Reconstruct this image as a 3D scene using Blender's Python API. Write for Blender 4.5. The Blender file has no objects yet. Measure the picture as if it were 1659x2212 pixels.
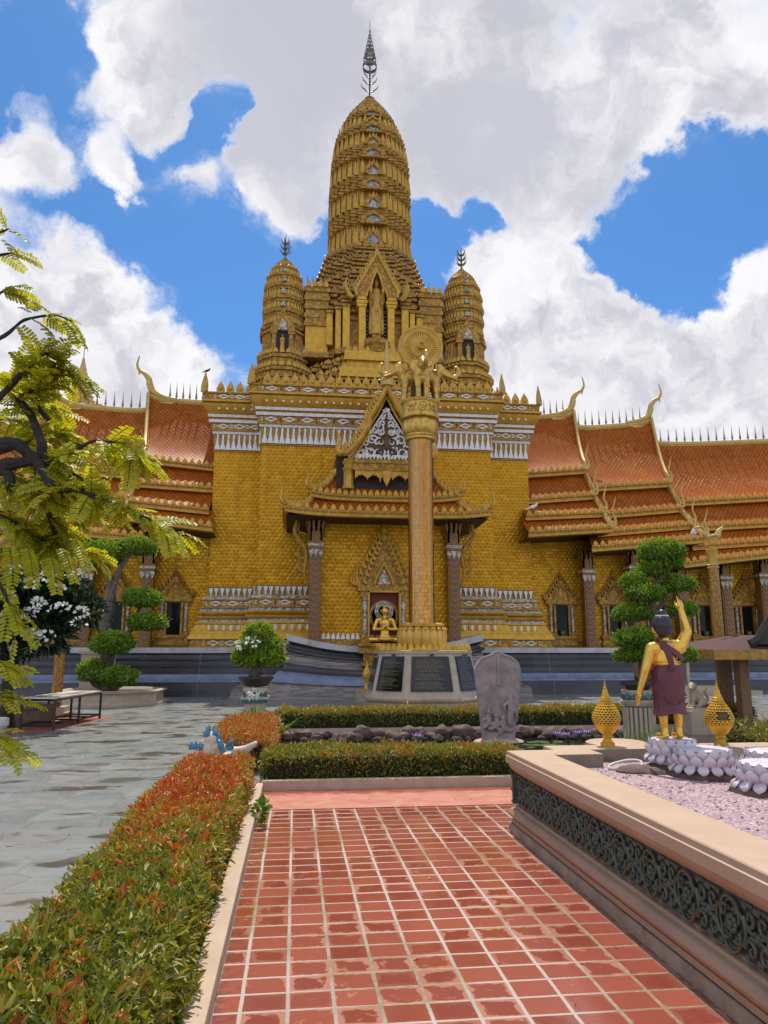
import bpy, bmesh, math, random
import numpy as np
from mathutils import Vector, Matrix, noise as mnoise
random.seed(7); RNG = np.random.default_rng(7)
R = math.radians; PI = math.pi
SC = bpy.context.scene; COL = SC.collection

# ------------------------------------------------------------------ camera, light, exposure
PITCH, YAW, EYE, FPX = R(10.6045), R(6.7221), 1.6, 1597.0
cd = bpy.data.cameras.new('camera'); cam = bpy.data.objects.new('camera', cd); COL.objects.link(cam)
cd.sensor_fit = 'VERTICAL'; cd.sensor_height = 36.0; cd.lens = 26.0; cd.clip_start = 0.05; cd.clip_end = 3000
cam.location = (0, 0, EYE); cam.rotation_euler = (R(90) + PITCH, 0, -YAW); SC.camera = cam
SC.view_settings.view_transform = 'Standard'; SC.view_settings.look = 'None'
SC.view_settings.exposure = 0.52; SC.view_settings.gamma = 1.0
SUN_EL, SUN_AZ = R(66), R(6)          # azimuth measured from +Y towards +X: high, behind the temple
ld = bpy.data.lights.new('sun', 'SUN'); sun = bpy.data.objects.new('sun', ld); COL.objects.link(sun)
ld.energy = 3.0; ld.angle = R(0.6); ld.color = (1.0, 0.93, 0.82)
sun.rotation_euler = (R(90) - SUN_EL, 0, -SUN_AZ + PI)
sdir = Vector((math.sin(SUN_AZ) * math.cos(SUN_EL), math.cos(SUN_AZ) * math.cos(SUN_EL), math.sin(SUN_EL)))
sun.rotation_euler = sdir.to_track_quat('Z', 'Y').to_euler()

# the photograph measured in a 1659 x 2212 grid: a measured point plus a known distance gives a place
def ray(px, py):
    v = ((px - 829.5), -(py - 1106.0), FPX)
    c, s = math.cos(PITCH), math.sin(PITCH)
    z = v[1] * c + v[2] * s; y = -v[1] * s + v[2] * c; x = v[0]
    c, s = math.cos(YAW), math.sin(YAW)
    return Vector((x * c + y * s, -x * s + y * c, z)).normalized()
def at(px, py, Y):
    r = ray(px, py); t = Y / r.y
    return Vector((r.x * t, Y, EYE + r.z * t))
def zat(px, py, Y): return at(px, py, Y).z
def xat(px, py, Y): return at(px, py, Y).x
def G(px, py, z=0.0):
    r = ray(px, py); t = (z - EYE) / r.z
    return Vector((r.x * t, r.y * t, z))

# ------------------------------------------------------------------ node helper
class NT:
    def __init__(s, tree): s.t = tree; s.n = tree.nodes; s.l = tree.links
    def new(s, typ, **kw):
        n = s.n.new(typ)
        for k, v in kw.items(): setattr(n, k, v)
        return n
    def put(s, sock, v):
        if isinstance(v, bpy.types.NodeSocket): s.l.new(v, sock)
        elif v is not None:
            if sock.type == 'RGBA' and not hasattr(v, '__len__'): v = (v, v, v, 1)
            if sock.type == 'RGBA' and len(v) == 3: v = (*v, 1)
            sock.default_value = v
    def m(s, op, a, b=None, c=None, clamp=False):
        n = s.new('ShaderNodeMath', operation=op, use_clamp=clamp)
        for i, v in enumerate((a, b, c)): s.put(n.inputs[i], v)
        return n.outputs[0]
    def vm(s, op, a, b=None, scale=None):
        n = s.new('ShaderNodeVectorMath', operation=op)
        s.put(n.inputs[0], a)
        if b is not None: s.put(n.inputs[1], b)
        if scale is not None: s.put(n.inputs['Scale'], scale)
        return n.outputs['Value'] if op in ('DOT_PRODUCT', 'LENGTH', 'DISTANCE') else n.outputs[0]
    def mix(s, f, a, b, blend='MIX'):
        n = s.new('ShaderNodeMix', data_type='RGBA', blend_type=blend)
        s.put(n.inputs[0], f); s.put(n.inputs[6], a); s.put(n.inputs[7], b)
        return n.outputs[2]
    def noise(s, vec, scale, detail=3, rough=.5, col=False, dist=0):
        n = s.new('ShaderNodeTexNoise'); s.put(n.inputs['Vector'], vec)
        s.put(n.inputs['Scale'], scale); s.put(n.inputs['Detail'], detail); s.put(n.inputs['Roughness'], rough); s.put(n.inputs['Distortion'], dist)
        return n.outputs['Color' if col else 'Fac']
    def vor(s, vec, scale, feature='F1', out='Distance', rnd=1.0):
        n = s.new('ShaderNodeTexVoronoi', feature=feature); s.put(n.inputs['Vector'], vec); s.put(n.inputs['Scale'], scale); s.put(n.inputs['Randomness'], rnd)
        return n.outputs[out]
    def white(s, vec):
        n = s.new('ShaderNodeTexWhiteNoise', noise_dimensions='3D'); s.put(n.inputs['Vector'], vec); return n.outputs['Value']
    def ramp(s, f, a, b, lo=0.0, hi=1.0, smooth=True):
        n = s.new('ShaderNodeMapRange', interpolation_type='SMOOTHSTEP' if smooth else 'LINEAR')
        s.put(n.inputs[0], f); s.put(n.inputs[1], a); s.put(n.inputs[2], b); s.put(n.inputs[3], lo); s.put(n.inputs[4], hi)
        return n.outputs[0]
    def cramp(s, f, stops):
        n = s.new('ShaderNodeValToRGB'); s.put(n.inputs[0], f); e = n.color_ramp.elements
        while len(e) < len(stops): e.new(0.5)
        for i, (p, c) in enumerate(stops): e[i].position = p; e[i].color = (*c, 1)
        return n.outputs[0]
    def obj(s): return s.new('ShaderNodeTexCoord').outputs['Object']
    def pos(s): return s.new('ShaderNodeNewGeometry').outputs['Position']
    def island(s): return s.new('ShaderNodeNewGeometry').outputs['Random Per Island']
    def sep(s, v):
        n = s.new('ShaderNodeSeparateXYZ'); s.put(n.inputs[0], v); return n.outputs
    def comb(s, x, y, z):
        n = s.new('ShaderNodeCombineXYZ')
        for i, v in enumerate((x, y, z)): s.put(n.inputs[i], v)
        return n.outputs[0]
    def bump(s, h, strength=.5, dist=.02, normal=None):
        n = s.new('ShaderNodeBump'); s.put(n.inputs['Height'], h); s.put(n.inputs['Strength'], strength); s.put(n.inputs['Distance'], dist)
        if normal is not None: s.put(n.inputs['Normal'], normal)
        return n.outputs[0]

# ------------------------------------------------------------------ sky: Nishita air with procedural clouds placed by direction
w = bpy.data.worlds.new('World'); SC.world = w; w.use_nodes = True
T = NT(w.node_tree); T.n.clear()
sky = T.new('ShaderNodeTexSky', sky_type='NISHITA', sun_disc=False)
sky.sun_elevation = SUN_EL; sky.sun_rotation = SUN_AZ; sky.air_density = 1.0; sky.dust_density = 0.6; sky.ozone_density = 2.5
SKYS = 0.085
gen = T.new('ShaderNodeTexCoord').outputs['Generated']
d0 = T.vm('NORMALIZE', gen)
wn = T.noise(d0, 5.5, 7, .62, col=True)
wv = T.vm('SUBTRACT', wn, (.5, .5, .5))
d1 = T.vm('NORMALIZE', T.vm('ADD', d0, T.vm('SCALE', wv, scale=.20)))
PUFF = [ # px, py, radius px, weight
 (215, 110, 130, 1.0), (330, 190, 100, .8), (400, 110, 160, .9), (330, 40, 150, .8), (620, 60, 240, 1.0), (640, 230, 110, .8), (690, 340, 90, .7), (860, 120, 300, 1.0), (1000, 250, 190, .9), (950, 350, 90, .6), (1120, 330, 90, .8),
 (1250, 110, 260, 1.0), (1270, 260, 120, .8), (1420, 220, 120, .8), (1560, 80, 240, 1.0), (1600, 240, 110, .8),
 (45, 330, 100, 1.1), (130, 370, 50, .5), (235, 325, 72, 1.0), (270, 370, 50, .7), (395, 405, 78, .85), (500, 385, 95, .85), (560, 330, 60, .6), (625, 470, 85, .9), (665, 420, 60, .6), (35, 195, 45, .4), (590, 260, 60, .5),
 (1180, 470, 95, 1.0), (1290, 430, 80, .8), (1090, 590, 95, 1.0), (1200, 600, 90, .9), (1290, 590, 55, .7), (970, 455, 42, .6), (1050, 520, 55, .6), (1395, 392, 34, .5), (985, 620, 45, .55),
 (40, 600, 190, 1.0), (170, 660, 150, 1.0), (280, 740, 150, 1.0), (370, 800, 110, 1.0), (60, 860, 260, 1.0), (400, 900, 140, .8), (215, 560, 80, .55), (545, 775, 45, .5),
 (1150, 770, 130, 1.0), (1270, 730, 110, 1.0), (1380, 740, 120, 1.0), (1120, 900, 170, .9), (1600, 720, 150, 1.0), (1640, 600, 100, 1.0), (1500, 900, 190, 1.0), (1300, 950, 240, 1.0), (1640, 880, 200, 1.0)]
HOLE = [(60, 60, 100, -.8), (490, 250, 75, -.9), (440, 290, 60, -.5), (160, 480, 130, -.6), (400, 570, 190, -.8), (560, 640, 150, -.7), (1560, 440, 150, -1.0), (1420, 520, 110, -.9), (1420, 600, 90, -.7), (1500, 650, 50, -.6), (925, 530, 85, -.8), (1420, 680, 60, -.5), (1390, 470, 70, -.6), (700, 540, 90, -.6), (1150, 10, 45, -.6), (1180, 130, 60, -.35), (1040, 440, 50, -.4), (1420, 810, 45, -.45), (1180, 520, 40, -.25)]
def blob(px, py, r, wgt, src):
    r = r * 1.0; b = ray(px, py); off = math.hypot(px - 829.5, py - 1106); cosv = FPX / math.hypot(FPX, off)
    ang = r / FPX * cosv * (cosv ** .5)
    dt = T.vm('DOT_PRODUCT', src, tuple(b))
    return T.ramp(dt, math.cos(ang * 1.35), math.cos(ang * .25), 0, wgt)
cov = None
for p in PUFF + HOLE:
    o = blob(*p, d1); cov = o if cov is None else T.m('ADD', cov, o)
fwd = ray(829, 800)
back = T.ramp(T.vm('DOT_PRODUCT', d0, tuple(fwd)), .62, .3, 0, .62)
cov = T.m('ADD', cov, back)
fbm = T.noise(d0, 7.0, 9, .6); fine = T.noise(d0, 22.0, 6, .65)
cov = T.m('ADD', cov, T.m('MULTIPLY', T.m('SUBTRACT', fbm, .5), .95))
cov = T.m('ADD', cov, T.m('MULTIPLY', T.m('SUBTRACT', fine, .5), .6))
mask = T.ramp(cov, .16, 1.08)
wsp = T.ramp(T.noise(T.vm('MULTIPLY', d0, (1, 1, 1.8)), 6.5, 8, .64, dist=.8), .50, .80)      # thin torn veils round the clouds
mask = T.m('MAXIMUM', mask, T.m('MULTIPLY', T.m('MULTIPLY', wsp, T.ramp(cov, -.30, .30)), .8))
thick = T.ramp(cov, .5, 1.3)
gray = None
for p in [(560, 90, 260, .8), (850, 190, 330, .9), (1150, 190, 260, .6), (1330, 60, 150, .25), (160, 900, 200, .2), (1300, 900, 150, .25), (1560, 880, 130, .25)]:
    o = blob(*p, d1); gray = o if gray is None else T.m('ADD', gray, o)
lump = T.noise(d1, 6.0, 6, .6)
gray = T.m('MULTIPLY', T.m('MULTIPLY', gray, T.ramp(cov, .45, 1.15)), T.ramp(lump, .34, .62, .2, 1.0), clamp=True)
relief = T.m('SUBTRACT', T.noise(d1, 7.0, 6, .58), T.noise(T.vm('ADD', d1, (.012, .02, .045)), 7.0, 6, .58))   # billows are bright above, grey beneath
gray2 = T.m('MULTIPLY', T.ramp(relief, .09, -.16), T.m('ADD', .25, T.m('MULTIPLY', thick, .75)))
CW, CG = (.97, .96, .985), (.58, .58, .65)
ccol = T.mix(gray, CW, CG); ccol = T.mix(gray2, ccol, (.60, .60, .68))
rear_fill = T.ramp(T.vm('DOT_PRODUCT', d0, tuple(fwd)), .3, -.3, 1.0, 1.6)      # unseen clouds behind the camera, brightened as added fill for the facade
ccol = T.vm('SCALE', ccol, scale=rear_fill)
E_ = 2 ** SC.view_settings.exposure
ccol = T.vm('SCALE', ccol, scale=1.0 / E_ / SKYS)
skyc = T.mix(1.0, sky.outputs[0], (.44, .80, 1.12), 'MULTIPLY')
bg = T.new('ShaderNodeBackground'); bg.inputs[1].default_value = SKYS
T.l.new(T.mix(mask, skyc, ccol), bg.inputs[0])
T.l.new(bg.outputs[0], T.new('ShaderNodeOutputWorld').inputs[0])

# ------------------------------------------------------------------ materials
MATS = {}
def newmat(name):
    m = bpy.data.materials.new(name); m.use_nodes = True; t = NT(m.node_tree)
    b = t.n['Principled BSDF']; MATS[name] = m
    return m, t, b
def simple(name, col, rough=.5, metal=0.0, var=.12, vscale=6.0, bump=0.0, bscale=40.0, spec=None, dirt=None, dscale=3.0, coat=0):
    m, t, b = newmat(name); p = t.pos()
    n = t.noise(p, vscale, 5, .6)
    lo = tuple(c * (1 - var) for c in col); hi = tuple(min(1, c * (1 + var)) for c in col)
    c = t.mix(t.ramp(n, .3, .7), lo, hi)
    if dirt is not None: c = t.mix(t.m('MULTIPLY', t.ramp(t.noise(p, dscale, 6, .65), .52, .75), .7), c, dirt)
    t.put(b.inputs['Base Color'], c); b.inputs['Roughness'].default_value = rough; b.inputs['Metallic'].default_value = metal
    if spec is not None: b.inputs['Specular IOR Level'].default_value = spec
    if coat: b.inputs['Coat Weight'].default_value = coat; b.inputs['Coat Roughness'].default_value = .15
    if bump: t.put(b.inputs['Normal'], t.bump(t.noise(p, bscale, 5, .65), bump, .01))
    return m
GOLD = (.60, .34, .045)
simple('gold_trim', (.56, .31, .034), .42, .2, .18, 4, .25, 60)
simple('gold_pale', (.58, .39, .11), .45, .15, .12, 4, .15, 60)
simple('gold_dark', (.40, .21, .035), .5, .2, .3, 9, .5, 45)
simple('gold_bright', (.64, .36, .03), .38, .3, .15, 5, .12, 50)
simple('gold_old', (.50, .29, .05), .45, .35, .2, 6, .2, 50)
simple('gold_statue', (.80, .48, .085), .27, .8, .12, 7, .06, 60)
simple('gold_capital', (.62, .38, .08), .36, .55, .25, 7, .15, 60, dirt=(.25, .13, .03), dscale=6)
simple('gold_orange', (.66, .385, .07), .38, .2, .12, 5, .1, 50)
simple('silver_gold', (.62, .52, .33), .25, .6, .3, 30, .3, 80)
simple('bronze_dark', (.10, .06, .025), .45, .3, .3, 20, .3, 60)
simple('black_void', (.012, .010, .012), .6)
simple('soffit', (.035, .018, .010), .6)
simple('dark_metal', (.06, .055, .05), .45, .5)
simple('spire_metal', (.17, .15, .12), .4, .6)
simple('spike_metal', (.30, .24, .18), .45, .5)
simple('red_panel', (.16, .015, .012), .5)
simple('purple_inlay', (.13, .075, .12), .3, .1, .3, 30)
simple('pillar_gold', (.235, .118, .028), .4, .3, .25, 14, .5, 50)
simple('stone_pale', (.47, .36, .26), .6, 0, .12, 5, .2, 60, dirt=(.33, .26, .2), dscale=4)
simple('stone_stele', (.36, .28, .262), .85, 0, .2, 6, .5, 40, dirt=(.17, .13, .14), dscale=5)
simple('concrete', (.50, .38, .28), .8, 0, .10, 7, .3, 70, dirt=(.36, .27, .2), dscale=3)
simple('planter_paint', (.50, .345, .225), .55, 0, .06, 3, .12, 80, dirt=(.42, .30, .215), dscale=2.5)
simple('planter_side', (.42, .265, .16), .5, 0, .08, 3, .12, 80, dirt=(.33, .2, .12), dscale=2.5)
simple('inner_face', (.24, .185, .14), .85, 0, .2, 5, .3, 50, dirt=(.10, .08, .065), dscale=5)
simple('planter_foot', (.36, .27, .19), .75, 0, .15, 5, .3, 60, dirt=(.12, .10, .08), dscale=7)
simple('kerb_paint', (.50, .37, .26), .7, 0, .08, 5, .25, 90, dirt=(.45, .34, .25), dscale=3)
simple('rock', (.125, .078, .058), .8, 0, .45, 7, .8, 25)
simple('rock_dark', (.07, .045, .035), .85, 0, .4, 9, .8, 25)
simple('bark', (.13, .10, .085), .9, 0, .35, 14, .9, 40)
simple('twig_grey', (.24, .20, .17), .8)
simple('bark_dark', (.035, .027, .022), .9, 0, .4, 20, .9, 70)
simple('white_petal', (.62, .545, .58), .5, 0, .1, 8, .15, 60, dirt=(.42, .35, .42), dscale=9)
simple('blue_glaze', (.07, .18, .29), .3, 0, .35, 20, .3, 60)
simple('cream', (.62, .50, .38), .55, 0, .12, 10, .2, 60)
simple('hair_dark', (.028, .018, .026), .28, 0, .3, 20, .2, 80)
simple('robe', (.115, .024, .036), .5, 0, .15, 10, .15, 60)
simple('pot_black', (.03, .02, .018), .35, 0, .3, 12)
simple('pot_brown', (.22, .15, .11), .6, 0, .2, 9, .3)
simple('teal_glaze', (.02, .12, .11), .3, 0, .4, 14)
simple('white_glaze', (.55, .52, .46), .4)
simple('black_frame', (.02, .016, .015), .45)
simple('board_face', (.62, .56, .45), .5)
simple('wood_brown', (.20, .10, .045), .55, 0, .2, 10, .3)
simple('wood_roof', (.075, .026, .022), .85, 0, .3, 22, .6, 30)
simple('flower_white', (.75, .73, .66), .6)
simple('flower_purple', (.30, .20, .55), .6)
simple('plaque_black', (.008, .008, .012), .09, 0, .1, 5, spec=.5)
simple('letter_gold', (.20, .145, .055), .5)
simple('soil', (.05, .035, .028), .95, 0, .4, 18, .8, 40)
simple('hose', (.55, .50, .48), .5)
simple('roof_box', (.13, .12, .13), .7)
simple('green_glaze', (.10, .14, .03), .4)
simple('rust_red', (.30, .09, .05), .8, 0, .3, 20, .4, 60)
simple('bird_black', (.03, .035, .05), .6)
simple('bird_white', (.8, .78, .75), .7)

def m_goldwall(name='gold_wall', c1=(.60, .278, .009), c2=(.70, .355, .017), c3=(.20, .075, .005), tw=.19, th=.138, st=.24):
    m, t, b = newmat(name); x, y, z = t.sep(t.pos())[:3]
    v = t.m('DIVIDE', z, th); row = t.m('FLOOR', v); fv = t.m('FRACT', v)
    u = t.m('ADD', t.m('DIVIDE', t.m('ADD', x, y), tw), t.m('MULTIPLY', t.m('MODULO', row, 2.0), .5)); fu = t.m('FRACT', u); cu = t.m('FLOOR', u)
    du = t.m('ABSOLUTE', t.m('SUBTRACT', fu, .5)); dv = t.m('ABSOLUTE', t.m('SUBTRACT', fv, .5))
    rnd = t.white(t.comb(cu, row, 3.0))
    joint = t.m('MAXIMUM', t.ramp(du, .40, .5), t.ramp(dv, .36, .5))
    notch = t.m('MULTIPLY', t.ramp(t.m('ADD', du, t.m('MULTIPLY', fv, .55)), .34, .2), t.ramp(fv, .03, .12))
    stud = t.m('MULTIPLY', t.ramp(du, .3, .1), t.ramp(dv, .35, .1))
    big = t.noise(t.pos(), .45, 4, .6)
    c = t.mix(rnd, c1, c2); c = t.mix(t.ramp(big, .35, .7, 0, .35), c, tuple(q * .62 for q in c1))
    stk = t.noise(t.comb(t.m('MULTIPLY', t.m('ADD', x, y), 2.6), 0, t.m('MULTIPLY', z, .28)), 1.0, 6, .68)
    c = t.mix(t.ramp(stk, .52, .72, 0, .38), c, tuple(q * .48 for q in c1)); c = t.mix(t.ramp(t.noise(t.pos(), 1.7, 5, .65), .55, .75, 0, .35), c, tuple(min(1, q * 1.25) for q in c2))
    c = t.mix(t.m('MULTIPLY', joint, .35), c, c3); c = t.mix(t.m('MULTIPLY', notch, .6), c, c3)
    t.put(b.inputs['Base Color'], c); b.inputs['Metallic'].default_value = .45; b.inputs['Specular IOR Level'].default_value = .25
    t.put(b.inputs['Roughness'], t.ramp(t.white(t.comb(cu, row, 9.0)), 0, 1, .22, .55))
    h = t.m('SUBTRACT', t.m('SUBTRACT', stud, joint), t.m('MULTIPLY', notch, .8))
    h = t.m('ADD', h, t.m('MULTIPLY', rnd, .35))
    t.put(b.inputs['Normal'], t.bump(h, st, .035)); return m
m_goldwall()
m_goldwall('gold_niche', (.66, .40, .06), (.72, .46, .08), (.5, .28, .04), .8, .6, .1)
def m_ornate(name, c1, c2, scale, metal=.25):
    m, t, b = newmat(name); p = t.pos()
    a = t.vor(p, scale, 'SMOOTH_F1'); e = t.noise(p, scale * 1.7, 4, .6); f = t.m('ADD', a, t.m('MULTIPLY', e, .5))
    t.put(b.inputs['Base Color'], t.mix(t.ramp(f, .35, .85), c1, c2)); b.inputs['Roughness'].default_value = .42; b.inputs['Metallic'].default_value = metal
    t.put(b.inputs['Normal'], t.bump(f, -.8, .03)); return m
m_ornate('gold_ornate', (.55, .31, .036), (.29, .135, .014), 9)
m_ornate('prang_gold', (.52, .295, .036), (.30, .15, .016), 7)
m_ornate('gold_dotted', (.52, .28, .05), (.26, .12, .02), 24)
m_ornate('prang_brown', (.47, .26, .034), (.25, .12, .016), 8)
def m_mosaic(name, c1, c2, scale, lo=.12, hi=.5):
    m, t, b = newmat(name); p = t.pos()
    r = t.vor(p, scale, 'F1', 'Color'); n = t.noise(p, 2.5, 4, .6)
    rr = t.sep(r)[0]
    c = t.mix(rr, c1, c2); c = t.mix(t.ramp(n, .55, .8, 0, .4), c, tuple(q * .6 for q in c2))
    t.put(b.inputs['Base Color'], c); t.put(b.inputs['Roughness'], t.ramp(rr, 0, 1, lo, hi)); b.inputs['Metallic'].default_value = .15
    nv = t.vm('SCALE', t.vm('SUBTRACT', r, (.5, .5, .5)), scale=.35)
    g = t.new('ShaderNodeNewGeometry').outputs['Normal']
    t.put(b.inputs['Normal'], t.vm('NORMALIZE', t.vm('ADD', g, nv))); return m
m_mosaic('white_mosaic', (.86, .84, .82), (.66, .64, .62), 28)
m_mosaic('mirror_mosaic', (.55, .53, .50), (.12, .10, .10), 16, .06, .3)
m_mosaic('colonette_mosaic', (.62, .58, .52), (.24, .17, .10), 14, .1, .4)
m_mosaic('shaft_mosaic', (.60, .36, .12), (.36, .17, .05), 20, .14, .32)
MATS['shaft_mosaic'].node_tree.nodes['Principled BSDF'].inputs['Metallic'].default_value = .8
def m_shaft():
    m, t, b = newmat('column_shaft'); p = t.pos(); x, y, z = t.sep(p)[:3]
    cx = t.m('SUBTRACT', x, 3.66); cy = t.m('SUBTRACT', y, 21.6)
    ang = t.m('ARCTAN2', cx, cy)
    q = t.comb(t.m('MULTIPLY', ang, 7), 0, t.m('MULTIPLY', z, 9)); cell = t.comb(t.m('FLOOR', t.m('MULTIPLY', ang, 9)), 0, t.m('FLOOR', t.m('MULTIPLY', z, 8)))
    r = t.white(cell); strip = t.white(t.comb(t.m('FLOOR', t.m('MULTIPLY', ang, 2.6)), 1, 1))
    c = t.mix(r, (.56, .255, .045), (.40, .16, .026)); c = t.mix(t.m('MULTIPLY', strip, .45), c, (.42, .30, .16))
    c = t.mix(t.m('MULTIPLY', t.ramp(t.noise(t.comb(t.m('MULTIPLY', ang, 2), 0, z), 1.3, 5, .65), .52, .72), .5), c, (.42, .13, .04))
    fx = t.m('ABSOLUTE', t.m('SUBTRACT', t.m('FRACT', t.m('MULTIPLY', ang, 9)), .5)); fz = t.m('ABSOLUTE', t.m('SUBTRACT', t.m('FRACT', t.m('MULTIPLY', z, 8)), .5))
    j = t.m('MAXIMUM', t.ramp(fx, .42, .5), t.ramp(fz, .42, .5))
    c = t.mix(t.m('MULTIPLY', j, .15), c, (.14, .07, .02))
    t.put(b.inputs['Base Color'], c); b.inputs['Metallic'].default_value = .95; t.put(b.inputs['Roughness'], t.ramp(r, 0, 1, .10, .22))
    t.put(b.inputs['Normal'], t.bump(t.m('SUBTRACT', t.m('MULTIPLY', r, .5), j), .15, .008)); return m
m_shaft()
def m_roof():
    m, t, b = newmat('roof_tile'); x, y, z = t.sep(t.pos())[:3]
    a = t.m('DIVIDE', x, .20); c_ = t.m('DIVIDE', t.m('ADD', z, t.m('MULTIPLY', y, .6)), .30)
    p, q = t.m('ADD', a, c_), t.m('SUBTRACT', a, c_)
    fp, fq = t.m('FRACT', p), t.m('FRACT', q)
    rnd = t.white(t.comb(t.m('FLOOR', p), t.m('FLOOR', q), 1.0))
    edge = t.m('MINIMUM', fp, t.m('SUBTRACT', 1.0, fq))
    dark = t.ramp(edge, .22, .06)
    col = t.mix(rnd, (.47, .120, .008), (.35, .078, .007))
    col = t.mix(t.ramp(t.noise(t.pos(), .8, 5, .65), .45, .75, 0, .55), col, (.52, .20, .035))
    col = t.mix(t.m('MULTIPLY', t.ramp(t.noise(t.pos(), 2.6, 5, .7), .6, .75), .4), col, (.14, .05, .025))
    col = t.mix(t.m('MULTIPLY', dark, .85), col, (.07, .022, .01))
    t.put(b.inputs['Base Color'], col); t.put(b.inputs['Roughness'], t.ramp(rnd, 0, 1, .30, .46)); b.inputs['Specular IOR Level'].default_value = .09
    h = t.m('SUBTRACT', t.m('MULTIPLY', t.m('ADD', fp, t.m('SUBTRACT', 1.0, fq)), .5), t.m('MULTIPLY', dark, .6))
    h = t.m('ADD', h, t.m('MULTIPLY', rnd, .25))
    t.put(b.inputs['Normal'], t.bump(h, .4, .02)); return m
m_roof()
def m_plinth():
    m, t, b = newmat('plinth_granite'); p = t.pos(); x, y, z = t.sep(p)[:3]
    n = t.noise(t.comb(t.m('MULTIPLY', x, .7), y, t.m('MULTIPLY', z, 7)), 2.2, 6, .7); blk = t.white(t.comb(t.m('FLOOR', t.m('DIVIDE', x, .9)), t.m('FLOOR', t.m('DIVIDE', z, .25)), 0.0))
    c = t.mix(blk, (.030, .029, .038), (.065, .056, .060)); c = t.mix(t.ramp(n, .55, .78, 0, .45), c, (.24, .18, .15)); c = t.mix(t.ramp(n, .42, .25, 0, .6), c, (.03, .03, .04))
    t.put(b.inputs['Base Color'], c); t.put(b.inputs['Roughness'], t.ramp(n, .3, .7, .12, .4)); return m
m_plinth()
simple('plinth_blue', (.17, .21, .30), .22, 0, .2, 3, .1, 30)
def m_plinth2():
    m, t, b = newmat('plinth_weathered'); p = t.pos(); x, y, z = t.sep(p)[:3]
    n = t.noise(t.comb(t.m('MULTIPLY', x, .6), y, t.m('MULTIPLY', z, 8)), 2.4, 6, .7)
    c = t.mix(t.ramp(n, .35, .65), (.10, .095, .10), (.36, .28, .24)); c = t.mix(t.ramp(t.noise(p, 5, 5, .6), .5, .7, 0, .5), c, (.2, .2, .2))
    t.put(b.inputs['Base Color'], c); t.put(b.inputs['Roughness'], t.ramp(n, .3, .7, .15, .45)); return m
m_plinth2()
simple('white_band', (.52, .50, .50), .5, 0, .15, 3, .2, 30, dirt=(.25, .24, .25), dscale=1.6)
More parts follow.
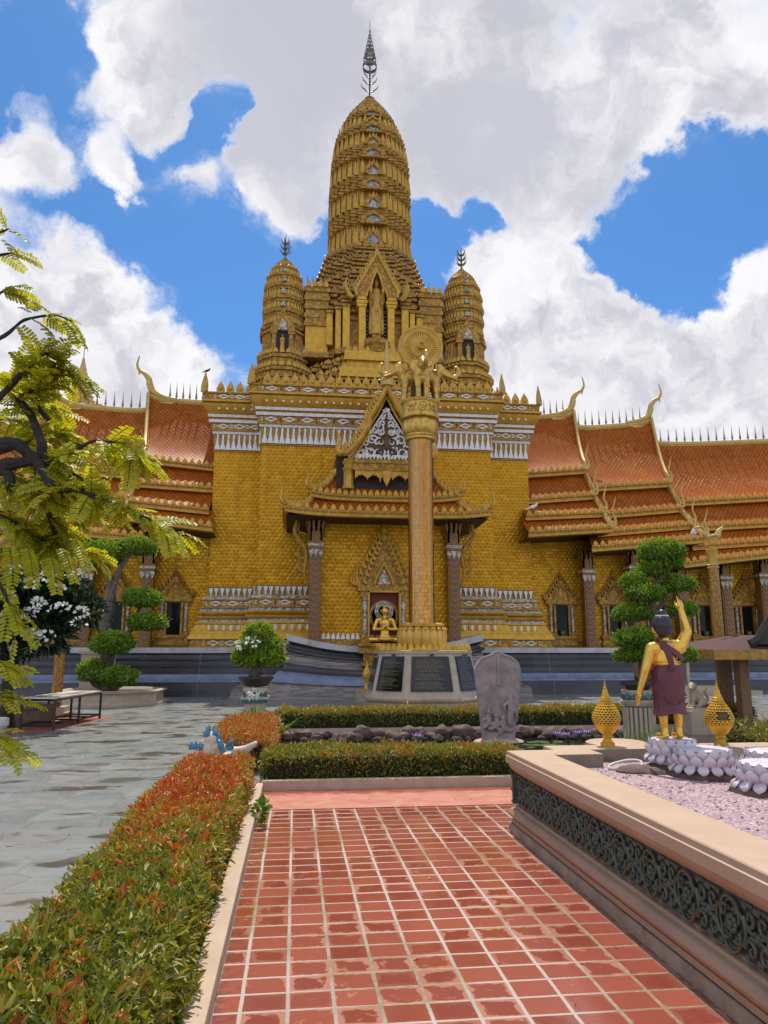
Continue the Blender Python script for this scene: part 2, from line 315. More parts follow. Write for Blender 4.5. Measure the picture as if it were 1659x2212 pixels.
def m_tiles():
    m, t, b = newmat('terracotta_tile'); p = t.pos(); x, y, z = t.sep(p)[:3]
    wob = t.noise(p, 3.0, 3, .5); 
    u = t.m('DIVIDE', t.m('ADD', x, t.m('MULTIPLY', t.m('SUBTRACT', wob, .5), .010)), .2125); v = t.m('DIVIDE', t.m('ADD', y, t.m('MULTIPLY', t.m('SUBTRACT', wob, .5), .010)), .177)
    fu, fv = t.m('FRACT', u), t.m('FRACT', v); cell = t.comb(t.m('FLOOR', u), t.m('FLOOR', v), 0.0); rnd = t.white(cell); rnd2 = t.white(t.vm('ADD', cell, (7.3, 1.7, 4.0)))
    du = t.m('SUBTRACT', .5, t.m('ABSOLUTE', t.m('SUBTRACT', fu, .5))); dv = t.m('SUBTRACT', .5, t.m('ABSOLUTE', t.m('SUBTRACT', fv, .5)))
    e = t.m('MINIMUM', du, t.m('MULTIPLY', dv, 1.0))
    grout = t.ramp(t.m('ADD', e, t.m('MULTIPLY', t.m('SUBTRACT', t.noise(p, 60, 3, .6), .5), .03)), .052, .034)
    vec = t.vm('ADD', p, t.vm('SCALE', t.comb(rnd, rnd2, 0.0), scale=9.0))
    pn = t.noise(vec, 9, 4, .55, dist=.6); wet_shade = t.noise(p, .7, 3, .5)
    # water film dried back from the tile edges: pale rim, dark centre with ragged islands
    rim = t.ramp(t.m('ADD', t.m('ADD', e, t.m('MULTIPLY', t.m('SUBTRACT', pn, .5), .55)), t.m('MULTIPLY', t.m('SUBTRACT', rnd, .5), .18)), .118, .058)
    isl = t.ramp(t.noise(vec, 15, 4, .6, dist=1.0), .60, .70)
    pale = t.m('MULTIPLY', t.m('MAXIMUM', rim, t.m('MULTIPLY', isl, .8)), t.ramp(rnd2, .15, .75, .15, 1.0))
    base = t.mix(rnd, (.215, .047, .030), (.33, .090, .058)); base = t.mix(t.ramp(t.noise(p, 38, 5, .7), .55, .8, 0, .35), base, (.25, .07, .04))
    dry = t.mix(rnd2, (.38, .142, .085), (.41, .175, .122))
    c = t.mix(pale, base, dry)
    puddle = t.m('MULTIPLY', t.ramp(t.noise(p, 1.35, 4, .55), .655, .68), 1.0)
    c = t.mix(puddle, c, (.30, .055, .012))
    edge_dark = t.m('MULTIPLY', t.ramp(t.m('ADD', x, t.m('MULTIPLY', t.noise(p, 9, 4, .6), .25)), -.02, -.22), t.ramp(t.noise(p, 17, 5, .65), .45, .62))
    c = t.mix(t.m('MULTIPLY', edge_dark, .75), c, (.11, .055, .04))  # darker blotches towards the left edge of the path
    gl = t.mix(t.ramp(wet_shade, .44, .56), (.43, .35, .30), (.22, .15, .07)); gl = t.mix(t.ramp(t.noise(p, 25, 4, .6), .4, .7, 0, .35), gl, (.5, .4, .32))
    c = t.mix(grout, c, gl)
    t.put(b.inputs['Base Color'], c)
    rr = t.mix(pale, t.ramp(rnd, 0, 1, .06, .15), .30); rr = t.mix(grout, rr, .6); rr = t.mix(puddle, rr, .03)
    t.put(b.inputs['Roughness'], rr)
    hh = t.m('SUBTRACT', t.m('MULTIPLY', t.noise(p, 30, 4, .6), .25), t.m('MULTIPLY', grout, t.m('SUBTRACT', 1.0, puddle)))
    hh = t.m('ADD', hh, t.m('ADD', t.m('MULTIPLY', t.m('MULTIPLY', fu, t.m('SUBTRACT', rnd, .5)), .5), t.m('MULTIPLY', t.m('MULTIPLY', fv, t.m('SUBTRACT', rnd2, .5)), .5)))
    t.put(b.inputs['Normal'], t.bump(hh, .30, .006)); return m
m_tiles()
def m_brick():
    m, t, b = newmat('brick_paving'); p = t.pos()
    n = t.new('ShaderNodeTexBrick'); t.put(n.inputs['Vector'], t.vm('ADD', p, t.vm('SCALE', t.vm('SUBTRACT', t.noise(p, 8, 3, .5, col=True), (.5, .5, .5)), scale=.02)))
    n.inputs['Scale'].default_value = 1; n.inputs['Brick Width'].default_value = .14; n.inputs['Row Height'].default_value = .07; n.inputs['Mortar Size'].default_value = .004
    t.put(n.inputs['Color1'], (.48, .15, .09)); t.put(n.inputs['Color2'], (.58, .24, .16)); t.put(n.inputs['Mortar'], (.40, .20, .14))
    y = t.sep(p)[1]
    wet_shade = t.m('MULTIPLY', t.ramp(t.m('ADD', y, t.m('MULTIPLY', t.noise(p, 4, 4, .6), .5)), 8.95, 9.2), .9)  # hedge shadow painted into the brick: darker red towards the kerb
    c = t.mix(t.ramp(t.noise(p, 5, 5, .6), .5, .7, 0, .5), n.outputs[0], (.38, .10, .06)); c = t.mix(wet_shade, c, (.30, .06, .03))
    t.put(b.inputs['Base Color'], c); t.put(b.inputs['Roughness'], t.mix(wet_shade, .5, .12)); t.put(b.inputs['Normal'], t.bump(n.outputs['Fac'], -.4, .006)); return m
m_brick()
def m_plaza():
    m, t, b = newmat('plaza_stone'); p0 = t.pos()
    p = t.vm('ADD', p0, t.vm('SCALE', t.vm('SUBTRACT', t.noise(p0, 1.4, 3, .5, col=True), (.5, .5, .5)), scale=.12))
    p = t.vm('MULTIPLY', p, (1, 1.25, 0))
    ed = t.vor(p, 1.7, 'DISTANCE_TO_EDGE', rnd=.5); rr = t.sep(t.vor(p, 1.7, 'F1', 'Color', .5)); d = t.vor(p, 1.7, 'F1', 'Distance', .5)
    joint = t.ramp(ed, .03, .010)
    n = t.noise(p0, 2.6, 7, .68); n2 = t.noise(t.vm('MULTIPLY', p0, (1, 2.2, 0)), 1.1, 6, .62, dist=.4); far = t.ramp(t.sep(p0)[1], 8, 17)
    c = t.mix(rr[0], (.255, .268, .250), (.20, .208, .192)); c = t.mix(t.ramp(rr[1], .80, .97, 0, .35), c, (.30, .23, .195)); c = t.mix(t.ramp(n, .5, .75, 0, .45), c, (.19, .195, .17)); c = t.mix(t.ramp(t.noise(p0, 24, 4, .7), .55, .75, 0, .3), c, (.42, .42, .40))
    # rain dries off the crowns of the stones first: damp streaks stay in the low places
    damp = t.ramp(t.m('ADD', n2, t.m('MULTIPLY', t.m('SUBTRACT', .30, d), .28)), t.m('SUBTRACT', .50, t.m('MULTIPLY', far, .03)), t.m('SUBTRACT', .57, t.m('MULTIPLY', far, .04)))
    wet_shade = t.m('MULTIPLY', damp, t.ramp(rr[2], .15, .45))
    c = t.mix(t.m('MULTIPLY', damp, .35), c, (.14, .135, .115)); c = t.mix(t.m('MULTIPLY', wet_shade, .8), c, (.085, .062, .045)); c = t.mix(t.m('MULTIPLY', joint, .4), c, (.16, .15, .135))
    t.put(b.inputs['Base Color'], c); t.put(b.inputs['Roughness'], t.mix(wet_shade, t.ramp(n, .3, .7, .2, .42), .09))
    h = t.m('SUBTRACT', t.m('MULTIPLY', t.noise(p0, 9, 5, .65), .3), joint)
    t.put(b.inputs['Normal'], t.bump(t.m('ADD', t.m('MULTIPLY', h, t.m('SUBTRACT', 1.0, t.m('MULTIPLY', wet_shade, .8))), t.m('MULTIPLY', rr[1], .5)), .35, .012)); return m
m_plaza()
def m_gravel():
    m, t, b = newmat('gravel'); p = t.pos()
    cc = t.sep(t.vor(p, 55, 'F1', 'Color')); d = t.vor(p, 55)
    c = t.mix(cc[0], (.36, .232, .25), (.50, .345, .368)); c = t.mix(t.ramp(cc[1], .7, 1), c, (.60, .48, .47)); c = t.mix(t.ramp(d, .45, .75), c, (.20, .125, .125)); c = t.mix(t.ramp(t.noise(p, 3, 4, .6), .5, .72, 0, .5), c, (.22, .14, .13))
    t.put(b.inputs['Base Color'], c); b.inputs['Roughness'].default_value = .75; t.put(b.inputs['Normal'], t.bump(d, -.9, .012)); return m
m_gravel()
def m_water():
    m, t, b = newmat('pond_water'); t.put(b.inputs['Base Color'], (.012, .014, .010)); b.inputs['Roughness'].default_value = .04
    t.put(b.inputs['Normal'], t.bump(t.noise(t.pos(), 6, 3, .5), .08, .02)); return m
m_water()
def m_leaf(name, stops, rough=.38, trans=.25, tint=True, var=.25):
    m, t, b = newmat(name)
    r = t.island()
    if tint:
        a = t.new('ShaderNodeAttribute', attribute_name='tint').outputs['Fac']; f = a
    else: f = r
    c = t.cramp(f, stops); c = t.mix(t.m('MULTIPLY', r, var * 2), c, t.mix(1.0, c, (.55, .6, .5), 'MULTIPLY'))
    t.put(b.inputs['Base Color'], c); b.inputs['Roughness'].default_value = rough
    tr = t.new('ShaderNodeBsdfTranslucent'); t.put(tr.inputs['Color'], t.mix(1.0, c, (1.3, 1.25, .6), 'MULTIPLY'))
    ms = t.new('ShaderNodeMixShader'); ms.inputs[0].default_value = trans
    t.l.new(b.outputs[0], ms.inputs[1]); t.l.new(tr.outputs[0], ms.inputs[2])
    t.l.new(ms.outputs[0], t.n['Material Output'].inputs[0]); return m
m_leaf('hedge_leaf', [(0, (.105, .125, .011)), (.30, (.28, .30, .023)), (.48, (.38, .335, .032)), (.66, (.54, .29, .034)), (.84, (.58, .19, .032)), (1, (.60, .075, .03))], .48, .25)
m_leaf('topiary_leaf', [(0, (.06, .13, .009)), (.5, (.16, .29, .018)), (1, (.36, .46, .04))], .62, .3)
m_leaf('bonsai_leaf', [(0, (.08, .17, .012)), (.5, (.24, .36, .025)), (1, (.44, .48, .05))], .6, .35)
m_leaf('tamarind_leaf', [(0, (.18, .20, .010)), (.5, (.43, .42, .018)), (.85, (.60, .56, .03)), (1, (.68, .62, .06))], .42, .5)
m_leaf('frangipani_leaf', [(0, (.008, .022, .008)), (.6, (.018, .045, .014)), (1, (.05, .09, .025))], .3, .12)
m_leaf('grass_leaf', [(0, (.08, .17, .015)), (1, (.18, .30, .04))], .45, .35, tint=False)
def m_frieze():
    m, t, b = newmat('bronze_green'); p = t.pos(); n = t.noise(p, 14, 5, .65)
    pt = t.new('ShaderNodeNewGeometry').outputs['Pointiness']
    c = t.mix(t.ramp(n, .35, .65), (.020, .040, .038), (.055, .085, .06)); c = t.mix(t.ramp(t.noise(p, 40, 4, .6), .55, .75, 0, .6), c, (.11, .10, .06)); c = t.mix(t.ramp(pt, .52, .58, 0, .5), c, (.15, .16, .11))
    t.put(b.inputs['Base Color'], c); b.inputs['Roughness'].default_value = .45; b.inputs['Metallic'].default_value = .2; return m
m_frieze()
def m_glass():
    m, t, b = newmat('window_glass'); t.put(b.inputs['Base Color'], (.008, .010, .010)); b.inputs['Roughness'].default_value = .08; b.inputs['Specular IOR Level'].default_value = .18; return m
m_glass()
# ------------------------------------------------------------------ mesh builder
class MB:
    def __init__(s): s.v = []; s.f = []; s.fm = []; s.mi = 0
    def add(s, vs, fs):
        o = len(s.v); s.v.extend([tuple(v) for v in vs]); s.f.extend([tuple(i + o for i in f) for f in fs]); s.fm.extend([s.mi] * len(fs)); return s
    def box(s, x0, x1, y0, y1, z0, z1):
        v = [(x, y, z) for z in (z0, z1) for y in (y0, y1) for x in (x0, x1)]
        return s.add(v, [(0, 2, 3, 1), (4, 5, 7, 6), (0, 1, 5, 4), (2, 6, 7, 3), (0, 4, 6, 2), (1, 3, 7, 5)])
    def loft(s, rings, closed=True, cap0=True, cap1=True):
        n = len(rings[0]); v = [p for r in rings for p in r]; f = []
        for k in range(len(rings) - 1):
            for i in range(n if closed else n - 1):
                j = (i + 1) % n; f.append((k * n + i, k * n + j, (k + 1) * n + j, (k + 1) * n + i))
        if cap0: f.append(tuple(range(n - 1, -1, -1)))
        if cap1: f.append(tuple((len(rings) - 1) * n + i for i in range(n)))
        return s.add(v, f)
    def prism(s, poly, z0, z1):
        return s.loft([[(x, y, z0) for x, y in poly], [(x, y, z1) for x, y in poly]])
    def lathe(s, prof, c=(0, 0, 0), n=24, sx=1, sy=1, mod=None, axis=None):
        rings = []
        for r, z in prof:
            ring = []
            for i in range(n):
                a = 2 * PI * i / n; q = r * (mod(a, z) if mod else 1)
                ring.append(Vector((q * math.cos(a) * sx, q * math.sin(a) * sy, z)))
            rings.append(ring)
        if axis is not None:
            q = Vector((0, 0, 1)).rotation_difference(Vector(axis)); rings = [[q @ p for p in r] for r in rings]
        return s.loft([[tuple(p + Vector(c)) for p in r] for r in rings])
    def tube(s, path, rad, n=8, sq=(1, 1), up=(0, 0, 1)):
        path = [Vector(p) for p in path]; m = len(path)
        if not hasattr(rad, '__len__'): rad = [rad] * m
        t0 = (path[1] - path[0]).normalized(); u = Vector(up)
        if abs(t0.dot(u)) > .95: u = Vector((1, 0, 0)) if abs(t0.x) < .9 else Vector((0, 1, 0))
        a = t0.cross(u).normalized(); rings = []
        for i, p in enumerate(path):
            t = (path[min(i + 1, m - 1)] - path[max(i - 1, 0)]).normalized()
            a = (a - t * a.dot(t)).normalized(); b = t.cross(a)
            rings.append([tuple(p + a * (rad[i] * sq[0] * math.cos(2 * PI * k / n)) + b * (rad[i] * sq[1] * math.sin(2 * PI * k / n))) for k in range(n)])
        return s.loft(rings)
    def sphere(s, c, r, n=12, m=8):
        r = (r, r, r) if not hasattr(r, '__len__') else r
        rings = []
        for k in range(m + 1):
            ph = PI * k / m; q = max(math.sin(ph), 1e-3)
            rings.append([(c[0] + r[0] * q * math.cos(2 * PI * i / n), c[1] + r[1] * q * math.sin(2 * PI * i / n), c[2] - r[2] * math.cos(ph)) for i in range(n)])
        return s.loft(rings)
    def cap(s, p0, p1, r0, r1, n=12):
        p0, p1 = Vector(p0), Vector(p1); L = (p1 - p0).length; prof = []
        for k in range(5): a = PI / 2 * k / 4; prof.append((max(r0 * math.sin(a), 1e-4), -r0 * math.cos(a)))
        for k in range(5): a = PI / 2 * k / 4; prof.append((max(r1 * math.cos(a), 1e-4), L + r1 * math.sin(a)))
        return s.lathe(prof, p0, n, axis=(p1 - p0) if L > 1e-6 else (0, 0, 1))
    def facade(s, poly, y0, y1):           # a shape drawn in x,z and given a depth
        return s.loft([[(x, y0, z) for x, z in poly], [(x, y1, z) for x, z in poly]])
    def grid(s, rows):
        n = len(rows[0]); f = []
        for k in range(len(rows) - 1):
            for i in range(n - 1): f.append((k * n + i, k * n + i + 1, (k + 1) * n + i + 1, (k + 1) * n + i))
        return s.add([p for r in rows for p in r], f)
    def sweep(s, path, prof, closed=False, zf=None):   # prof: (outwards, z); outwards = left of travel
        n = len(path); rows = []; P = [Vector((p[0], p[1])) for p in path]; mit = []
        for i in range(n):
            ns = []
            for a, b in ((i - 1, i), (i, i + 1)):
                if not closed and (a < 0 or b >= n): continue
                d = (P[b % n] - P[a % n]).normalized(); ns.append(Vector((-d.y, d.x)))
            if len(ns) == 1: mit.append(ns[0])
            else: mit.append((ns[0] + ns[1]) / max(.3, 1 + ns[0].dot(ns[1])))
        for o, z in prof:
            r = []
            for p, q in zip(P, mit):
                xy = p + q * o; r.append((xy.x, xy.y, z + (zf(xy.x, xy.y) if zf else 0)))
            if closed: r.append(r[0])
            rows.append(r)
        n2 = len(rows[0]); v = [p for r in rows for p in r]
        f = [(k * n2 + i + 1, k * n2 + i, (k + 1) * n2 + i, (k + 1) * n2 + i + 1) for k in range(len(rows) - 1) for i in range(n2 - 1)]
        return s.add(v, f)
    def xf(s, M, i0=0):
        s.v[i0:] = [tuple(M @ Vector(v)) for v in s.v[i0:]]; return s
    def build(s, name, mat, parent=None, smooth=35):
        me = bpy.data.meshes.new(name); me.from_pydata(s.v, [], s.f)
        for m in (mat if isinstance(mat, (list, tuple)) else [mat]): me.materials.append(MATS[m])
        if any(s.fm): me.polygons.foreach_set('material_index', s.fm)
        return link_mesh(name, me, parent, smooth)
def link_mesh(name, me, parent=None, smooth=35):
    if smooth: me.shade_smooth(); me.set_sharp_from_angle(angle=R(smooth))
    o = bpy.data.objects.new(name, me); COL.objects.link(o)
    if parent is None:                     # origin at the foot of the thing
        a = np.empty(len(me.vertices) * 3, 'f'); me.vertices.foreach_get('co', a); a = a.reshape(-1, 3)
        c = np.array([(a[:, 0].min() + a[:, 0].max()) / 2, (a[:, 1].min() + a[:, 1].max()) / 2, a[:, 2].min()])
        me.vertices.foreach_set('co', (a - c).ravel()); o.location = c; me.update()
    else: setpar(o, parent)
    return o
def setpar(o, p):
    o.parent = p
    if p.parent is None: o.matrix_parent_inverse = p.matrix_basis.inverted()
    return o
def tag(o, label, cat, group=None, kind=None):
    if label: o['label'] = label
    if cat: o['category'] = cat
    if group: o['group'] = group
    if kind: o['kind'] = kind
    return o
def struct(o): o['kind'] = 'structure'; return o
def thing(name, loc, label, cat, group=None, rz=0):
    o = bpy.data.objects.new(name, None); COL.objects.link(o); o.location = loc; o.rotation_euler = (0, 0, rz); o.empty_display_size = .2
    bpy.context.evaluated_depsgraph_get  # transforms below come from matrix_basis
    return tag(o, label, cat, group)
KIDS = lambda o: [c for c in COL.objects if c.parent == o]
def copy_tree(o, loc=None, label=None, rz=None, parent=None, scale=None):
    c = o.copy(); COL.objects.link(c)
    if parent is not None: c.parent = parent; c.matrix_parent_inverse = o.matrix_parent_inverse
    for k in KIDS(o): copy_tree(k, parent=c)
    if loc is not None: c.location = loc
    if rz is not None: c.rotation_euler = (0, 0, rz)
    if scale is not None: c.scale = scale
    if label: c['label'] = label
    return c
def dup(o, d, parent=None):                # a copy of a part, shifted by d
    c = copy_tree(o, parent=parent or o.parent); c.location = Vector(o.location) + Vector(d); return c
def organic(name, mb, voxel, mat, parent=None, it=4):
    me = bpy.data.meshes.new('tmp'); me.from_pydata(mb.v, [], mb.f); o = bpy.data.objects.new('tmp', me); COL.objects.link(o)
    m = o.modifiers.new('r', 'REMESH'); m.mode = 'VOXEL'; m.voxel_size = voxel
    if it: s = o.modifiers.new('s', 'SMOOTH'); s.factor = .5; s.iterations = it
    dg = bpy.context.evaluated_depsgraph_get(); me2 = bpy.data.meshes.new_from_object(o.evaluated_get(dg)); me2.name = name
    bpy.data.objects.remove(o); me2.materials.clear(); me2.materials.append(MATS[mat])
    return link_mesh(name, me2, parent, 80)
def spline(pts, n=6):
    P = [Vector(p) for p in pts]; P = [P[0] * 2 - P[1]] + P + [P[-1] * 2 - P[-2]]; out = []
    for i in range(1, len(P) - 2):
        a, b, c, d = P[i - 1:i + 3]
        for k in range(n):
            t = k / n; out.append(.5 * ((2 * b) + (c - a) * t + (2 * a - 5 * b + 4 * c - d) * t * t + (3 * b - a - 3 * c + d) * t ** 3))
    out.append(P[-2]); return out
def lerp(a, b, t): return a + (b - a) * t
LEAF = [(-.5, 0), (-.52, .3), (-.36, .58), (-.12, .82), (0, 1), (.12, .82), (.36, .58), (.52, .3), (.5, 0)]
def leaf(mb, c, nrm, w, h, th=.05, tilt=0.0):        # pointed leaf plate standing on c, facing nrm
    n = Vector((nrm[0], nrm[1], 0)).normalized(); t = Vector((-n.y, n.x, 0)); c = Vector(c)
    a = [c + t * (x * w) + Vector((0, 0, z * h)) + n * (tilt * z * h) for x, z in LEAF]
    b = [p + n * th * (.4 + .6 * (1 - i_z)) for p, (_, i_z) in zip(a, LEAF)]
    mb.loft([[tuple(p) for p in a], [tuple(p) for p in b]])
def redent(hw, c=(0, 0), bay=.36, hd=None):
    hd = hd or hw
    q = [(bay, 1), (bay, .90), (.52, .90), (.52, .79), (.66, .79), (.66, .66), (.79, .66), (.79, .52), (.90, .52), (.90, bay), (1, bay)]
    pts = q + [(x, -y) for x, y in q[::-1]]; pts = pts + [(-x, -y) for x, y in pts]
    pts = [(x, y) for x, y in pts]
    # order: going round clockwise from front-right so that 'left of travel' is outwards
    pts.sort(key=lambda p: 0)
    full = q + [(x, -y) for x, y in q[::-1]] + [(-x, -y) for x, y in q] + [(-x, y) for x, y in q[::-1]]
    return [(c[0] + x * hw, c[1] + y * hd) for x, y in full]
def ring(poly, z): return [(x, y, z) for x, y in poly]
def stack(mb, c, levels, bay=.36):          # levels: (halfwidth, z)
    mb.loft([ring(redent(h, c, bay)[::-1], z) for h, z in levels])
def mould(z0, z1, h0, h1, n=3, amp=.035):    # stepped mouldings between two levels
    out = []
    for k in range(n):
        a, b = lerp(z0, z1, k / n), lerp(z0, z1, (k + 1) / n); h = lerp(h0, h1, (k + .5) / n); d = (b - a)
        out += [(h * (1 - amp), a), (h * (1 - amp), a + d * .38), (h * (1 + amp), a + d * .45), (h * (1 + amp), a + d * .86), (h * (1 - amp * .3), b - d * .02)]
    return out
def antefix_ring(mb, c, hw, z, h, bay=.36, th=.05, fill=.86, front=False, per=None):
    P = redent(hw, c, bay); n = len(P)
    for i in range(n):
        a, b = Vector(P[i]), Vector(P[(i + 1) % n]); d = b - a; L = d.length
        if L < 1e-4: continue
        nr = Vector((-d.y, d.x)) / L
        if front and nr.y > .5: continue
        k = max(1, round(L / per)) if per else 1
        for j in range(k):
            m = a + d * ((j + .5) / k); leaf(mb, (m.x, m.y, z), nr, L / k * fill, h, th)
# ------------------------------------------------------------------ ground
X0, YF, YO, YC = 3.15, 28.8, 30.0, 33.0
m = MB(); m.add([(-900, -300, 0), (900, -300, 0), (900, 1500, 0), (-900, 1500, 0)], [(0, 1, 2, 3)]); struct(m.build('ground', 'plaza_stone', smooth=0))
m = MB(); m.add([(-.33, -4, .004), (1.97, -4, .004), (1.97, 6.95, .004), (2.5, 6.95, .004), (2.5, 8.02, .004), (-.33, 8.02, .004)], [(0, 1, 2, 3, 4, 5)]); struct(m.build('tiled_path', 'terracotta_tile', smooth=0))
m = MB(); m.add([(-.33, 8.02, .008), (3.3, 8.02, .008), (3.3, 9.06, .008), (-.33, 9.06, .008)], [(0, 1, 2, 3)]); struct(m.build('brick_strip', 'brick_paving', smooth=0))

# ------------------------------------------------------------------ temple tower
tower = thing('temple_tower', (X0, YF, 0), 'tall golden prang tower with white petal bands, gabled porch and two corner spires', 'temple')
hb, ho = 4.66, 6.62
PLAN = [(X0 - hb, YF), (X0 - hb, YO), (X0 - ho, YO), (X0 - ho, 37), (X0 + ho, 37), (X0 + ho, YO), (X0 + hb, YO), (X0 + hb, YF)]   # clockwise
cz = lambda py, out=0: zat(565, py, YF - out)
zA, zB = 4.07, 9.68                       # clear wall between base and cornice
m = MB(); m.sweep(PLAN, [(0, 1.6), (0, 12.0)], True); m.build('wall', 'gold_wall', tower)
m = MB(); m.prism([(x, y) for x, y in PLAN][::-1], 11.7, 12.0); m.build('roof_deck', 'gold_trim', tower)
def sag(x, y): return 0.10 * (min(abs(x - X0), 4.7) / 4.7) ** 2 if abs(x - X0) <= 4.9 else 0.02
B = [(.42, 1.66), (.42, 1.74), (.36, 1.78)]
def band(name, mat, prof): mm = MB(); mm.sweep(PLAN, prof, True); return mm.build(name, mat, tower, 40)
# base, from the bottom up
band('base_foot', 'gold_trim', [(.62, 1.60), (.62, 1.72), (.58, 1.74)])
band('base_frieze', 'gold_ornate', [(.58, 1.74), (.55, 2.02), (.60, 2.03)])
band('base_curve', 'gold_bright', [(.66, 2.03), (.64, 2.10), (.58, 2.20), (.57, 2.24)])
band('base_petal_band', 'gold_bright', [(.58, 2.24), (.52, 2.34), (.42, 2.52), (.38, 2.60), (.42, 2.62), (.42, 2.68)])
band('base_white_strip', 'colonette_mosaic', [(.33, 2.68), (.31, 2.80)])
band('base_torus', 'gold_trim', [(.36, 2.80), (.40, 2.84), (.41, 2.90), (.34, 2.94), (.28, 2.96), (.36, 2.98), (.40, 3.05), (.36, 3.10)])
band('base_white_strip', 'mirror_mosaic', [(.30, 3.10), (.27, 3.22)])
band('base_frieze', 'gold_ornate', [(.32, 3.22), (.32, 3.27), (.24, 3.28), (.22, 3.52), (.28, 3.53), (.28, 3.58)])
band('base_white_strip', 'colonette_mosaic', [(.20, 3.58), (.17, 3.69)])
band('petal_backing', 'gold_dark', [(.10, 3.69), (.055, 3.72), (.03, zA - .03), (.06, zA - .02), (.06, zA + .02), (.0, zA + .03)])
# cornice
band('petal_backing', 'gold_dark', [(.0, zB - .06), (.05, zB - .05), (.05, zB), (.03, zB + .01), (.06, 10.36)])
band('cornice_white_strip', 'white_mosaic', [(.10, 10.36), (.13, 10.47)])
band('cornice_frieze', 'gold_ornate', [(.18, 10.47), (.18, 10.52), (.14, 10.53), (.16, 10.80), (.2, 10.81)])
band('cornice_white_strip', 'white_mosaic', [(.24, 10.81), (.26, 10.93)])
band('cornice_moulding', 'gold_trim', [(.20, 10.93), (.18, 11.0), (.26, 11.03)])
band('cornice_white_strip', 'white_mosaic', [(.27, 11.03), (.30, 11.14)])
band('cornice_moulding', 'gold_trim', [(.24, 11.14), (.30, 11.19), (.36, 11.28), (.46, 11.40), (.50, 11.54), (.40, 11.56), (.40, 11.60), (.54, 11.62), (.54, 11.70), (.46, 11.72)])
band('cornice_frieze', 'gold_ornate', [(.46, 11.72), (.46, 11.96), (.52, 11.97), (.52, 12.03), (.2, 12.04)])
# patterns laid on the bands: the runs that face the court, and the short returns
RUNS = [((X0 - hb, YF), (X0 + hb, YF)), ((X0 - ho, YO), (X0 - hb, YO)), ((X0 + hb, YO), (X0 + ho, YO)), ((X0 - hb, YO), (X0 - hb, YF)), ((X0 + hb, YF), (X0 + hb, YO))]
def runs(pitch, out):
    for a, b in RUNS:
        a, b = Vector(a), Vector(b); d = (b - a); L = d.length; d /= L; nr = Vector((d.y, -d.x)); k = max(1, round(L / pitch))
        ext = out if L > 3 else 0
        for j in range(k):
            p = a + d * (L * (j + .5) / k) + nr * out; yield p, d, nr, L / k
def plate(mb, p, d, nr, poly, th):            # poly in (along, z)
    mb.loft([[(p.x + d.x * u + nr.x * th, p.y + d.y * u + nr.y * th, z) for u, z in poly], [(p.x + d.x * u - nr.x * .02, p.y + d.y * u - nr.y * .02, z) for u, z in poly]])
up = MB(); lo = MB(); H = 10.36 - zB; h2 = zA - 3.72
FL = [(.48, 0), (.44, .14), (.27, .38), (.15, .62), (.20, .80), (.25, .92), (.10, .985), (-.16, .97), (-.08, .84), (-.13, .62), (-.25, .38), (-.42, .14), (-.48, 0)]
FD = [(.44, 1), (.46, .82), (.36, .60), (.20, .38), (.17, .22), (.30, .08), (.28, 0), (-.05, .0), (-.12, .12), (-.10, .3), (-.22, .5), (-.36, .72), (-.44, 1)]
for p, d, nr, W in runs(.225, .07): plate(up, p, d, nr, [(u * W, zB + .02 + z * H * .96) for u, z in FL], .03)
for k, (p, d, nr, W) in enumerate(runs(.215, .10)):
    s = 1 if k % 2 else -1; plate(lo, p, d, nr, [(s * u * W * .84, 3.71 + z * (h2 - .04)) for u, z in FD], .03)
up.build('petal_band', 'white_mosaic', tower); lo.build('petal_band', 'white_mosaic', tower)
dm = MB()
for z0, z1, out, th in ((11.74, 11.95, .47, .02), (10.55, 10.79, .165, .02), (3.30, 3.52, .245, .02), (1.77, 2.0, .58, .02)):
    zc, hh = (z0 + z1) / 2, (z1 - z0) * .47
    for k, (p, d, nr, W) in enumerate(runs(.74, out)):
        w2 = .25
        for s1, s2 in ((1, 1), (1, -1), (-1, 1), (-1, -1)):
            plate(dm, p, d, nr, [(0, zc + s2 * hh), (s1 * w2, zc), (s1 * (w2 - .07), zc), (0, zc + s2 * (hh - .055))], th)
        for s in (-1, 1):
            plate(dm, p + d * (s * .36), d, nr, [(-.03, zc - hh * .6), (.03, zc - hh * .6), (.03, zc - hh * .25), (-.03, zc - hh * .25)], th)
            plate(dm, p + d * (s * .36), d, nr, [(-.03, zc + hh * .25), (.03, zc + hh * .25), (.03, zc + hh * .6), (-.03, zc + hh * .6)], th)
dm.build('diamond_inlay', 'white_mosaic', tower)
dr = MB()
for p, d, nr, W in runs(.33, .40): plate(dr, p, d, nr, [(-.035, 11.3), (.035, 11.3), (.045, 11.42), (0, 11.5), (-.045, 11.42)], .05)
dr.build('drop_ornament', 'silver_gold', tower)
bp = MB()
for p, d, nr, W in runs(.30, .50):
    q = [(-.13, 2.58), (-.14, 2.42), (0, 2.27), (.14, 2.42), (.13, 2.58)]; plate(bp, p, d, nr, [(u, z) for u, z in q], .03)
bp.build('base_petal', 'gold_bright', tower)
bp = MB()
for p, d, nr, W in runs(.30, .525): plate(bp, p, d, nr, [(-.05, 2.56), (-.055, 2.44), (0, 2.34), (.055, 2.44), (.05, 2.56)], .03)
bp.build('petal_inlay', 'white_mosaic', tower)
lf = MB()
for p, d, nr, W in runs(.36, .40): leaf(lf, (p.x, p.y, 12.03), nr, .32, .52, .12); lf.sphere((p.x + nr.x * .1, p.y + nr.y * .1, 12.18), (.10, .08, .11), 8, 5)
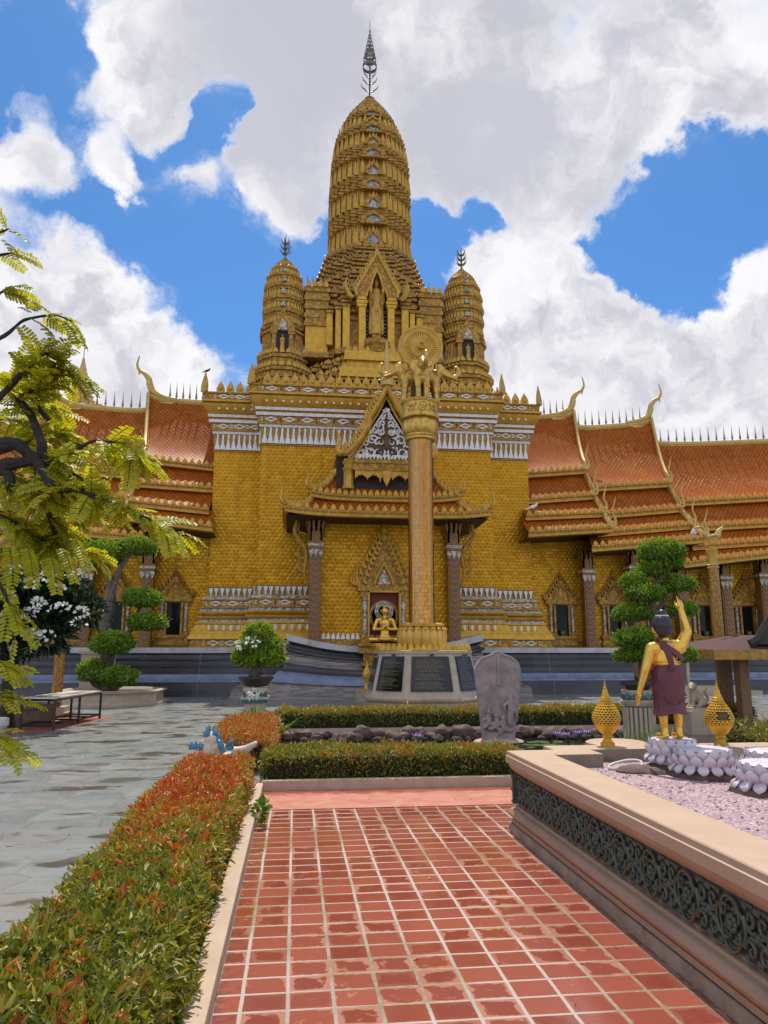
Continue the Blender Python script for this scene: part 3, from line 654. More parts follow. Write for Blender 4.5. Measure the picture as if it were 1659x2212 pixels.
for sx in (-1, 1):
    for hx, y in ((hb + .42, YF - .42), (ho + .42, YO - .42)): leaf(lf, (X0 + sx * hx, y, 12.03), (sx, -1), .34, .85, .12)
AF = lf.build('parapet_antefix', 'gold_trim', tower)

# stepped terraces behind the parapet
c3 = (X0, YC)
T1 = MB(); lv = []
zt = [12.0]
for (h0, h1, z0, z1) in ((4.05, 3.95, 12.0, 12.6), (3.80, 3.65, 12.6, 13.15), (3.45, 3.35, 13.15, 13.75), (3.20, 3.05, 13.75, 14.3)):
    d = z1 - z0; lv += [(h0 * .93, z0), (h0 * .93, z0 + d * .18), (h0 * .97, z0 + d * .22), (h0 * .97, z0 + d * .34), (h0 * .92, z0 + d * .38), (h0 * .92, z0 + d * .62), (h0, z0 + d * .68), (h0, z0 + d * .97), (h1, z1)]
stack(T1, c3, lv, .42); T1.build('stepped_terrace', 'prang_gold', tower, 30)
an = MB()
for hw, z in ((3.95, 12.6), (3.70, 13.15), (3.38, 13.75), (3.08, 14.3)): antefix_ring(an, c3, hw, z, .24, .42, .10, .8, True, .34)
an.build('antefix', 'gold_trim', tower)
# front platform that carries the standing figure
fp = MB()
for (x, y, z0, z1) in ((1.5, 28.95, 12.03, 12.68), (1.62, 28.8, 12.68, 12.82), (1.58, 28.82, 12.82, 13.1), (1.30, 29.1, 13.1, 13.48), (1.42, 28.95, 13.48, 13.62), (1.38, 28.97, 13.62, 13.88)): fp.box(X0 - x, X0 + x, y, 31, z0, z1)
fp.build('front_platform', 'gold_bright', tower, 0)
an = MB()
for k in range(11): leaf(an, (X0 - 1.4 + k * .28, 29.0, 13.1), (0, -1), .2, .28, .08)
for k in range(10): leaf(an, (X0 - 1.22 + k * .27, 29.1, 13.88), (0, -1), .2, .28, .08)
an.build('antefix', 'gold_trim', tower)
# body of the prang with pilasters
b1 = MB(); stack(b1, c3, [(3.15, 14.3), (3.15, 14.42), (3.05, 14.45), (3.05, 14.6), (2.92, 14.65), (2.88, 15.7), (2.96, 15.75), (2.96, 15.9)] + mould(15.9, 17.2, 3.0, 3.06, 4, .03) + [(2.7, 17.3)], .42); b1.build('body', 'prang_gold', tower, 30)
pl = MB()
for sx in (-1, 1):
    for (x, wd, y, z0, z1) in ((1.28, .30, 29.72, 14.3, 16.2), (1.62, .22, 29.86, 14.3, 16.1), (1.98, .26, 30.15, 14.6, 16.05)): pl.box(X0 + sx * x - wd / 2, X0 + sx * x + wd / 2, y, 31.5, z0, z1)
pl.build('pilaster', 'gold_bright', tower, 0)
pc = MB()
for sx in (-1, 1):
    for (x, wd, y, z0, n) in ((1.28, .38, 29.66, 16.2, 3), (1.62, .30, 29.80, 16.1, 2), (1.98, .34, 30.08, 16.05, 2)):
        for k in range(n): pc.box(X0 + sx * x - wd / 2 - .03 * k, X0 + sx * x + wd / 2 + .03 * k, y - .03 * k, 31.5, z0 + k * .16, z0 + k * .16 + .12)
    for (x, wd, y, z0) in ((1.28, .36, 29.64, 14.05), (1.62, .3, 29.78, 14.05)): pc.box(X0 + sx * x - wd / 2, X0 + sx * x + wd / 2, y, 31.5, z0, z0 + .25)
pc.build('pilaster_cap', 'prang_gold', tower, 0)
for sx in (-1, 1):
    x0_, x1_ = sorted((X0 + sx * 2.05, X0 + sx * 3.02)); sb = MB(); sb.box(x0_, x1_, 30.35, 33, 14.25, 15.55); sbo = sb.build('side_bay', 'gold_bright', tower, 0)
    sb = MB()
    for k in range(9):
        z = 15.5 + k * .2; o_ = (.07, .02, .05, .0, .06, .02, .08, .03, .1)[k]; sb.box(x0_ - o_, x1_ + o_, 30.35 - o_, 33, z, z + (.2 if k == 8 else .199))
    sb.box(x0_ - .05, x1_ + .05, 30.28, 33, 14.05, 14.3); sb.build('side_bay_moulding', 'prang_gold', sbo, 0)
    sb = MB()
    for k in range(4): leaf(sb, (x0_ + .12 + k * .25, 30.26, 17.3), (0, -1), .2, .36, .08)
    sb.build('antefix', 'gold_trim', sbo)
b2 = MB(); stack(b2, c3, mould(17.2, 19.75, 2.98, 2.10, 10, .024), .40); b2.build('stepped_shoulder', 'prang_brown', tower, 30)
an = MB()
for hw, z, h in ((2.96, 17.25, .34), (2.7, 18.05, .3), (2.30, 19.05, .28), (2.14, 19.72, .32)): antefix_ring(an, c3, hw, z, h, .40, .08, .8, False, .32)
an.build('antefix', 'gold_dark', tower)
# niche portico of the standing figure
po = MB()
xw, zt_ = .60, 18.1
for sx in (-1, 1):
    po.box(X0 + sx * .62 - .14, X0 + sx * .62 + .14, 29.35, 30.9, 13.9, 16.05)
    for k, (w_, z) in enumerate(((.20, 16.05), (.24, 16.2), (.20, 16.35))): po.box(X0 + sx * .64 - w_, X0 + sx * .64 + w_, 29.32 - .02 * k, 30.9, z, z + .13)
po.build('niche_pillar', 'gold_bright', tower, 0)
ar = [(0, 17.75), (.16, 17.35), (.25, 16.98), (.39, 16.78), (.46, 16.48), (.86, 16.48), (.90, 16.80), (.68, 17.2), (.48, 17.62), (.26, 18.05), (.10, 18.35), (0, 18.65)]
pe = MB(); pe.facade([(X0 + x, z) for x, z in ar] + [(X0 - x, z) for x, z in ar[::-1][1:-1]], 29.28, 29.7); pe.build('niche_pediment', 'gold_ornate', tower, 0)
rim = MB()
for sx in (-1, 1):
    rim.tube([(X0 + sx * x, 29.26, z) for x, z in ar[:5]], .05, 6); rim.tube(spline([(X0 + sx * x, 29.24, z) for x, z in ar[5:]], 3), .07, 6)
    for k in range(9):
        t = k / 8; x, z = lerp(.90, .13, t), lerp(16.8, 18.2, t); rim.tube(spline([(X0 + sx * x, 29.3, z - .1), (X0 + sx * (x + .10), 29.3, z + .12), (X0 + sx * (x + .04), 29.3, z + .36)], 3), [.08, .07, .055, .04, .03, .02, .01][:7], 5)
    for k in range(3): rim.tube(spline([(X0 + sx * (1.02 + .1 * k), 29.35, 16.45 + .1 * k), (X0 + sx * (1.24 + .06 * k), 29.35, 16.6 + .2 * k), (X0 + sx * (1.14 + .06 * k), 29.35, 17.0 + .22 * k)], 3), [.1, .1, .09, .07, .05, .03, .015], 5)
rim.tube([(X0, 29.4, 18.5), (X0, 29.4, 18.75), (X0, 29.4, 19.05)], [.08, .05, .01], 6)
rim.build('niche_flame', 'gold_trim', tower)
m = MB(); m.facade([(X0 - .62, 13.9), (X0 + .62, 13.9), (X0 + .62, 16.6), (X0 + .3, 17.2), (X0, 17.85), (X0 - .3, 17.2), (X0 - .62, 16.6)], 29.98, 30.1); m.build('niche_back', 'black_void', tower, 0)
m = MB()
for i in range(8):
    for j in range(34):
        x, z = X0 - .58 + i * .155 + (j % 2) * .07, 13.95 + j * .085
        if abs(x - X0) < .58: m.box(x - .025, x + .025, 29.955, 29.98, z - .025, z + .025)
m.build('niche_mosaic', 'white_mosaic', tower, 0)
# side porches of the prang: steep tiled roofs with spikes
sp = MB(); sr = MB(); ss = MB()
for sx in (-1, 1):
    xa, xb = X0 + sx * 2.0, X0 + sx * 2.95
    sr.loft([[(xa, 32.0, 17.5), (xa, 33.0, 18.9), (xa, 34.0, 17.5)], [(xb, 32.0, 17.4), (xb, 33.0, 18.6), (xb, 34.0, 17.4)]])
    sp.tube([(xb, 31.9, 17.25), (xb + sx * .02, 32.5, 17.9), (xb, 33, 18.7)], .09, 6); sp.tube(spline([(xb, 31.9, 17.3), (xb + sx * .1, 31.8, 17.65), (xb + sx * .02, 31.8, 18.1)], 3), [.1, .09, .08, .06, .04, .02, .01], 5)
    for k in range(4):
        for q in (32.05, 33.0): ss.tube([(xb - sx * .26 * k, q, 17.45 + (1.2 if q > 32.5 else 0)), (xb - sx * .26 * k, q, 17.8 + (1.2 if q > 32.5 else 0)), (xb - sx * .26 * k, q, 18.15 + (1.2 if q > 32.5 else 0))], [.05, .035, .005], 5)
sr.build('side_porch_roof', 'roof_tile', tower, 0); sp.build('side_porch_gable', 'gold_trim', tower); ss.build('side_porch_spikes', 'spike_metal', tower)

# the ribbed shaft: tiers of mouldings, leaf panels and niches
Zt = [19.95, 21.75, 23.5, 25.15, 26.5, 27.5]; Hw = [2.0, 2.0, 1.98, 1.90, 1.66, 1.26]
sh = MB(); fn = MB(); wn_ = MB(); wf = MB()
lv = mould(19.75, 19.95, 2.08, 2.02, 1, .03)
for k in range(5):
    z0, z1, h0, h1 = Zt[k], Zt[k + 1], Hw[k], Hw[k + 1]; d = z1 - z0; h = lambda t: lerp(h0, h1, t)
    lv += [(h(0) * .985, z0), (h(.0) * .985, z0 + d * .06), (h(.0) * .925, z0 + d * .07), (h(.58) * .925, z0 + d * .58)]
    for q in range(4):
        a = .59 + q * .10; f = (1.0, .965, 1.0, .97)[q]
        lv += [(h(a) * (f - .035), z0 + d * a), (h(a) * (f - .035), z0 + d * (a + .03)), (h(a) * f, z0 + d * (a + .04)), (h(a) * f, z0 + d * (a + .095))]
    antefix_ring(fn, c3, h(.25) * .95, z0 + d * .055, d * .52, .36, .13, .55, False, .31)
    y = YC - h(.3) * 1.0
    wf.facade([(X0 + u * .46, z0 + d * (.02 + v * .44)) for u, v in ((-1, 0), (-.95, .35), (-.6, .62), (-.2, .8), (0, 1.08), (.2, .8), (.6, .62), (.95, .35), (1, 0), (.55, 0), (.5, .32), (.2, .52), (0, .66), (-.2, .52), (-.5, .32), (-.55, 0))], y - .12, y + .15)
    wn_.facade([(X0 + u * .26, z0 + d * (.03 + v * .32)) for u, v in ((-1, 0), (-.9, .4), (-.35, .7), (0, .95), (.35, .7), (.9, .4), (1, 0))], y - .03, y + .1)
    y2 = YC - h(.72) * 1.0
    wf.facade([(X0 + u * .50, z0 + d * (.62 + v * .26)) for u, v in ((-1.15, 0), (-1.05, .5), (-.75, .62), (-.3, .95), (0, 1.1), (.3, .95), (.75, .62), (1.05, .5), (1.15, 0), (.72, 0), (.62, .4), (.3, .64), (0, .74), (-.3, .64), (-.62, .4), (-.72, 0))], y2 - .16, y2 + .1)
    wn_.facade([(X0 + u * .36, z0 + d * (.62 + v * .2)) for u, v in ((-1, 0), (-.85, .5), (-.4, .85), (0, .95), (.4, .85), (.85, .5), (1, 0))], y2 - .06, y2 + .1)
    wf.box(X0 - .62, X0 + .62, y2 - .14, y2 + .1, z0 + d * .55, z0 + d * .61)
stack(sh, c3, lv, .36); sh.build('shaft', 'prang_gold', tower, 30); fn.build('leaf_panel', 'gold_trim', tower, 30); wf.build('shaft_niche', 'gold_ornate', tower, 0); wn_.build('niche_pane', 'mirror_mosaic', tower, 0)
cp = MB(); lv = []
for k in range(6):
    t0, t1 = k / 6, (k + 1) / 6; f = lambda t: 1.26 * max(0, 1 - t ** 1.15) + .22 * t
    za, zb_ = lerp(27.5, 29.05, t0), lerp(27.5, 29.05, t1); lv += [(f(t0) * 1.02, za), (f(t0) * 1.02, za + .10), (f(t0) * .93, za + .12), (f(t1) * .98, zb_)]
cp.lathe([(r, z) for r, z in lv] + [(.2, 29.1), (.26, 29.16), (.1, 29.3)], (X0, YC, 0), 28, mod=lambda a, z: 1 + .03 * math.cos(12 * a)); cp.build('crown', 'prang_gold', tower, 30)
an = MB()
for k in range(16):
    a = 2 * PI * k / 16; leaf(an, (X0 + 1.2 * math.cos(a), YC + 1.2 * math.sin(a), 27.52), (math.cos(a), math.sin(a)), .36, .5, .06, -.3)
an.build('leaf_panel', 'gold_trim', tower)
zs = 0.0
fi = MB(); fi.tube([(X0, YC, zs), (X0, YC, zs + 4), (X0, YC, zs + 9.1)], [.085, .05, .02], 8)
for k, (dz, rr) in enumerate(((.9, .80), (1.75, .68), (2.5, .58))):
    for q in range(4):
        a = PI / 2 * q + .0; c, s_ = math.cos(a), math.sin(a)
        fi.tube(spline([(X0, YC, zs + dz), (X0 + c * rr * .35, YC + s_ * rr * .35, zs + dz + .02), (X0 + c * rr * .55, YC + s_ * rr * .55, zs + dz + .25), (X0 + c * rr * .8, YC + s_ * rr * .8, zs + dz + .42), (X0 + c * rr, YC + s_ * rr, zs + dz + .85)], 3), [.05] * 5 + [.055] * 4 + [.05, .04, .025, .01], 6)
for k in range(9):
    z = zs + 3.55 + k * .48 + (0 if k == 0 else .35); r = .60 * (1 - k / 9) ** 1.1 + .03
    prof = [(r, z), (r * 1.01, z + .34 * (1 - k / 11)), (r * .94, z + .34 * (1 - k / 11)), (r * .93, z)]
    n = 20
    rg = [[(X0 + q * math.cos(2 * PI * i / n), YC + q * math.sin(2 * PI * i / n), zz) for i in range(n)] for q, zz in prof]; rg.append(rg[0]); fi.loft(rg, True, False, False)
    for q in range(4): a = PI / 4 + PI / 2 * q; fi.tube([(X0, YC, z + .3), (X0 + r * math.cos(a), YC + r * math.sin(a), z + .12)], .018, 5)
fi.xf(Matrix.Translation((X0, YC, 29.15)) @ Matrix.Diagonal((.58, .58, .515, 1)) @ Matrix.Translation((-X0, -YC, 0))); fi.build('spire_finial', 'spire_metal', tower)

# corner spires
cxL = -.83; cY = 31.0
def corner_spire(cx, cy):
    bm = MB(); c = (cx, cy)
    stack(bm, c, [(1.18, 12.0), (1.18, 12.5)] + mould(12.5, 13.4, 1.14, 1.22, 3, .04) + mould(13.4, 14.05, 1.0, 1.06, 2, .04), .38)
    o = bm.build('corner_spire', 'prang_gold', tower, 30)
    u = MB(); stack(u, c, [(.90, 14.05), (.88, 15.05)] + mould(15.05, 15.5, .88, .84, 2, .05), .4); u.build('spire_chamber', 'prang_gold', o, 30)
    rf = MB()
    for sx in (-1, 1): rf.loft([[(cx + sx * .5, cy - .4, 15.1), (cx + sx * .5, cy, 15.75), (cx + sx * .5, cy + .4, 15.1)], [(cx + sx * 1.0, cy - .4, 15.0), (cx + sx * 1.0, cy, 15.6), (cx + sx * 1.0, cy + .4, 15.0)]])
    rf.build('small_roof', 'roof_tile', o, 0)
    n = MB(); y = cy - .98
    for sx in (-1, 1): n.box(cx + sx * .36 - .09, cx + sx * .36 + .09, y, cy - .7, 14.05, 15.0); n.box(cx + sx * .38 - .15, cx + sx * .38 + .15, y - .04, cy - .7, 14.92, 15.08)
    n.facade([(cx + a * .54, 15.08 + b * .8) for a, b in ((-1, 0), (-.85, .3), (-.4, .75), (0, 1.35), (.4, .75), (.85, .3), (1, 0))], y - .02, cy - .7); n.build('spire_niche', 'gold_ornate', o, 0)
    n = MB(); n.box(cx - .3, cx + .3, cy - .92, cy - .85, 14.05, 15.05); n.build('niche_back', 'black_void', o, 0)
    n = MB(); n.facade([(cx + a * .2, 15.12 + b * .42) for a, b in ((-1, 0), (-.5, .8), (0, 1.2), (.5, .8), (1, 0))], y - .05, y); n.build('niche_pane', 'colonette_mosaic', o, 0)
    s = MB(); l = MB(); wp = MB(); zz = [15.5, 16.15, 16.75, 17.35, 17.88, 18.3]; hh = [.90, .93, .93, .89, .79, .60]; lv = []
    for k in range(5):
        z0, z1, h0, h1 = zz[k], zz[k + 1], hh[k], hh[k + 1]; d = z1 - z0
        lv += [(h0, z0), (h0, z0 + d * .1), (h0 * .9, z0 + d * .12), (lerp(h0, h1, .5) * .9, z0 + d * .55), (lerp(h0, h1, .6) * .95, z0 + d * .6), (lerp(h0, h1, .6) * .95, z0 + d * .72), (lerp(h0, h1, .8) * .93, z0 + d * .76), (lerp(h0, h1, .85) * 1.0, z0 + d * .82), (lerp(h0, h1, .9) * 1.0, z0 + d * .98)]
        antefix_ring(l, c, lerp(h0, h1, .25) * .95, z0 + d * .1, d * .5, .36, .06, .62, False, .22)
        yy = cy - lerp(h0, h1, .3)
        wp.facade([(cx + a * .11, z0 + d * (.1 + b * .42)) for a, b in ((-1, 0), (-.95, .5), (0, 1), (.95, .5), (1, 0))], yy - .09, yy + .1)
    stack(s, c, lv, .36); s.build('ribbed_shaft', 'prang_gold', o, 30); l.build('leaf_panel', 'gold_trim', o, 30); wp.build('niche_pane', 'mirror_mosaic', o, 0)
    k = MB(); lv = []
    for q in range(5):
        f = lambda t: .61 * max(0, 1 - t ** 1.2) + .1 * t; a, b = q / 5, (q + 1) / 5; lv += [(f(a), lerp(18.3, 18.88, a)), (f(a), lerp(18.3, 18.88, a) + .05), (f(b), lerp(18.3, 18.88, b))]
    k.lathe(lv + [(.12, 18.92), (.05, 19.0)], (cx, cy, 0), 20, mod=lambda a, z: 1 + .04 * math.cos(10 * a)); k.build('crown', 'prang_gold', o, 30)
    f = MB(); f.tube([(cx, cy, 18.9), (cx, cy, 19.6), (cx, cy, 20.2)], [.05, .04, .01], 6)
    for dz, rr in ((.22, .28), (.46, .26), (.70, .22)):
        for q in range(6):
            a = PI / 3 * q + .3; f.tube(spline([(cx, cy, 18.95 + dz), (cx + rr * .5 * math.cos(a), cy + rr * .5 * math.sin(a), 19.0 + dz), (cx + rr * math.cos(a), cy + rr * math.sin(a), 19.2 + dz)], 3), [.035, .035, .035, .03, .025, .02, .01], 5)
    f.build('spire_finial', 'spire_metal', o)
    an = MB()
    for hw, z in ((1.18, 12.5), (1.22, 13.4), (1.06, 14.05)): antefix_ring(an, c, hw, z, .24, .38, .06, .75, False, .3)
    an.build('antefix', 'gold_trim', o)
    return o
cs = corner_spire(cxL, cY); dup(cs, (8.1, 0, 0))

# porch: plinth with rising ends, niche wall, pillars, hipped skirts and gable
YP = 25.4
xl, xr = X0 - 2.95, X0 + 2.95
pp = [(xl, 29), (xl, YP + 1.0), (xr, YP + 1.0), (xr, 29)]
pp = [(xl, 29.0)] + [(lerp(xl, xr, k / 14), YP + 1.0) for k in range(15)][0:] + [(xr, 29.0)]
pp = [(xl, 29.0), (xl, YP + 1.0)] + [(lerp(xl, xr, k / 14), YP + 1.0) for k in range(1, 14)] + [(xr, YP + 1.0), (xr, 29.0)]
bow = lambda x, y: .34 * (abs(x - X0) / 3.0) ** 2.2 - .10
pp = pp[::-1]; pp = [(x, y) for x, y in pp]; pp = pp[::-1]
# travel must keep outwards on the left: from the right flank round the front to the left flank
pp = pp[::-1]
def porch_band(name, mat, prof, fade=True):
    mm = MB(); mm.sweep(pp, prof, False, lambda x, y: bow(x, y) * max(0, min(1, prof_z[0] / 1.8)))
    return mm
def pband(name, mat, prof):
    mm = MB(); rows0 = len(prof)
    mm.sweep(pp, prof, False)
    mm.v = [(x, y, z + bow(x, y) * max(0, min(1, z / 1.7))) for x, y, z in mm.v]; return mm.build(name, mat, tower, 40)
pband('porch_plinth', 'plinth_weathered', [(1.15, 0.0), (1.10, .30), (1.0, .38), (.97, .44)])
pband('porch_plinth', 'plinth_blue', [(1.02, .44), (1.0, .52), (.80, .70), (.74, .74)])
pband('porch_plinth', 'plinth_granite', [(.74, .74), (.74, .80), (.62, .82), (.58, .95), (.62, .97)])
pband('porch_plinth', 'plinth_weathered', [(.62, .97), (.62, 1.05), (.50, 1.10), (.46, 1.22), (.50, 1.24), (.42, 1.32)])
pband('porch_plinth', 'plinth_granite', [(.52, 1.32), (.52, 1.40), (.40, 1.44), (.36, 1.52), (.46, 1.60)])
pband('porch_plinth', 'white_band', [(.48, 1.60), (.50, 1.80), (-.2, 1.82)])
m = MB(); m.box(X0 - 2.35, X0 + 2.35, 26.75, 28.9, 1.7, 6.3); m.build('niche_wall', 'gold_wall', tower, 0)
m = MB(); m.box(X0 - 2.4, X0 + 2.4, 26.70, 26.76, 1.75, 2.0); m.build('niche_wall_skirting', 'gold_ornate', tower, 0)
m = MB()
for k in range(28): leaf(m, (X0 - 2.35 + k * .175, 26.72, 2.0), (0, -1), .13, .24, .03)
m.build('skirting_petals', 'white_mosaic', tower, 0)
def pillar(cx, cy, z0, z1, w, parent):
    p = MB(); p.box(cx - w / 2, cx + w / 2, cy - w / 2, cy + w / 2, z0, z1); p.box(cx - w * .36, cx + w * .36, cy - w * .58, cy + w * .58, z0, z1 - .4); o = p.build('pillar', 'pillar_gold', parent, 0)
    q = MB(); k = 0; z = z0 + .25
    while z < z1 - 1.1:
        q.facade([(cx - .11, z + .07), (cx, z - .02), (cx + .11, z + .07), (cx + .11, z + .13), (cx, z + .04), (cx - .11, z + .13)], cy - w * .58 - .02, cy - w * .5); z += .215
    q.build('chevron_inlay', 'purple_inlay', o, 0)
    c = MB(); c.box(cx - w * .62, cx + w * .62, cy - w * .66, cy + w * .62, z1 - 1.02, z1 - .94); c.box(cx - w * .6, cx + w * .6, cy - w * .64, cy + w * .6, z1 - .84, z1 - .76)
    for a in range(10):
        t = 2 * PI * a / 10; r0, r1 = w * .52, w * .78
        c.tube([(cx + r0 * math.cos(t), cy + r0 * math.sin(t), z1 - .72), (cx + r0 * 1.1 * math.cos(t), cy + r0 * 1.1 * math.sin(t), z1 - .4), (cx + r1 * math.cos(t), cy + r1 * math.sin(t), z1 - .02)], [.05, .055, .07], 5)
    c.box(cx - w * .5, cx + w * .5, cy - w * .5, cy + w * .5, z1 - .75, z1); c.build('capital', 'pillar_gold', o, 40)
    r = MB(); r.box(cx - w * .66, cx + w * .66, cy - w * .70, cy + w * .66, z1 - .94, z1 - .84); 
    for a in (-1, 0, 1): leafs = [(cx + a * w * .42 + u * w * .2, z1 - 1.05 - v) for u, v in ((-1, 0), (-.8, .16), (0, .30), (.8, .16), (1, 0))]; r.facade(leafs, cy - w * .66, cy - w * .5)
    r.build('capital_ring', 'colonette_mosaic', o, 0)
    return o
pz0, pz1 = 1.72, 6.2
pil = pillar(X0 - 2.5, 26.45, pz0, pz1, .42, tower); dup(pil, (5.0, 0, 0))
def naga_bracket(cx, sx):
    b = MB(); pts = [(0, -.2), (.16, .35), (.08, 1.0), (.30, 1.45), (.52, 1.75), (.46, 2.2), (.60, 2.55), (.82, 2.62), (.90, 2.40)]
    b.tube(spline([(cx + sx * x, 26.4 - x * .25, 4.0 + z) for x, z in pts], 4), [.03 + .05 * math.sin(PI * min(1, k / 24)) for k in range(33)], 8)
    for z in (.35, .8, 1.3, 1.7): b.tube(spline([(cx + sx * .12, 26.4, 4.0 + z), (cx + sx * .40, 26.3, 4.1 + z), (cx + sx * .34, 26.3, 4.45 + z)], 3), [.06, .06, .055, .05, .035, .02, .01], 5)
    return b.build('roof_bracket', 'gold_dark', tower)
naga_bracket(X0 - 2.74, -1); naga_bracket(X0 + 2.74, 1)
# hipped skirt roofs
def skirt(name, hx0, y0, z0, hx1, y1, z1, curve=.22):
    # from inner top (half width hx0, front y0) down to the eave (hx1, y1), corners swept up
    def eave(h, yf, z, lift):
        L = [];
        for k in range(9): L.append((X0 - h, lerp(29.2, yf, k / 8), z + lift * (k / 8) ** 4))
        for k in range(1, 25): t = k / 24; L.append((lerp(X0 - h, X0 + h, t), yf, z + lift * abs(2 * t - 1) ** 4))
        for k in range(1, 9): L.append((X0 + h, lerp(yf, 29.2, k / 8), z + lift * (1 - k / 8) ** 4))
        return L
    rows = []
    for q in range(7):
        t = q / 6; s = -curve * math.sin(PI * t) ; L = eave(lerp(hx0, hx1, t), lerp(y0, y1, t), lerp(z0, z1, t) + s, .14 * t * t); rows.append(L)
    m = MB(); m.grid(rows); r = m.build(name, 'roof_tile', tower, 60)
    e = rows[-1]; f = MB()
    f.loft([[(x, y, z + dz) for x, y, z in [((p[0] - X0) * (1 + o) + X0, p[1] - o * 3, p[2]) for p in e]] for o, dz in ((.0, .02), (.012, .02), (.014, -.06), (.006, -.07), (.006, -.19), (.0, -.21), (-.03, -.22))], False, False, False)
    f.build('eave_board', 'gold_trim', r, 40)
    a = MB(); dk = MB()
    for i in range(len(e) - 1):
        p, q = Vector(e[i]), Vector(e[i + 1]); L = (q - p).length; k = max(1, round(L / .27)); nr = Vector((q.y - p.y, -(q.x - p.x), 0))
        for j in range(k):
            c = p.lerp(q, (j + .5) / k); leaf(a, (c.x, c.y, c.z + .02), nr, .17, .22, .05)
            n_ = nr.normalized()
            for u in (-.3, .2): cc = c + (q - p).normalized() * (u * L / k * .9) + n_ * .06; dk.box(cc.x - .045, cc.x + .045, cc.y - .045, cc.y + .045, cc.z - .075, cc.z - .0)
    a.build('eave_leaf', 'gold_trim', r, 30); dk.build('eave_dentil', 'gold_dark', r, 0)
    h = MB()
    for sx in (-1, 1):
        hp = [(X0 + sx * (lerp(hx0, hx1, t) + .0), lerp(y0, y1, t), lerp(z0, z1, t) - curve * math.sin(PI * t) + .14 * t * t + .06) for t in [k / 8 for k in range(9)]]
        h.tube(hp, .09, 8)
        for k in range(1, 9): p = hp[k]; leaf(h, p, (sx * .7, -.7), .2, .22, .06)
        p = hp[-1]; h.tube(spline([p, (p[0] + sx * .15, p[1] - .1, p[2] + .15), (p[0] + sx * .12, p[1] - .1, p[2] + .45), (p[0] + sx * .17, p[1] - .1, p[2] + .85)], 4), [.07, .08, .08, .075, .07, .06, .055, .05, .04, .03, .02, .015, .01], 6)
        h.tube(spline([p, (p[0] + sx * .02, p[1] - .1, p[2] + .2), (p[0] - sx * .08, p[1] - .1, p[2] + .42)], 3), [.06, .06, .05, .04, .03, .02, .01], 6)
    h.build('hip_flame', 'gold_trim', r, 50)
    return r
skirt('lower_skirt_roof', 2.6, 26.2, 7.0, 3.6, 25.2, 6.36)
skirt('upper_skirt_roof', 1.7, 26.6, 8.15, 2.72, 26.0, 7.08)
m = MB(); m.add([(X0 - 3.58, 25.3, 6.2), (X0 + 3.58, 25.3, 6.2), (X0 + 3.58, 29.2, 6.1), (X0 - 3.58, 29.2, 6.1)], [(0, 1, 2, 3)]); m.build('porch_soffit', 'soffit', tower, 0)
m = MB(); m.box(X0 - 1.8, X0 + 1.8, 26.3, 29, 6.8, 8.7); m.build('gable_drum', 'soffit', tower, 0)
# gable with mosaic tympanum
YG = 25.9
zg = lambda py: zat(838, py, YG)
gx, zb, za = 1.42, zg(993), zg(883)
ty = MB(); ty.facade([(X0 - gx, zb), (X0 + gx, zb), (X0 + .62, lerp(zb, za, .52)), (X0, za + .1), (X0 - .62, lerp(zb, za, .52))], YG + .1, YG + .25); tyo = ty.build('tympanum', 'bronze_dark', tower, 0)
cu = MB()
def curl(cx, cz_, r, a0, turns, sx, th=.035):
    pts = []
    for k in range(18): t = k / 17; a = a0 + turns * 2 * PI * t; q = r * (1 - .82 * t); pts.append((cx + sx * q * math.cos(a), YG + .07, cz_ + q * math.sin(a)))
    cu.tube(pts, [th * (1 - .5 * k / 17) for k in range(18)], 5)
rr_ = random.Random(3)
for sx in (-1, 1):
    for (u, v, r, a, t_) in ((.28, .09, .24, 2.6, 1.3), (.62, .10, .25, .4, -1.35), (.92, .08, .19, 2.5, 1.2), (1.15, .05, .12, .5, -1.1), (.22, .30, .2, -.5, 1.2), (.52, .33, .2, 2.8, -1.2), (.78, .26, .14, .4, 1.1), (.18, .50, .15, .4, -1.2), (.42, .52, .13, 2.5, 1.2), (.15, .66, .12, -.5, 1.1), (.12, .79, .09, .4, -1.1), (.33, .63, .09, 2.5, 1.0), (.07, .9, .06, .4, 1)):
        curl(X0 + sx * u, lerp(zb, za, v) + .1, r, a, t_, sx, .042)
    for k in range(26):
        v = rr_.random() ** 1.3; u = rr_.uniform(.05, max(.08, gx * (1 - v) * .85)); c = (X0 + sx * u, lerp(zb, za, v) + .05); a = rr_.uniform(0, 6.28); L = .09
        cu.facade([(c[0] + L * math.cos(a), c[1] + L * math.sin(a)), (c[0] + .035 * math.cos(a + 1.57), c[1] + .035 * math.sin(a + 1.57)), (c[0] - L * .5 * math.cos(a), c[1] - L * .5 * math.sin(a)), (c[0] - .035 * math.cos(a + 1.57), c[1] - .035 * math.sin(a + 1.57))], YG + .05, YG + .1)
    cu.tube([(X0 + sx * gx * .97, YG + .07, zb + .03), (X0 + sx * .60, YG + .07, lerp(zb, za, .53)), (X0, YG + .07, za + .05)], .035, 5)
for k in range(22): x = X0 - 1.36 + k * .13; cu.facade([(x - .055, zb + .14), (x + .055, zb + .14), (x, zb - .02)][::-1], YG + .04, YG + .1)
cu.box(X0 - gx, X0 + gx, YG + .04, YG + .1, zb + .14, zb + .19)
cu.build('scroll_mosaic', 'white_mosaic', tyo, 40)
fg = MB()     # worn dark relief figure in the middle of the scrolls
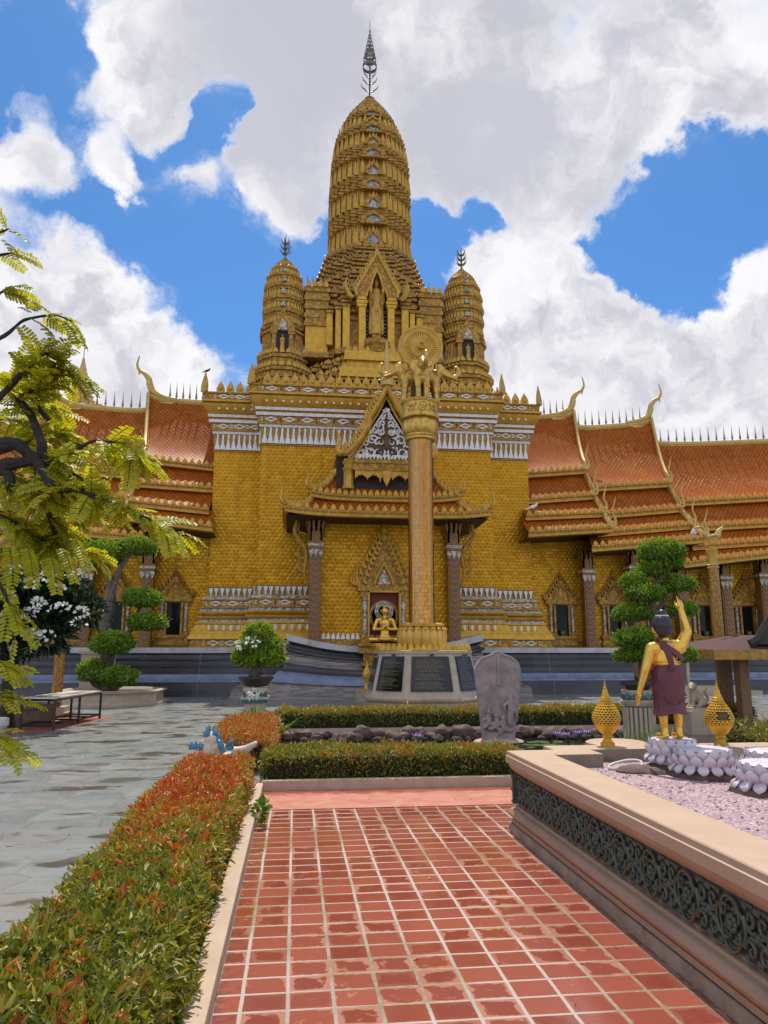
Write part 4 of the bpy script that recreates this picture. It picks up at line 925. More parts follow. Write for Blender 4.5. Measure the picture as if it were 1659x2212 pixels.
for p0, p1, r0, r1 in (((0, 0, .25), (0, 0, .62), .12, .13), ((0, 0, .78), (0, 0, .86), .08, .07), ((0, 0, .9), (0, 0, 1.1), .05, .01), ((-.12, 0, .6), (-.34, 0, .75), .05, .04), ((-.34, 0, .75), (-.3, 0, 1.0), .04, .03), ((.12, 0, .6), (.34, 0, .72), .05, .04), ((.34, 0, .72), (.36, 0, .98), .04, .03), ((-.08, 0, .25), (-.34, 0, .1), .08, .06), ((-.34, 0, .1), (-.14, 0, -.08), .06, .05), ((.08, 0, .25), (.34, 0, .12), .08, .06), ((.34, 0, .12), (.16, 0, -.08), .06, .05)):
    fg.cap((X0 + p0[0], YG + .08, zb + .22 + p0[2] * .95), (X0 + p1[0], YG + .08, zb + .22 + p1[2] * .95), r0, r1, 8)
fg.build('relief_figure', 'bronze_dark', tyo)
en = MB(); en.box(X0 - 1.55, X0 + 1.55, YG - .02, YG + .4, zb - .14, zb); en.box(X0 - 1.48, X0 + 1.48, YG + .03, YG + .4, zb - .34, zb - .14); en.box(X0 - 1.55, X0 + 1.55, YG - .03, YG + .4, zb - .42, zb - .34)
en.build('entablature', 'gold_ornate', tower, 0)
lm = MB(); n = 5
for k in range(n):
    x0, x1 = X0 - 1.15 + k * 2.3 / n, X0 - 1.15 + (k + 1) * 2.3 / n; q = [(x0, zb - .42)]
    for j in range(11): t = j / 10; q.append((lerp(x0, x1, t), zb - .60 - .16 * abs(2 * t - 1) ** 1.6 + (.06 if j % 2 else 0) - (.10 if (k in (1, 2) and j == (10 if k == 1 else 0)) else 0)))
    q.append((x1, zb - .42)); lm.facade(q, YG + .02, YG + .1)
lm.facade([(X0 - .14, zb - .42), (X0 + .14, zb - .42), (X0 + .12, zb - .75), (X0, zb - 1.0), (X0 - .12, zb - .75)], YG - .02, YG + .06)
lm.build('scalloped_valance', 'gold_trim', tower, 0)
hc = MB()
for sx in (-1, 1):
    cx = X0 + sx * 1.38
    hc.lathe([(.17, zb - .05), (.22, zb - .12), (.15, zb - .22), (.15, zb - .3), (.21, zb - .36), (.16, zb - .42), (.16, zb - .95), (.19, zb - 1.0), (.19, zb - 1.1)], (cx, YG + .1, 0), 12, mod=lambda a, z: 1 + .08 * math.cos(6 * a))
hc.build('hanging_pillar', 'gold_trim', tower)
gr = MB(); rb = MB()
GP = [(0, zg(842) + .05), (.34, zg(878)), (.62, zg(905)), (.66, zg(922)), (.80, zg(935)), (1.08, zg(962)), (1.42, zg(982)), (1.62, zg(985))]
for sx in (-1, 1):
    pts = spline([(X0 + sx * x, YG - .12, z) for x, z in GP], 4); gr.tube(pts, .10, 8, sq=(1.6, 1))
    inner = spline([(X0 + sx * x, YG + .05, z - .28) for x, z in GP[:-1]], 4); gr.tube(inner, .06, 6)
    for k in range(2, len(pts) - 2):
        p = pts[k]; gr.tube(spline([(p[0], YG - .1, p[2] + .02), (p[0] + sx * .14, YG - .1, p[2] + .08), (p[0] + sx * .15, YG - .1, p[2] + .30)], 2), [.075, .07, .06, .04, .012], 5)
    e = pts[-1]; gr.tube(spline([e, (e[0] + sx * .16, e[1], e[2] + .14), (e[0] + sx * .08, e[1], e[2] + .48), (e[0] + sx * .22, e[1], e[2] + .95)], 4), [.13, .14, .14, .13, .12, .11, .10, .08, .07, .055, .04, .025, .01], 7)
    gr.tube(spline([e, (e[0] - sx * .02, e[1], e[2] + .2), (e[0] - sx * .12, e[1], e[2] + .5)], 3), [.1, .1, .09, .07, .05, .03, .01], 6)
    # roof planes behind the gable
    rows = [[(X0 + sx * x, y, z + .02) for x, z in [GP[0], GP[1], GP[2], GP[5], GP[7]]] for y in (YG - .1, 27.5, 29.0)]; rb.grid(rows)
gr.tube([(X0, YG - .1, zg(842)), (X0, YG - .1, zg(800)), (X0, YG - .1, zg(762))], [.12, .09, .02], 6)
gr.build('gable_flame', 'gold_trim', tower, 50); rb.build('gable_roof', 'roof_tile', tower, 30)
gf = MB(); gf.lathe([(.0, zg(840)), (.24, zg(836)), (.26, zg(822)), (.12, zg(815)), (.10, zg(790)), (.08, zg(760)), (.01, zg(735))], (X0, YG - .1, 0), 12); gf.build('gable_finial', 'gold_pale', tower)
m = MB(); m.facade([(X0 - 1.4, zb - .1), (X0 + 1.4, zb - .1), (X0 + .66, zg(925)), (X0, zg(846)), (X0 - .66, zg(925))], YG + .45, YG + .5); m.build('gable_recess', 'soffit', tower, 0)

# doorway shrine in the porch
YN = 26.70
zn = lambda py: zat(830, py, YN)
nx = X0 - .02
sh_ = MB()
for sx in (-1, 1):
    sh_.box(nx + sx * .68 - .16, nx + sx * .68 + .16, YN - .22, YN + .06, zn(1390), zn(1370)); sh_.box(nx + sx * .68 - .10, nx + sx * .68 + .10, YN - .14, YN + .06, zn(1370), zn(1290)); sh_.box(nx + sx * .68 - .17, nx + sx * .68 + .17, YN - .2, YN + .06, zn(1290), zn(1278))
sh_.box(nx - .95, nx + .95, YN - .24, YN + .06, zn(1278), zn(1266)); shr = sh_.build('shrine', 'gold_ornate', tower, 0)
q = MB()
for sx in (-1, 1): q.lathe([(.09, zn(1370)), (.14, zn(1362)), (.08, zn(1352)), (.10, zn(1335)), (.08, zn(1318)), (.13, zn(1308)), (.08, zn(1300)), (.15, zn(1291))], (nx + sx * .68, YN - .16, 0), 12)
q.build('colonette', 'colonette_mosaic', shr)
q = MB(); q.box(nx - .53, nx + .53, YN + .0, YN + .04, zn(1392), zn(1278)); q.build('shrine_back', 'red_panel', shr, 0)
q = MB(); pts = [(.95, zn(1266)), (.90, zn(1245)), (.62, zn(1225)), (.45, zn(1205)), (.20, zn(1180)), (0, zn(1160))]
q.facade([(nx + x, z) for x, z in pts] + [(nx - x, z) for x, z in pts[::-1][1:]], YN - .08, YN + .06); q.build('shrine_pediment', 'gold_ornate', shr, 0)
q = MB()
for sx in (-1, 1):
    for sc, dy in ((1.0, 0), (.72, -.05)):
        for k in range(8):
            t = k / 7; x, z = lerp(.86, .1, t) * sc, zn(1262) + (zn(1165) - zn(1262)) * (t ** .85) * (1 if sc == 1 else .86)
            q.tube(spline([(nx + sx * x, YN - .12 + dy, z), (nx + sx * (x + .10), YN - .12 + dy, z + .10), (nx + sx * (x + .03), YN - .12 + dy, z + .34)], 3), [.06, .07, .07, .055, .04, .025, .008], 5)
    for k in range(3): q.tube(spline([(nx + sx * (.85 + .08 * k), YN - .1, zn(1264)), (nx + sx * (1.0 + .09 * k), YN - .1, zn(1258)), (nx + sx * (.95 + .09 * k), YN - .1, zn(1215 + 14 * k))], 3), [.06, .065, .06, .05, .04, .025, .008], 5)
q.lathe([(.0, zn(1175)), (.12, zn(1168)), (.16, zn(1160)), (.08, zn(1150)), (.13, zn(1146)), (.05, zn(1135)), (.035, zn(1120)), (.01, zn(1085))], (nx, YN - .12, 0), 10)
q.build('shrine_flame', 'gold_trim', shr)
q = MB(); q.facade([(nx - .24, zn(1263)), (nx + .24, zn(1263)), (nx + .17, zn(1252)), (nx + .09, zn(1240)), (nx, zn(1228)), (nx - .09, zn(1240)), (nx - .17, zn(1252))], YN - .13, YN - .1); q.build('shrine_mosaic', 'colonette_mosaic', shr, 0)
q = MB()
for sx in (-1, 1): q.tube(spline([(nx + sx * .34, YN - .14, zn(1264)), (nx + sx * .26, YN - .15, zn(1246)), (nx + sx * .12, YN - .15, zn(1232)), (nx, YN - .15, zn(1216))], 4), .05, 7)
for sx in (-1, 1): q.box(*sorted((nx + sx * .53, nx + sx * .60)), YN - .30, YN, zn(1391), zn(1278))
q.box(nx - .6, nx + .6, YN - .30, YN, zn(1281), zn(1277)); q.build('shrine_arch', 'gold_trim', shr, 40)
q = MB(); zz = zn(1390)
for (wx, d, a, b) in ((.98, .62, .0, .10), (.86, .5, .10, .26), (.96, .58, .26, .34), (.80, .46, .34, .66), (.88, .5, .66, .76), (.76, .42, .76, 1.1), (.9, .55, 1.1, 1.4)): q.box(nx - wx, nx + wx, YN - .5 - d, YN + .06, zz - b, zz - a)
q.build('shrine_pedestal', 'gold_ornate', tower, 0)
# ------------------------------------------------------------------ long plinth
YW = 30.5
def plinth_run(path, parent):
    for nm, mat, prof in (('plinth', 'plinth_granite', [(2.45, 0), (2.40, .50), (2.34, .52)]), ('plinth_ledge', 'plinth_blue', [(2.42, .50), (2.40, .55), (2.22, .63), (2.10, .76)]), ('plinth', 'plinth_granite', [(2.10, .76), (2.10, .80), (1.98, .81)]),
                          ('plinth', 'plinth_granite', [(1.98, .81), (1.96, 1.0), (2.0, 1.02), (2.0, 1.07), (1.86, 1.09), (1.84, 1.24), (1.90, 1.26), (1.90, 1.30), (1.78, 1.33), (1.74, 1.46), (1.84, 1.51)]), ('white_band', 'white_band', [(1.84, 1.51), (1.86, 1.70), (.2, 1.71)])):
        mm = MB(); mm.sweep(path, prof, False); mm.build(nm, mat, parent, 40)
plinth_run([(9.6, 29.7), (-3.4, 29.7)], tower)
m = MB(); m.sweep([(X0 + 4.6, 29), (X0 + 4.6, 27.2), (X0 - 4.6, 27.2), (X0 - 4.6, 29)], [(.75, 0), (.70, .28), (.62, .34), (.45, .42), (.40, .52), (.10, .68), (.06, .74), (-.3, .78)], False)
m.build('plinth_step', 'plinth_weathered', tower, 40)

# ------------------------------------------------------------------ wings with stepped roofs
YR = 34.0; YT = [31.2, 30.3, 29.4, 28.5]
def line(a, b):                              # a drawn line as a function of px, extended beyond its ends
    return lambda px: a[1] + (b[1] - a[1]) * (px - a[0]) / (b[0] - a[0])
def roof_section(parent, ridge, tiers, outer, board_side, xcut=None, chofa=True, spikes=(0, 0, 0), gable=None):
    """ridge: ((pxL,py),(pxR,py)); tiers: eave lines; side of the outer (lower) end: +1 right, -1 left"""
    R0 = [at(*p, YR) for p in ridge]; prevL, prevR = R0; E = []
    ends = []
    for k, (a, b) in enumerate(tiers):
        L, Rr = at(*a, YT[k]), at(*b, YT[k]); sagk = .55 if k == 0 else .10
        if k: oy = .45; tl, tr = prevL + Vector((0, oy, .02)), prevR + Vector((0, oy, .02))
        else: tl, tr = prevL, prevR
        if k:     # the lower tier may start further out than the one above
            tl = Vector((L.x + (tl.x - L.x) * .7 if abs(L.x - tl.x) < 1.5 else L.x, tl.y, tl.z)); tr = Vector((Rr.x + (tr.x - Rr.x) * .7 if abs(Rr.x - tr.x) < 1.5 else Rr.x, tr.y, tr.z))
            sl = (prevR.z - prevL.z) / (prevR.x - prevL.x); tl.z = prevL.z + sl * (tl.x - prevL.x) + .02; tr.z = prevR.z + sl * (tr.x - prevR.x) + .02
        rows = []
        for j in range(13):
            t = j / 12; s = sagk * math.sin(PI * t) * (1 if k else 1.0)
            a_, b_ = tl.lerp(L, t), tr.lerp(Rr, t); n = 24
            rows.append([tuple(a_.lerp(b_, i / n) - Vector((0, 0, s)) + Vector((0, 0, (.16 if k == 0 else .05) * (1 - t) * (2 * i / n - 1) ** 4))) for i in range(n + 1)])
        m = MB(); m.grid(rows); r = m.build('roof_tier', 'roof_tile', parent, 80)
        f = MB(); dx = 0.0
        f.loft([[(q.x, q.y + o, q.z + dz) for q in (L, Rr)] for o, dz in ((.10, .03), (-.05, .03), (-.06, -.05), (.01, -.06), (.01, -.15), (-.03, -.16), (-.03, -.22), (.05, -.23), (.3, -.23))], False, False, False)
        f.build('eave_board', 'gold_trim', r, 0)
        a_ = MB(); d_ = MB(); W = Rr.x - L.x; n = max(1, round(W / .30))
        for i in range(n):
            c = L.lerp(Rr, (i + .5) / n); leaf(a_, (c.x, c.y - .02, c.z + .03), (0, -1), .18, .20, .05)
            for u in (-.25, .25): x = c.x + u * W / n; d_.box(x - .045, x + .045, c.y - .10, c.y - .02, c.z - .07, c.z - .01)
        a_.build('eave_leaf', 'gold_trim', r, 30); d_.build('eave_dentil', 'gold_dark', r, 0)
        prevL, prevR = L, Rr; ends.append((L, Rr, rows))
    # soffit back to the wall
    L, Rr = prevL, prevR
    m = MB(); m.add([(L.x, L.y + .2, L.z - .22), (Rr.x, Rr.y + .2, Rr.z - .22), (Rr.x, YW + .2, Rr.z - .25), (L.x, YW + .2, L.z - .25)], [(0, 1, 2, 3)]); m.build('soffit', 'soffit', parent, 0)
    # ridge beam, bargeboard and flames on the outer end
    rb = MB(); n = 20
    pts = [R0[0].lerp(R0[1], i / n) + Vector((0, 0, .16 * (2 * i / n - 1) ** 4)) for i in range(n + 1)]
    rb.tube(pts, .11, 6, sq=(1, 1.3)); rbo = rb.build('ridge', 'gold_pale', parent, 40)
    sx = outer; side = 1 if sx > 0 else 0
    if chofa:
        bb = MB(); rows = ends[0][2]; col = [Vector(r[-1 if sx > 0 else 0]) for r in rows]
        col = [c + Vector((sx * .03, 0, .10)) for c in col]
        for k in range(1, 4): col += [Vector(ends[k][2][0][-1 if sx > 0 else 0]) + Vector((sx * .02, -.1, .1)), ends[k][side] + Vector((sx * .02, 0, .08))]
        bb.tube(col, [.12] * 13 + [.085] * (len(col) - 13), 6, sq=(.8, 1.4)); bb.build('bargeboard', 'gold_pale', parent, 50)
        ap = R0[side] + Vector((0, 0, .1)); ch = MB(); s = 1.0
        cp_ = [(-1.35, -.12), (-.65, .02), (-.16, .28), (.0, .62), (.04, .84), (.24, 1.10), (.50, 1.28), (.62, 1.55), (.54, 1.98)]
        pth = spline([ap + Vector((sx * x, -.05, z)) for x, z in cp_], 4); rad = [lerp(.08, .155, min(1, i / 9)) if i < 12 else lerp(.155, .02, (i - 12) / 21) for i in range(len(pth))]
        ch.tube(pth, rad, 8, sq=(.7, 1)); b0 = ap + Vector((sx * .40, -.05, 1.20)); ch.tube([b0, b0 + Vector((sx * .12, 0, -.04)), b0 + Vector((sx * .09, 0, -.18))], [.065, .05, .015], 6)
        ch.facade([(ap.x + sx * a, ap.z + b) for a, b in ((-1.3, -.25), (0, -.25), (.05, -.9), (-.18, -.72), (-.4, -.5), (-.8, -.42))], ap.y - .1, ap.y - .04)
        ch.build('chofa_finial', 'gold_pale', parent, 50)
        for k in range(4):
            e = ends[k][side]; hh = MB()
            hh.tube(spline([e + Vector((sx * x, -.02, z)) for x, z in ((-.1, 0), (.12, .05), (.14, .35), (.04, .6), (.13, .95), (.22, 1.25))], 3), [.07, .075, .075, .07, .065, .06, .055, .05, .045, .04, .035, .03, .025, .02, .015, .008], 6)
            hh.tube(spline([e + Vector((-sx * .05 + sx * x, -.02, z)) for x, z in ((0, 0), (.04, .2), (-.08, .5))], 3), [.06, .06, .05, .04, .03, .02, .01], 6)
            hh.build('hanghong_finial', 'gold_pale', parent, 50)
    x = ends[0][0 if side == 0 else 1].x - sx * .25
    gp = [(r[-1 if sx > 0 else 0][1], r[-1 if sx > 0 else 0][2] - .06) for r in ends[0][2]][:-1]
    for k in range(4): e = ends[k][side]; gp += [(e.y, e.z), (e.y + .4, e.z - .3)]
    gp += [(YR, ends[3][side].z - .3)]
    ec = [Vector(r[-1 if sx > 0 else 0]) - Vector((sx * .06, 0, .12)) for r in ends[0][2]]; zl = ends[3][side].z - .2
    for k in range(1, 4): ec.append(ends[k][side] - Vector((sx * .06, 0, .12)))
    m = MB(); m.grid([[tuple(p) for p in ec], [(p.x, p.y, min(p.z - .05, zl)) for p in ec]]); m.build('gable_wall', 'gold_dark', parent, 0)
    if spikes[2]:
        s0 = MB(); p = R0[0].lerp(R0[1], spikes[0]) + Vector((0, 0, .05)); s0.lathe([(.05, 0), (.075, .06), (.03, .12), (.04, .2), (.075, .34), (.04, .52), (.055, .58), (.035, .64), (.022, 1.0), (.004, 1.45)], (0, 0, 0), 8)
        s0.xf(Matrix.Translation(p) @ Matrix.Diagonal((.8, .8, .60, 1))); so = s0.build('ridge_spike', 'spike_metal', rbo, 50)
        for k in range(1, spikes[2]):
            t = lerp(spikes[0], spikes[1], k / (spikes[2] - 1)); q = R0[0].lerp(R0[1], t); c = dup(so, q + Vector((0, 0, .05 + .16 * (2 * t - 1) ** 4)) - p)
    return ends
wr = thing('temple_wing', (12, YW, 0), 'golden gallery wing right of the tower under three stepped orange tile roofs', 'temple wing')
wl = thing('temple_wing', (-8, YW, 0), 'golden gallery wing left of the tower, half hidden by the feathery tree', 'temple wing')
roof_section(wr, ((1130, 902), (1238, 899)), [((1130, 1022), (1264, 1013)), ((1130, 1079), (1283, 1068)), ((1135, 1113), (1303, 1106)), ((1141, 1148), (1322, 1138))], 1, 1, spikes=(.42, .80, 4))
roof_section(wr, ((1240, 928), (1406, 915)), [((1255, 1053), (1444, 1042)), ((1275, 1112), (1470, 1096)), ((1290, 1149), (1495, 1132)), ((1278, 1180), (1522, 1161))], 1, 1, spikes=(.06, .86, 10))
roof_section(wr, ((1408, 964), (1790, 948)), [((1440, 1085), (1790, 1065)), ((1470, 1139), (1790, 1121)), ((1495, 1178), (1790, 1158)), ((1477, 1215), (1790, 1179))], 1, 1, chofa=False, spikes=(.05, .98, 22))
roof_section(wl, ((322, 862), (470, 874)), [((313, 990), (470, 1008)), ((294, 1041), (460, 1053)), ((280, 1081), (452, 1100)), ((264, 1112), (460, 1136))], -1, 1, spikes=(.30, .78, 6))
roof_section(wl, ((118, 874), (330, 892)), [((110, 1004), (330, 1030)), ((95, 1062), (310, 1078)), ((80, 1100), (300, 1117)), ((62, 1137), (313, 1158))], -1, 1, spikes=(.25, .95, 9))
roof_section(wl, ((-200, 895), (140, 915)), [((-200, 1010), (130, 1042)), ((-200, 1075), (115, 1098)), ((-200, 1112), (100, 1136)), ((-200, 1150), (110, 1178))], -1, 1, chofa=False, spikes=(.55, .9, 6))
for par, xa, xb, segs in ((wr, 9.5, 27.5, ((9.5, 12.4, 6.9), (12.4, 16.6, 6.5), (16.6, 27.5, 6.0))), (wl, -21, -3.3, ((-6.0, -3.3, 6.8), (-10.2, -6.0, 6.4), (-21, -10.2, 6.1)))):
    for x_0, x_1, zt_ in segs: m = MB(); m.box(x_0, x_1, YW, YW + .4, 1.6, zt_); m.build('wall', 'gold_wall', par, 0)
    m = MB(); m.box(*((xa, xa + 3) if xa > 0 else (xb - 3, xb)), 32.0, 32.4, 5, 8.3); m.build('upper_wall', 'gold_dark', par, 0)
    m = MB(); m.box(xa, xb, YW - .06, YW + .002, 1.7, 2.0); m.build('wall_skirting', 'gold_ornate', par, 0)
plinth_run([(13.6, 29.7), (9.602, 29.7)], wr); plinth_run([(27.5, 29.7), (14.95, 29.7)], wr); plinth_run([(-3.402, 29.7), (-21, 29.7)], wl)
# door under the right wing
m = MB()
xd0, xd1 = 13.6, 14.95
m.box(xd0 - .02, xd0 + .28, 27.3, 29.6, 0, 1.72); m.box(xd1 - .1, xd1 + .02, 27.3, 29.6, 0, 1.72); m.box(xd0 - .02, xd1 + .02, 27.32, 29.6, 1.50, 1.71); dfr = m.build('door_frame', 'stone_pale', wr, 0)
m = MB(); m.box(xd0 + .28, xd1 - .1, 28.2, 28.3, 0, 1.5); m.build('door_opening', 'black_void', dfr, 0)
m = MB(); m.box(xd0 - .6, xd1 + 2.2, 26.2, 27.25, 0, .14); m.box(xd0 - .3, xd1 + 1.9, 26.5, 27.28, .14, .3); m.build('door_step', 'stone_pale', wr, 0)
# wing pillars and windows
def wing_pillar(px, ptop, par): return pillar(xat(px, 1300, 29.9), 29.9, 1.7, zat(px, ptop, 29.9), .44, par)
for px, ptop in ((1270, 1190), (1371, 1182), (1470, 1205), (1566, 1205), (1650, 1200), (1745, 1196)): wing_pillar(px, ptop, wr)
for px, ptop in ((318, 1178), (187, 1182), (60, 1190)): wing_pillar(px, ptop, wl)
def window(cx, par, pots=True):
    Y = YW - .03; z0, z1 = 2.22, 3.48; hw = .27
    f = MB()
    for s in (-1, 1): f.box(cx + s * .31 - .04, cx + s * .31 + .04, Y - .14, Y + .05, z0, z1); f.box(cx + s * .47 - .12, cx + s * .47 + .12, Y - .1, Y + .05, z0 - .02, z0 + .1); f.box(cx + s * .47 - .12, cx + s * .47 + .12, Y - .1, Y + .05, z1 - .06, z1 + .06)
    f.box(cx - .72, cx + .72, Y - .2, Y + .05, z1 + .04, z1 + .16); f.box(cx - .66, cx + .66, Y - .14, Y + .05, z1 + .16, z1 + .24)
    for w_, d, a, b in ((.66, .2, -.02, -.14), (.60, .12, -.14, -.30), (.66, .2, -.30, -.42), (.62, .14, -.42, -.54)): f.box(cx - w_, cx + w_, Y - d, Y + .05, z0 + b, z0 + a)
    fo = f.build('window', 'gold_ornate', par, 0)
    g = MB(); g.box(cx - .28, cx + .28, Y - .03, Y + .02, z0, z1); g.build('pane', 'window_glass', fo, 0)
    p = MB(); A = [(.56, z1 + .24), (.50, z1 + .42), (.28, z1 + .62), (.12, z1 + .9), (0, z1 + 1.1)]
    p.facade([(cx + x, z) for x, z in A] + [(cx - x, z) for x, z in A[::-1][1:]], Y - .10, Y + .05)
    for s in (-1, 1):
        p.tube(spline([(cx + s * .34, Y - .12, z1 + .24), (cx + s * .26, Y - .12, z1 + .52), (cx + s * .08, Y - .12, z1 + .74), (cx, Y - .12, z1 + .9)], 3), .045, 6)
        for k in range(6): t = k / 5; x, z = lerp(.56, .08, t), lerp(z1 + .28, z1 + 1.02, t); p.tube([(cx + s * x, Y - .08, z - .05), (cx + s * (x + .07), Y - .08, z + .08), (cx + s * (x + .02), Y - .08, z + .26)], [.05, .045, .008], 5)
        for k in range(3): p.tube(spline([(cx + s * (.52 + .05 * k), Y - .08, z1 + .22), (cx + s * (.66 + .06 * k), Y - .08, z1 + .3), (cx + s * (.64 + .06 * k), Y - .08, z1 + .62 - .07 * k)], 2), [.05, .05, .04, .025, .008], 5)
    p.lathe([(.03, z1 + 1.0), (.09, z1 + 1.1), (.04, z1 + 1.2), (.06, z1 + 1.25), (.02, z1 + 1.4), (.005, z1 + 1.6)], (cx, Y - .06, 0), 8); p.build('window_pediment', 'gold_ornate', fo, 40)
    q = MB()
    for s in (-1, 1): q.lathe([(.06, z0 + .1), (.09, z0 + .2), (.05, z0 + .3), (.075, z0 + .5), (.075, z0 + .75), (.05, z0 + .95), (.09, z0 + 1.05), (.06, z1 - .06)], (cx + s * .47, Y - .06, 0), 10)
    q.build('colonette', 'colonette_mosaic', fo)
    return fo
w0 = window(xat(1212, 1340, YW), wr); x0 = xat(1212, 1340, YW)
WX = []
for px in (1327, 1422, 1520, 1612, 1705): dup(w0, (xat(px, 1345, YW) - x0, 0, 0)); WX.append(xat(px, 1345, YW))
w1 = window(xat(376, 1337, YW), wl); x1 = xat(376, 1337, YW)
for px in (250, 140, 10): dup(w1, (xat(px, 1335, YW) - x1, 0, 0))
WP = [(x0, 'first window right of the tower'), (WX[0], 'second window right of the tower'), (WX[2], 'window left of the swan post'), (WX[3], 'window right of the swan post')]
for x, s in WP:
    m = MB(); m.lathe([(.06, 0), (.10, .05), (.12, .14), (.10, .2), (.13, .22), (.12, .20), (.02, .18)], (x, YW - .15, 2.20), 12); tag(m.build('flower_pot', 'green_glaze'), 'small green pot on the sill of the ' + s, 'pot', 'green pots on the window sills')

# roof clutter and birds
m = MB(); m.box(-2.35, -1.55, 32, 33, 12.0, 13.0); m.box(-2.4, -1.5, 31.95, 33.05, 13.0, 13.06); tag(m.build('roof_tank', 'roof_box', smooth=0), 'dark box standing on the roof behind the left parapet', 'roof box')
def bird(p, s, mat, label, dx=1):
    b = MB(); b.cap((0, 0, .07), (dx * .10, 0, .11), .05, .045, 8); b.cap((dx * .13, 0, .16), (dx * .135, 0, .165), .035, .03, 8); b.cap((dx * .16, 0, .16), (dx * .2, 0, .155), .012, .004, 6); b.cap((-dx * .03, 0, .06), (-dx * .18, 0, .0), .035, .012, 8)
    for y in (-.02, .02): b.cap((dx * .03, y, .0), (dx * .04, y, .05), .006, .008, 5)
    b.xf(Matrix.Translation(p) @ Matrix.Scale(s, 4)); tag(organic('bird', b, .012 * s, mat, it=1), label, 'bird')
p = Vector((X0 - ho - .42, YO - .44, 12.86)); bird(p, 1.0, 'bird_black', 'small dark bird perched on the parapet tip at the left tower corner')
p = at(1149, 1101, YT[2] + .1); bird(p, 1.6, 'bird_white', 'white pigeon resting on the lower roof right of the tower')

# far-off spire
p = at(172, 890, 70); sp_ = thing('distant_spire', (p.x, 70, 0), 'pale distant tapering spire behind the left wing roof', 'spire')
m = MB(); m.box(p.x - 2.5, p.x + 2.5, 68, 72, 0, zat(172, 885, 70)); m.build('spire_base', 'gold_pale', sp_, 0)
m = MB(); z0, z1 = zat(172, 888, 70), zat(172, 772, 70); pr = []
for k in range(12):
    t = k / 12; r = 1.5 * (1 - t) ** 1.3 + .08; z = lerp(z0, z1, t); pr += [(r, z), (r * 1.06, z + .1), (r * .86, z + .3)]
m.lathe(pr + [(.05, z1), (.02, z1 + 2)], (p.x, 70, 0), 16, mod=lambda a, z: 1 + .06 * math.cos(8 * a)); m.build('spire_shaft', 'gold_pale', sp_, 40)

# ------------------------------------------------------------------ statues in the niches
def figure_standing(name, base, H, mat, hands='raised', voxel=.03, xs=.70):
    b = MB(); q = lambda x, y, z: (base[0] + x * H * xs, base[1] + y * H, base[2] + z * H)
    for s in (-1, 1):
        b.cap(q(s * .05, 0, .04), q(s * .055, 0, .27), .030 * H, .042 * H); b.cap(q(s * .055, 0, .27), q(s * .055, 0, .50), .042 * H, .062 * H); b.cap(q(s * .05, -.05, .02), q(s * .05, .02, .03), .024 * H, .028 * H)
        b.cap(q(s * .125, 0, .80), q(s * .15, 0, .63), .036 * H, .028 * H)
        if hands == 'raised': b.cap(q(s * .15, 0, .63), q(s * .13, -.10, .74), .027 * H, .02 * H); b.cap(q(s * .13, -.10, .74), q(s * .13, -.105, .83), .024 * H, .018 * H)
        else: b.cap(q(s * .15, 0, .63), q(s * .05, -.10, .68), .027 * H, .02 * H)
        b.sphere(q(s * .052, .0, .905), (.010 * H, .012 * H, .03 * H), 8, 6)
    b.cap(q(0, 0, .50), q(0, 0, .62), .085 * H, .07 * H); b.cap(q(0, 0, .64), q(0, 0, .75), .072 * H, .095 * H); b.cap(q(-.09, 0, .795), q(.09, 0, .795), .045 * H, .045 * H)
    b.cap(q(0, 0, .82), q(0, 0, .87), .028 * H, .026 * H); b.sphere(q(0, -.005, .915), (.046 * H, .052 * H, .058 * H)); b.sphere(q(0, -.055, .905), (.008 * H, .012 * H, .012 * H), 6, 5); b.sphere(q(0, 0, .965), (.034 * H, .034 * H, .03 * H)); b.cap(q(0, 0, .985), q(0, 0, 1.07), .014 * H, .003 * H)
    # robe: skirt and the side falls of the mantle
    b.loft([[q(.13 * math.cos(a) * k, .062 * math.sin(a) * k, z) for a in [2 * PI * i / 16 for i in range(16)]] for z, k in ((.10, 1.02), (.3, .92), (.5, .80), (.6, .62))])
    for s in (-1, 1): b.loft([[q(s * x, y, z) for x, y in ((xa, -.02), (xb, -.02), (xb, .03), (xa, .03))] for z, xa, xb in ((.10, .08, .16), (.25, .09, .168), (.45, .1, .152), (.62, .11, .15), (.75, .1, .135))])
    return organic(name, b, voxel, mat, it=3)
bz = 15.02; m = MB(); m.lathe([(.58, 13.88), (.60, 13.96), (.50, 14.02), (.54, 14.2), (.60, 14.26), (.54, 14.32), (.56, 14.46), (.50, 14.56), (.3, 14.585)], (X0, 29.5, 0), 20, mod=lambda a, z: 1 + .03 * math.cos(16 * a)); tag(m.build('statue_pedestal', 'gold_ornate'), 'round ringed pedestal under the tall figure in the tower niche', 'pedestal')
tag(figure_standing('buddha_statue', (X0, 29.55, 14.58), 2.88, 'gold_old'), 'tall golden standing figure with both palms raised in the central tower niche', 'statue')
tag(figure_standing('buddha_statue', (cxL, cY - .98, 14.05), .86, 'gold_old', 'x', .022), 'small golden standing figure in the niche of the left corner spire', 'statue', 'figures in the corner spires')
tag(figure_standing('buddha_statue', (cxL + 8.1, cY - .98, 14.05), .86, 'gold_old', 'x', .022), 'small golden standing figure in the niche of the right corner spire', 'statue', 'figures in the corner spires')
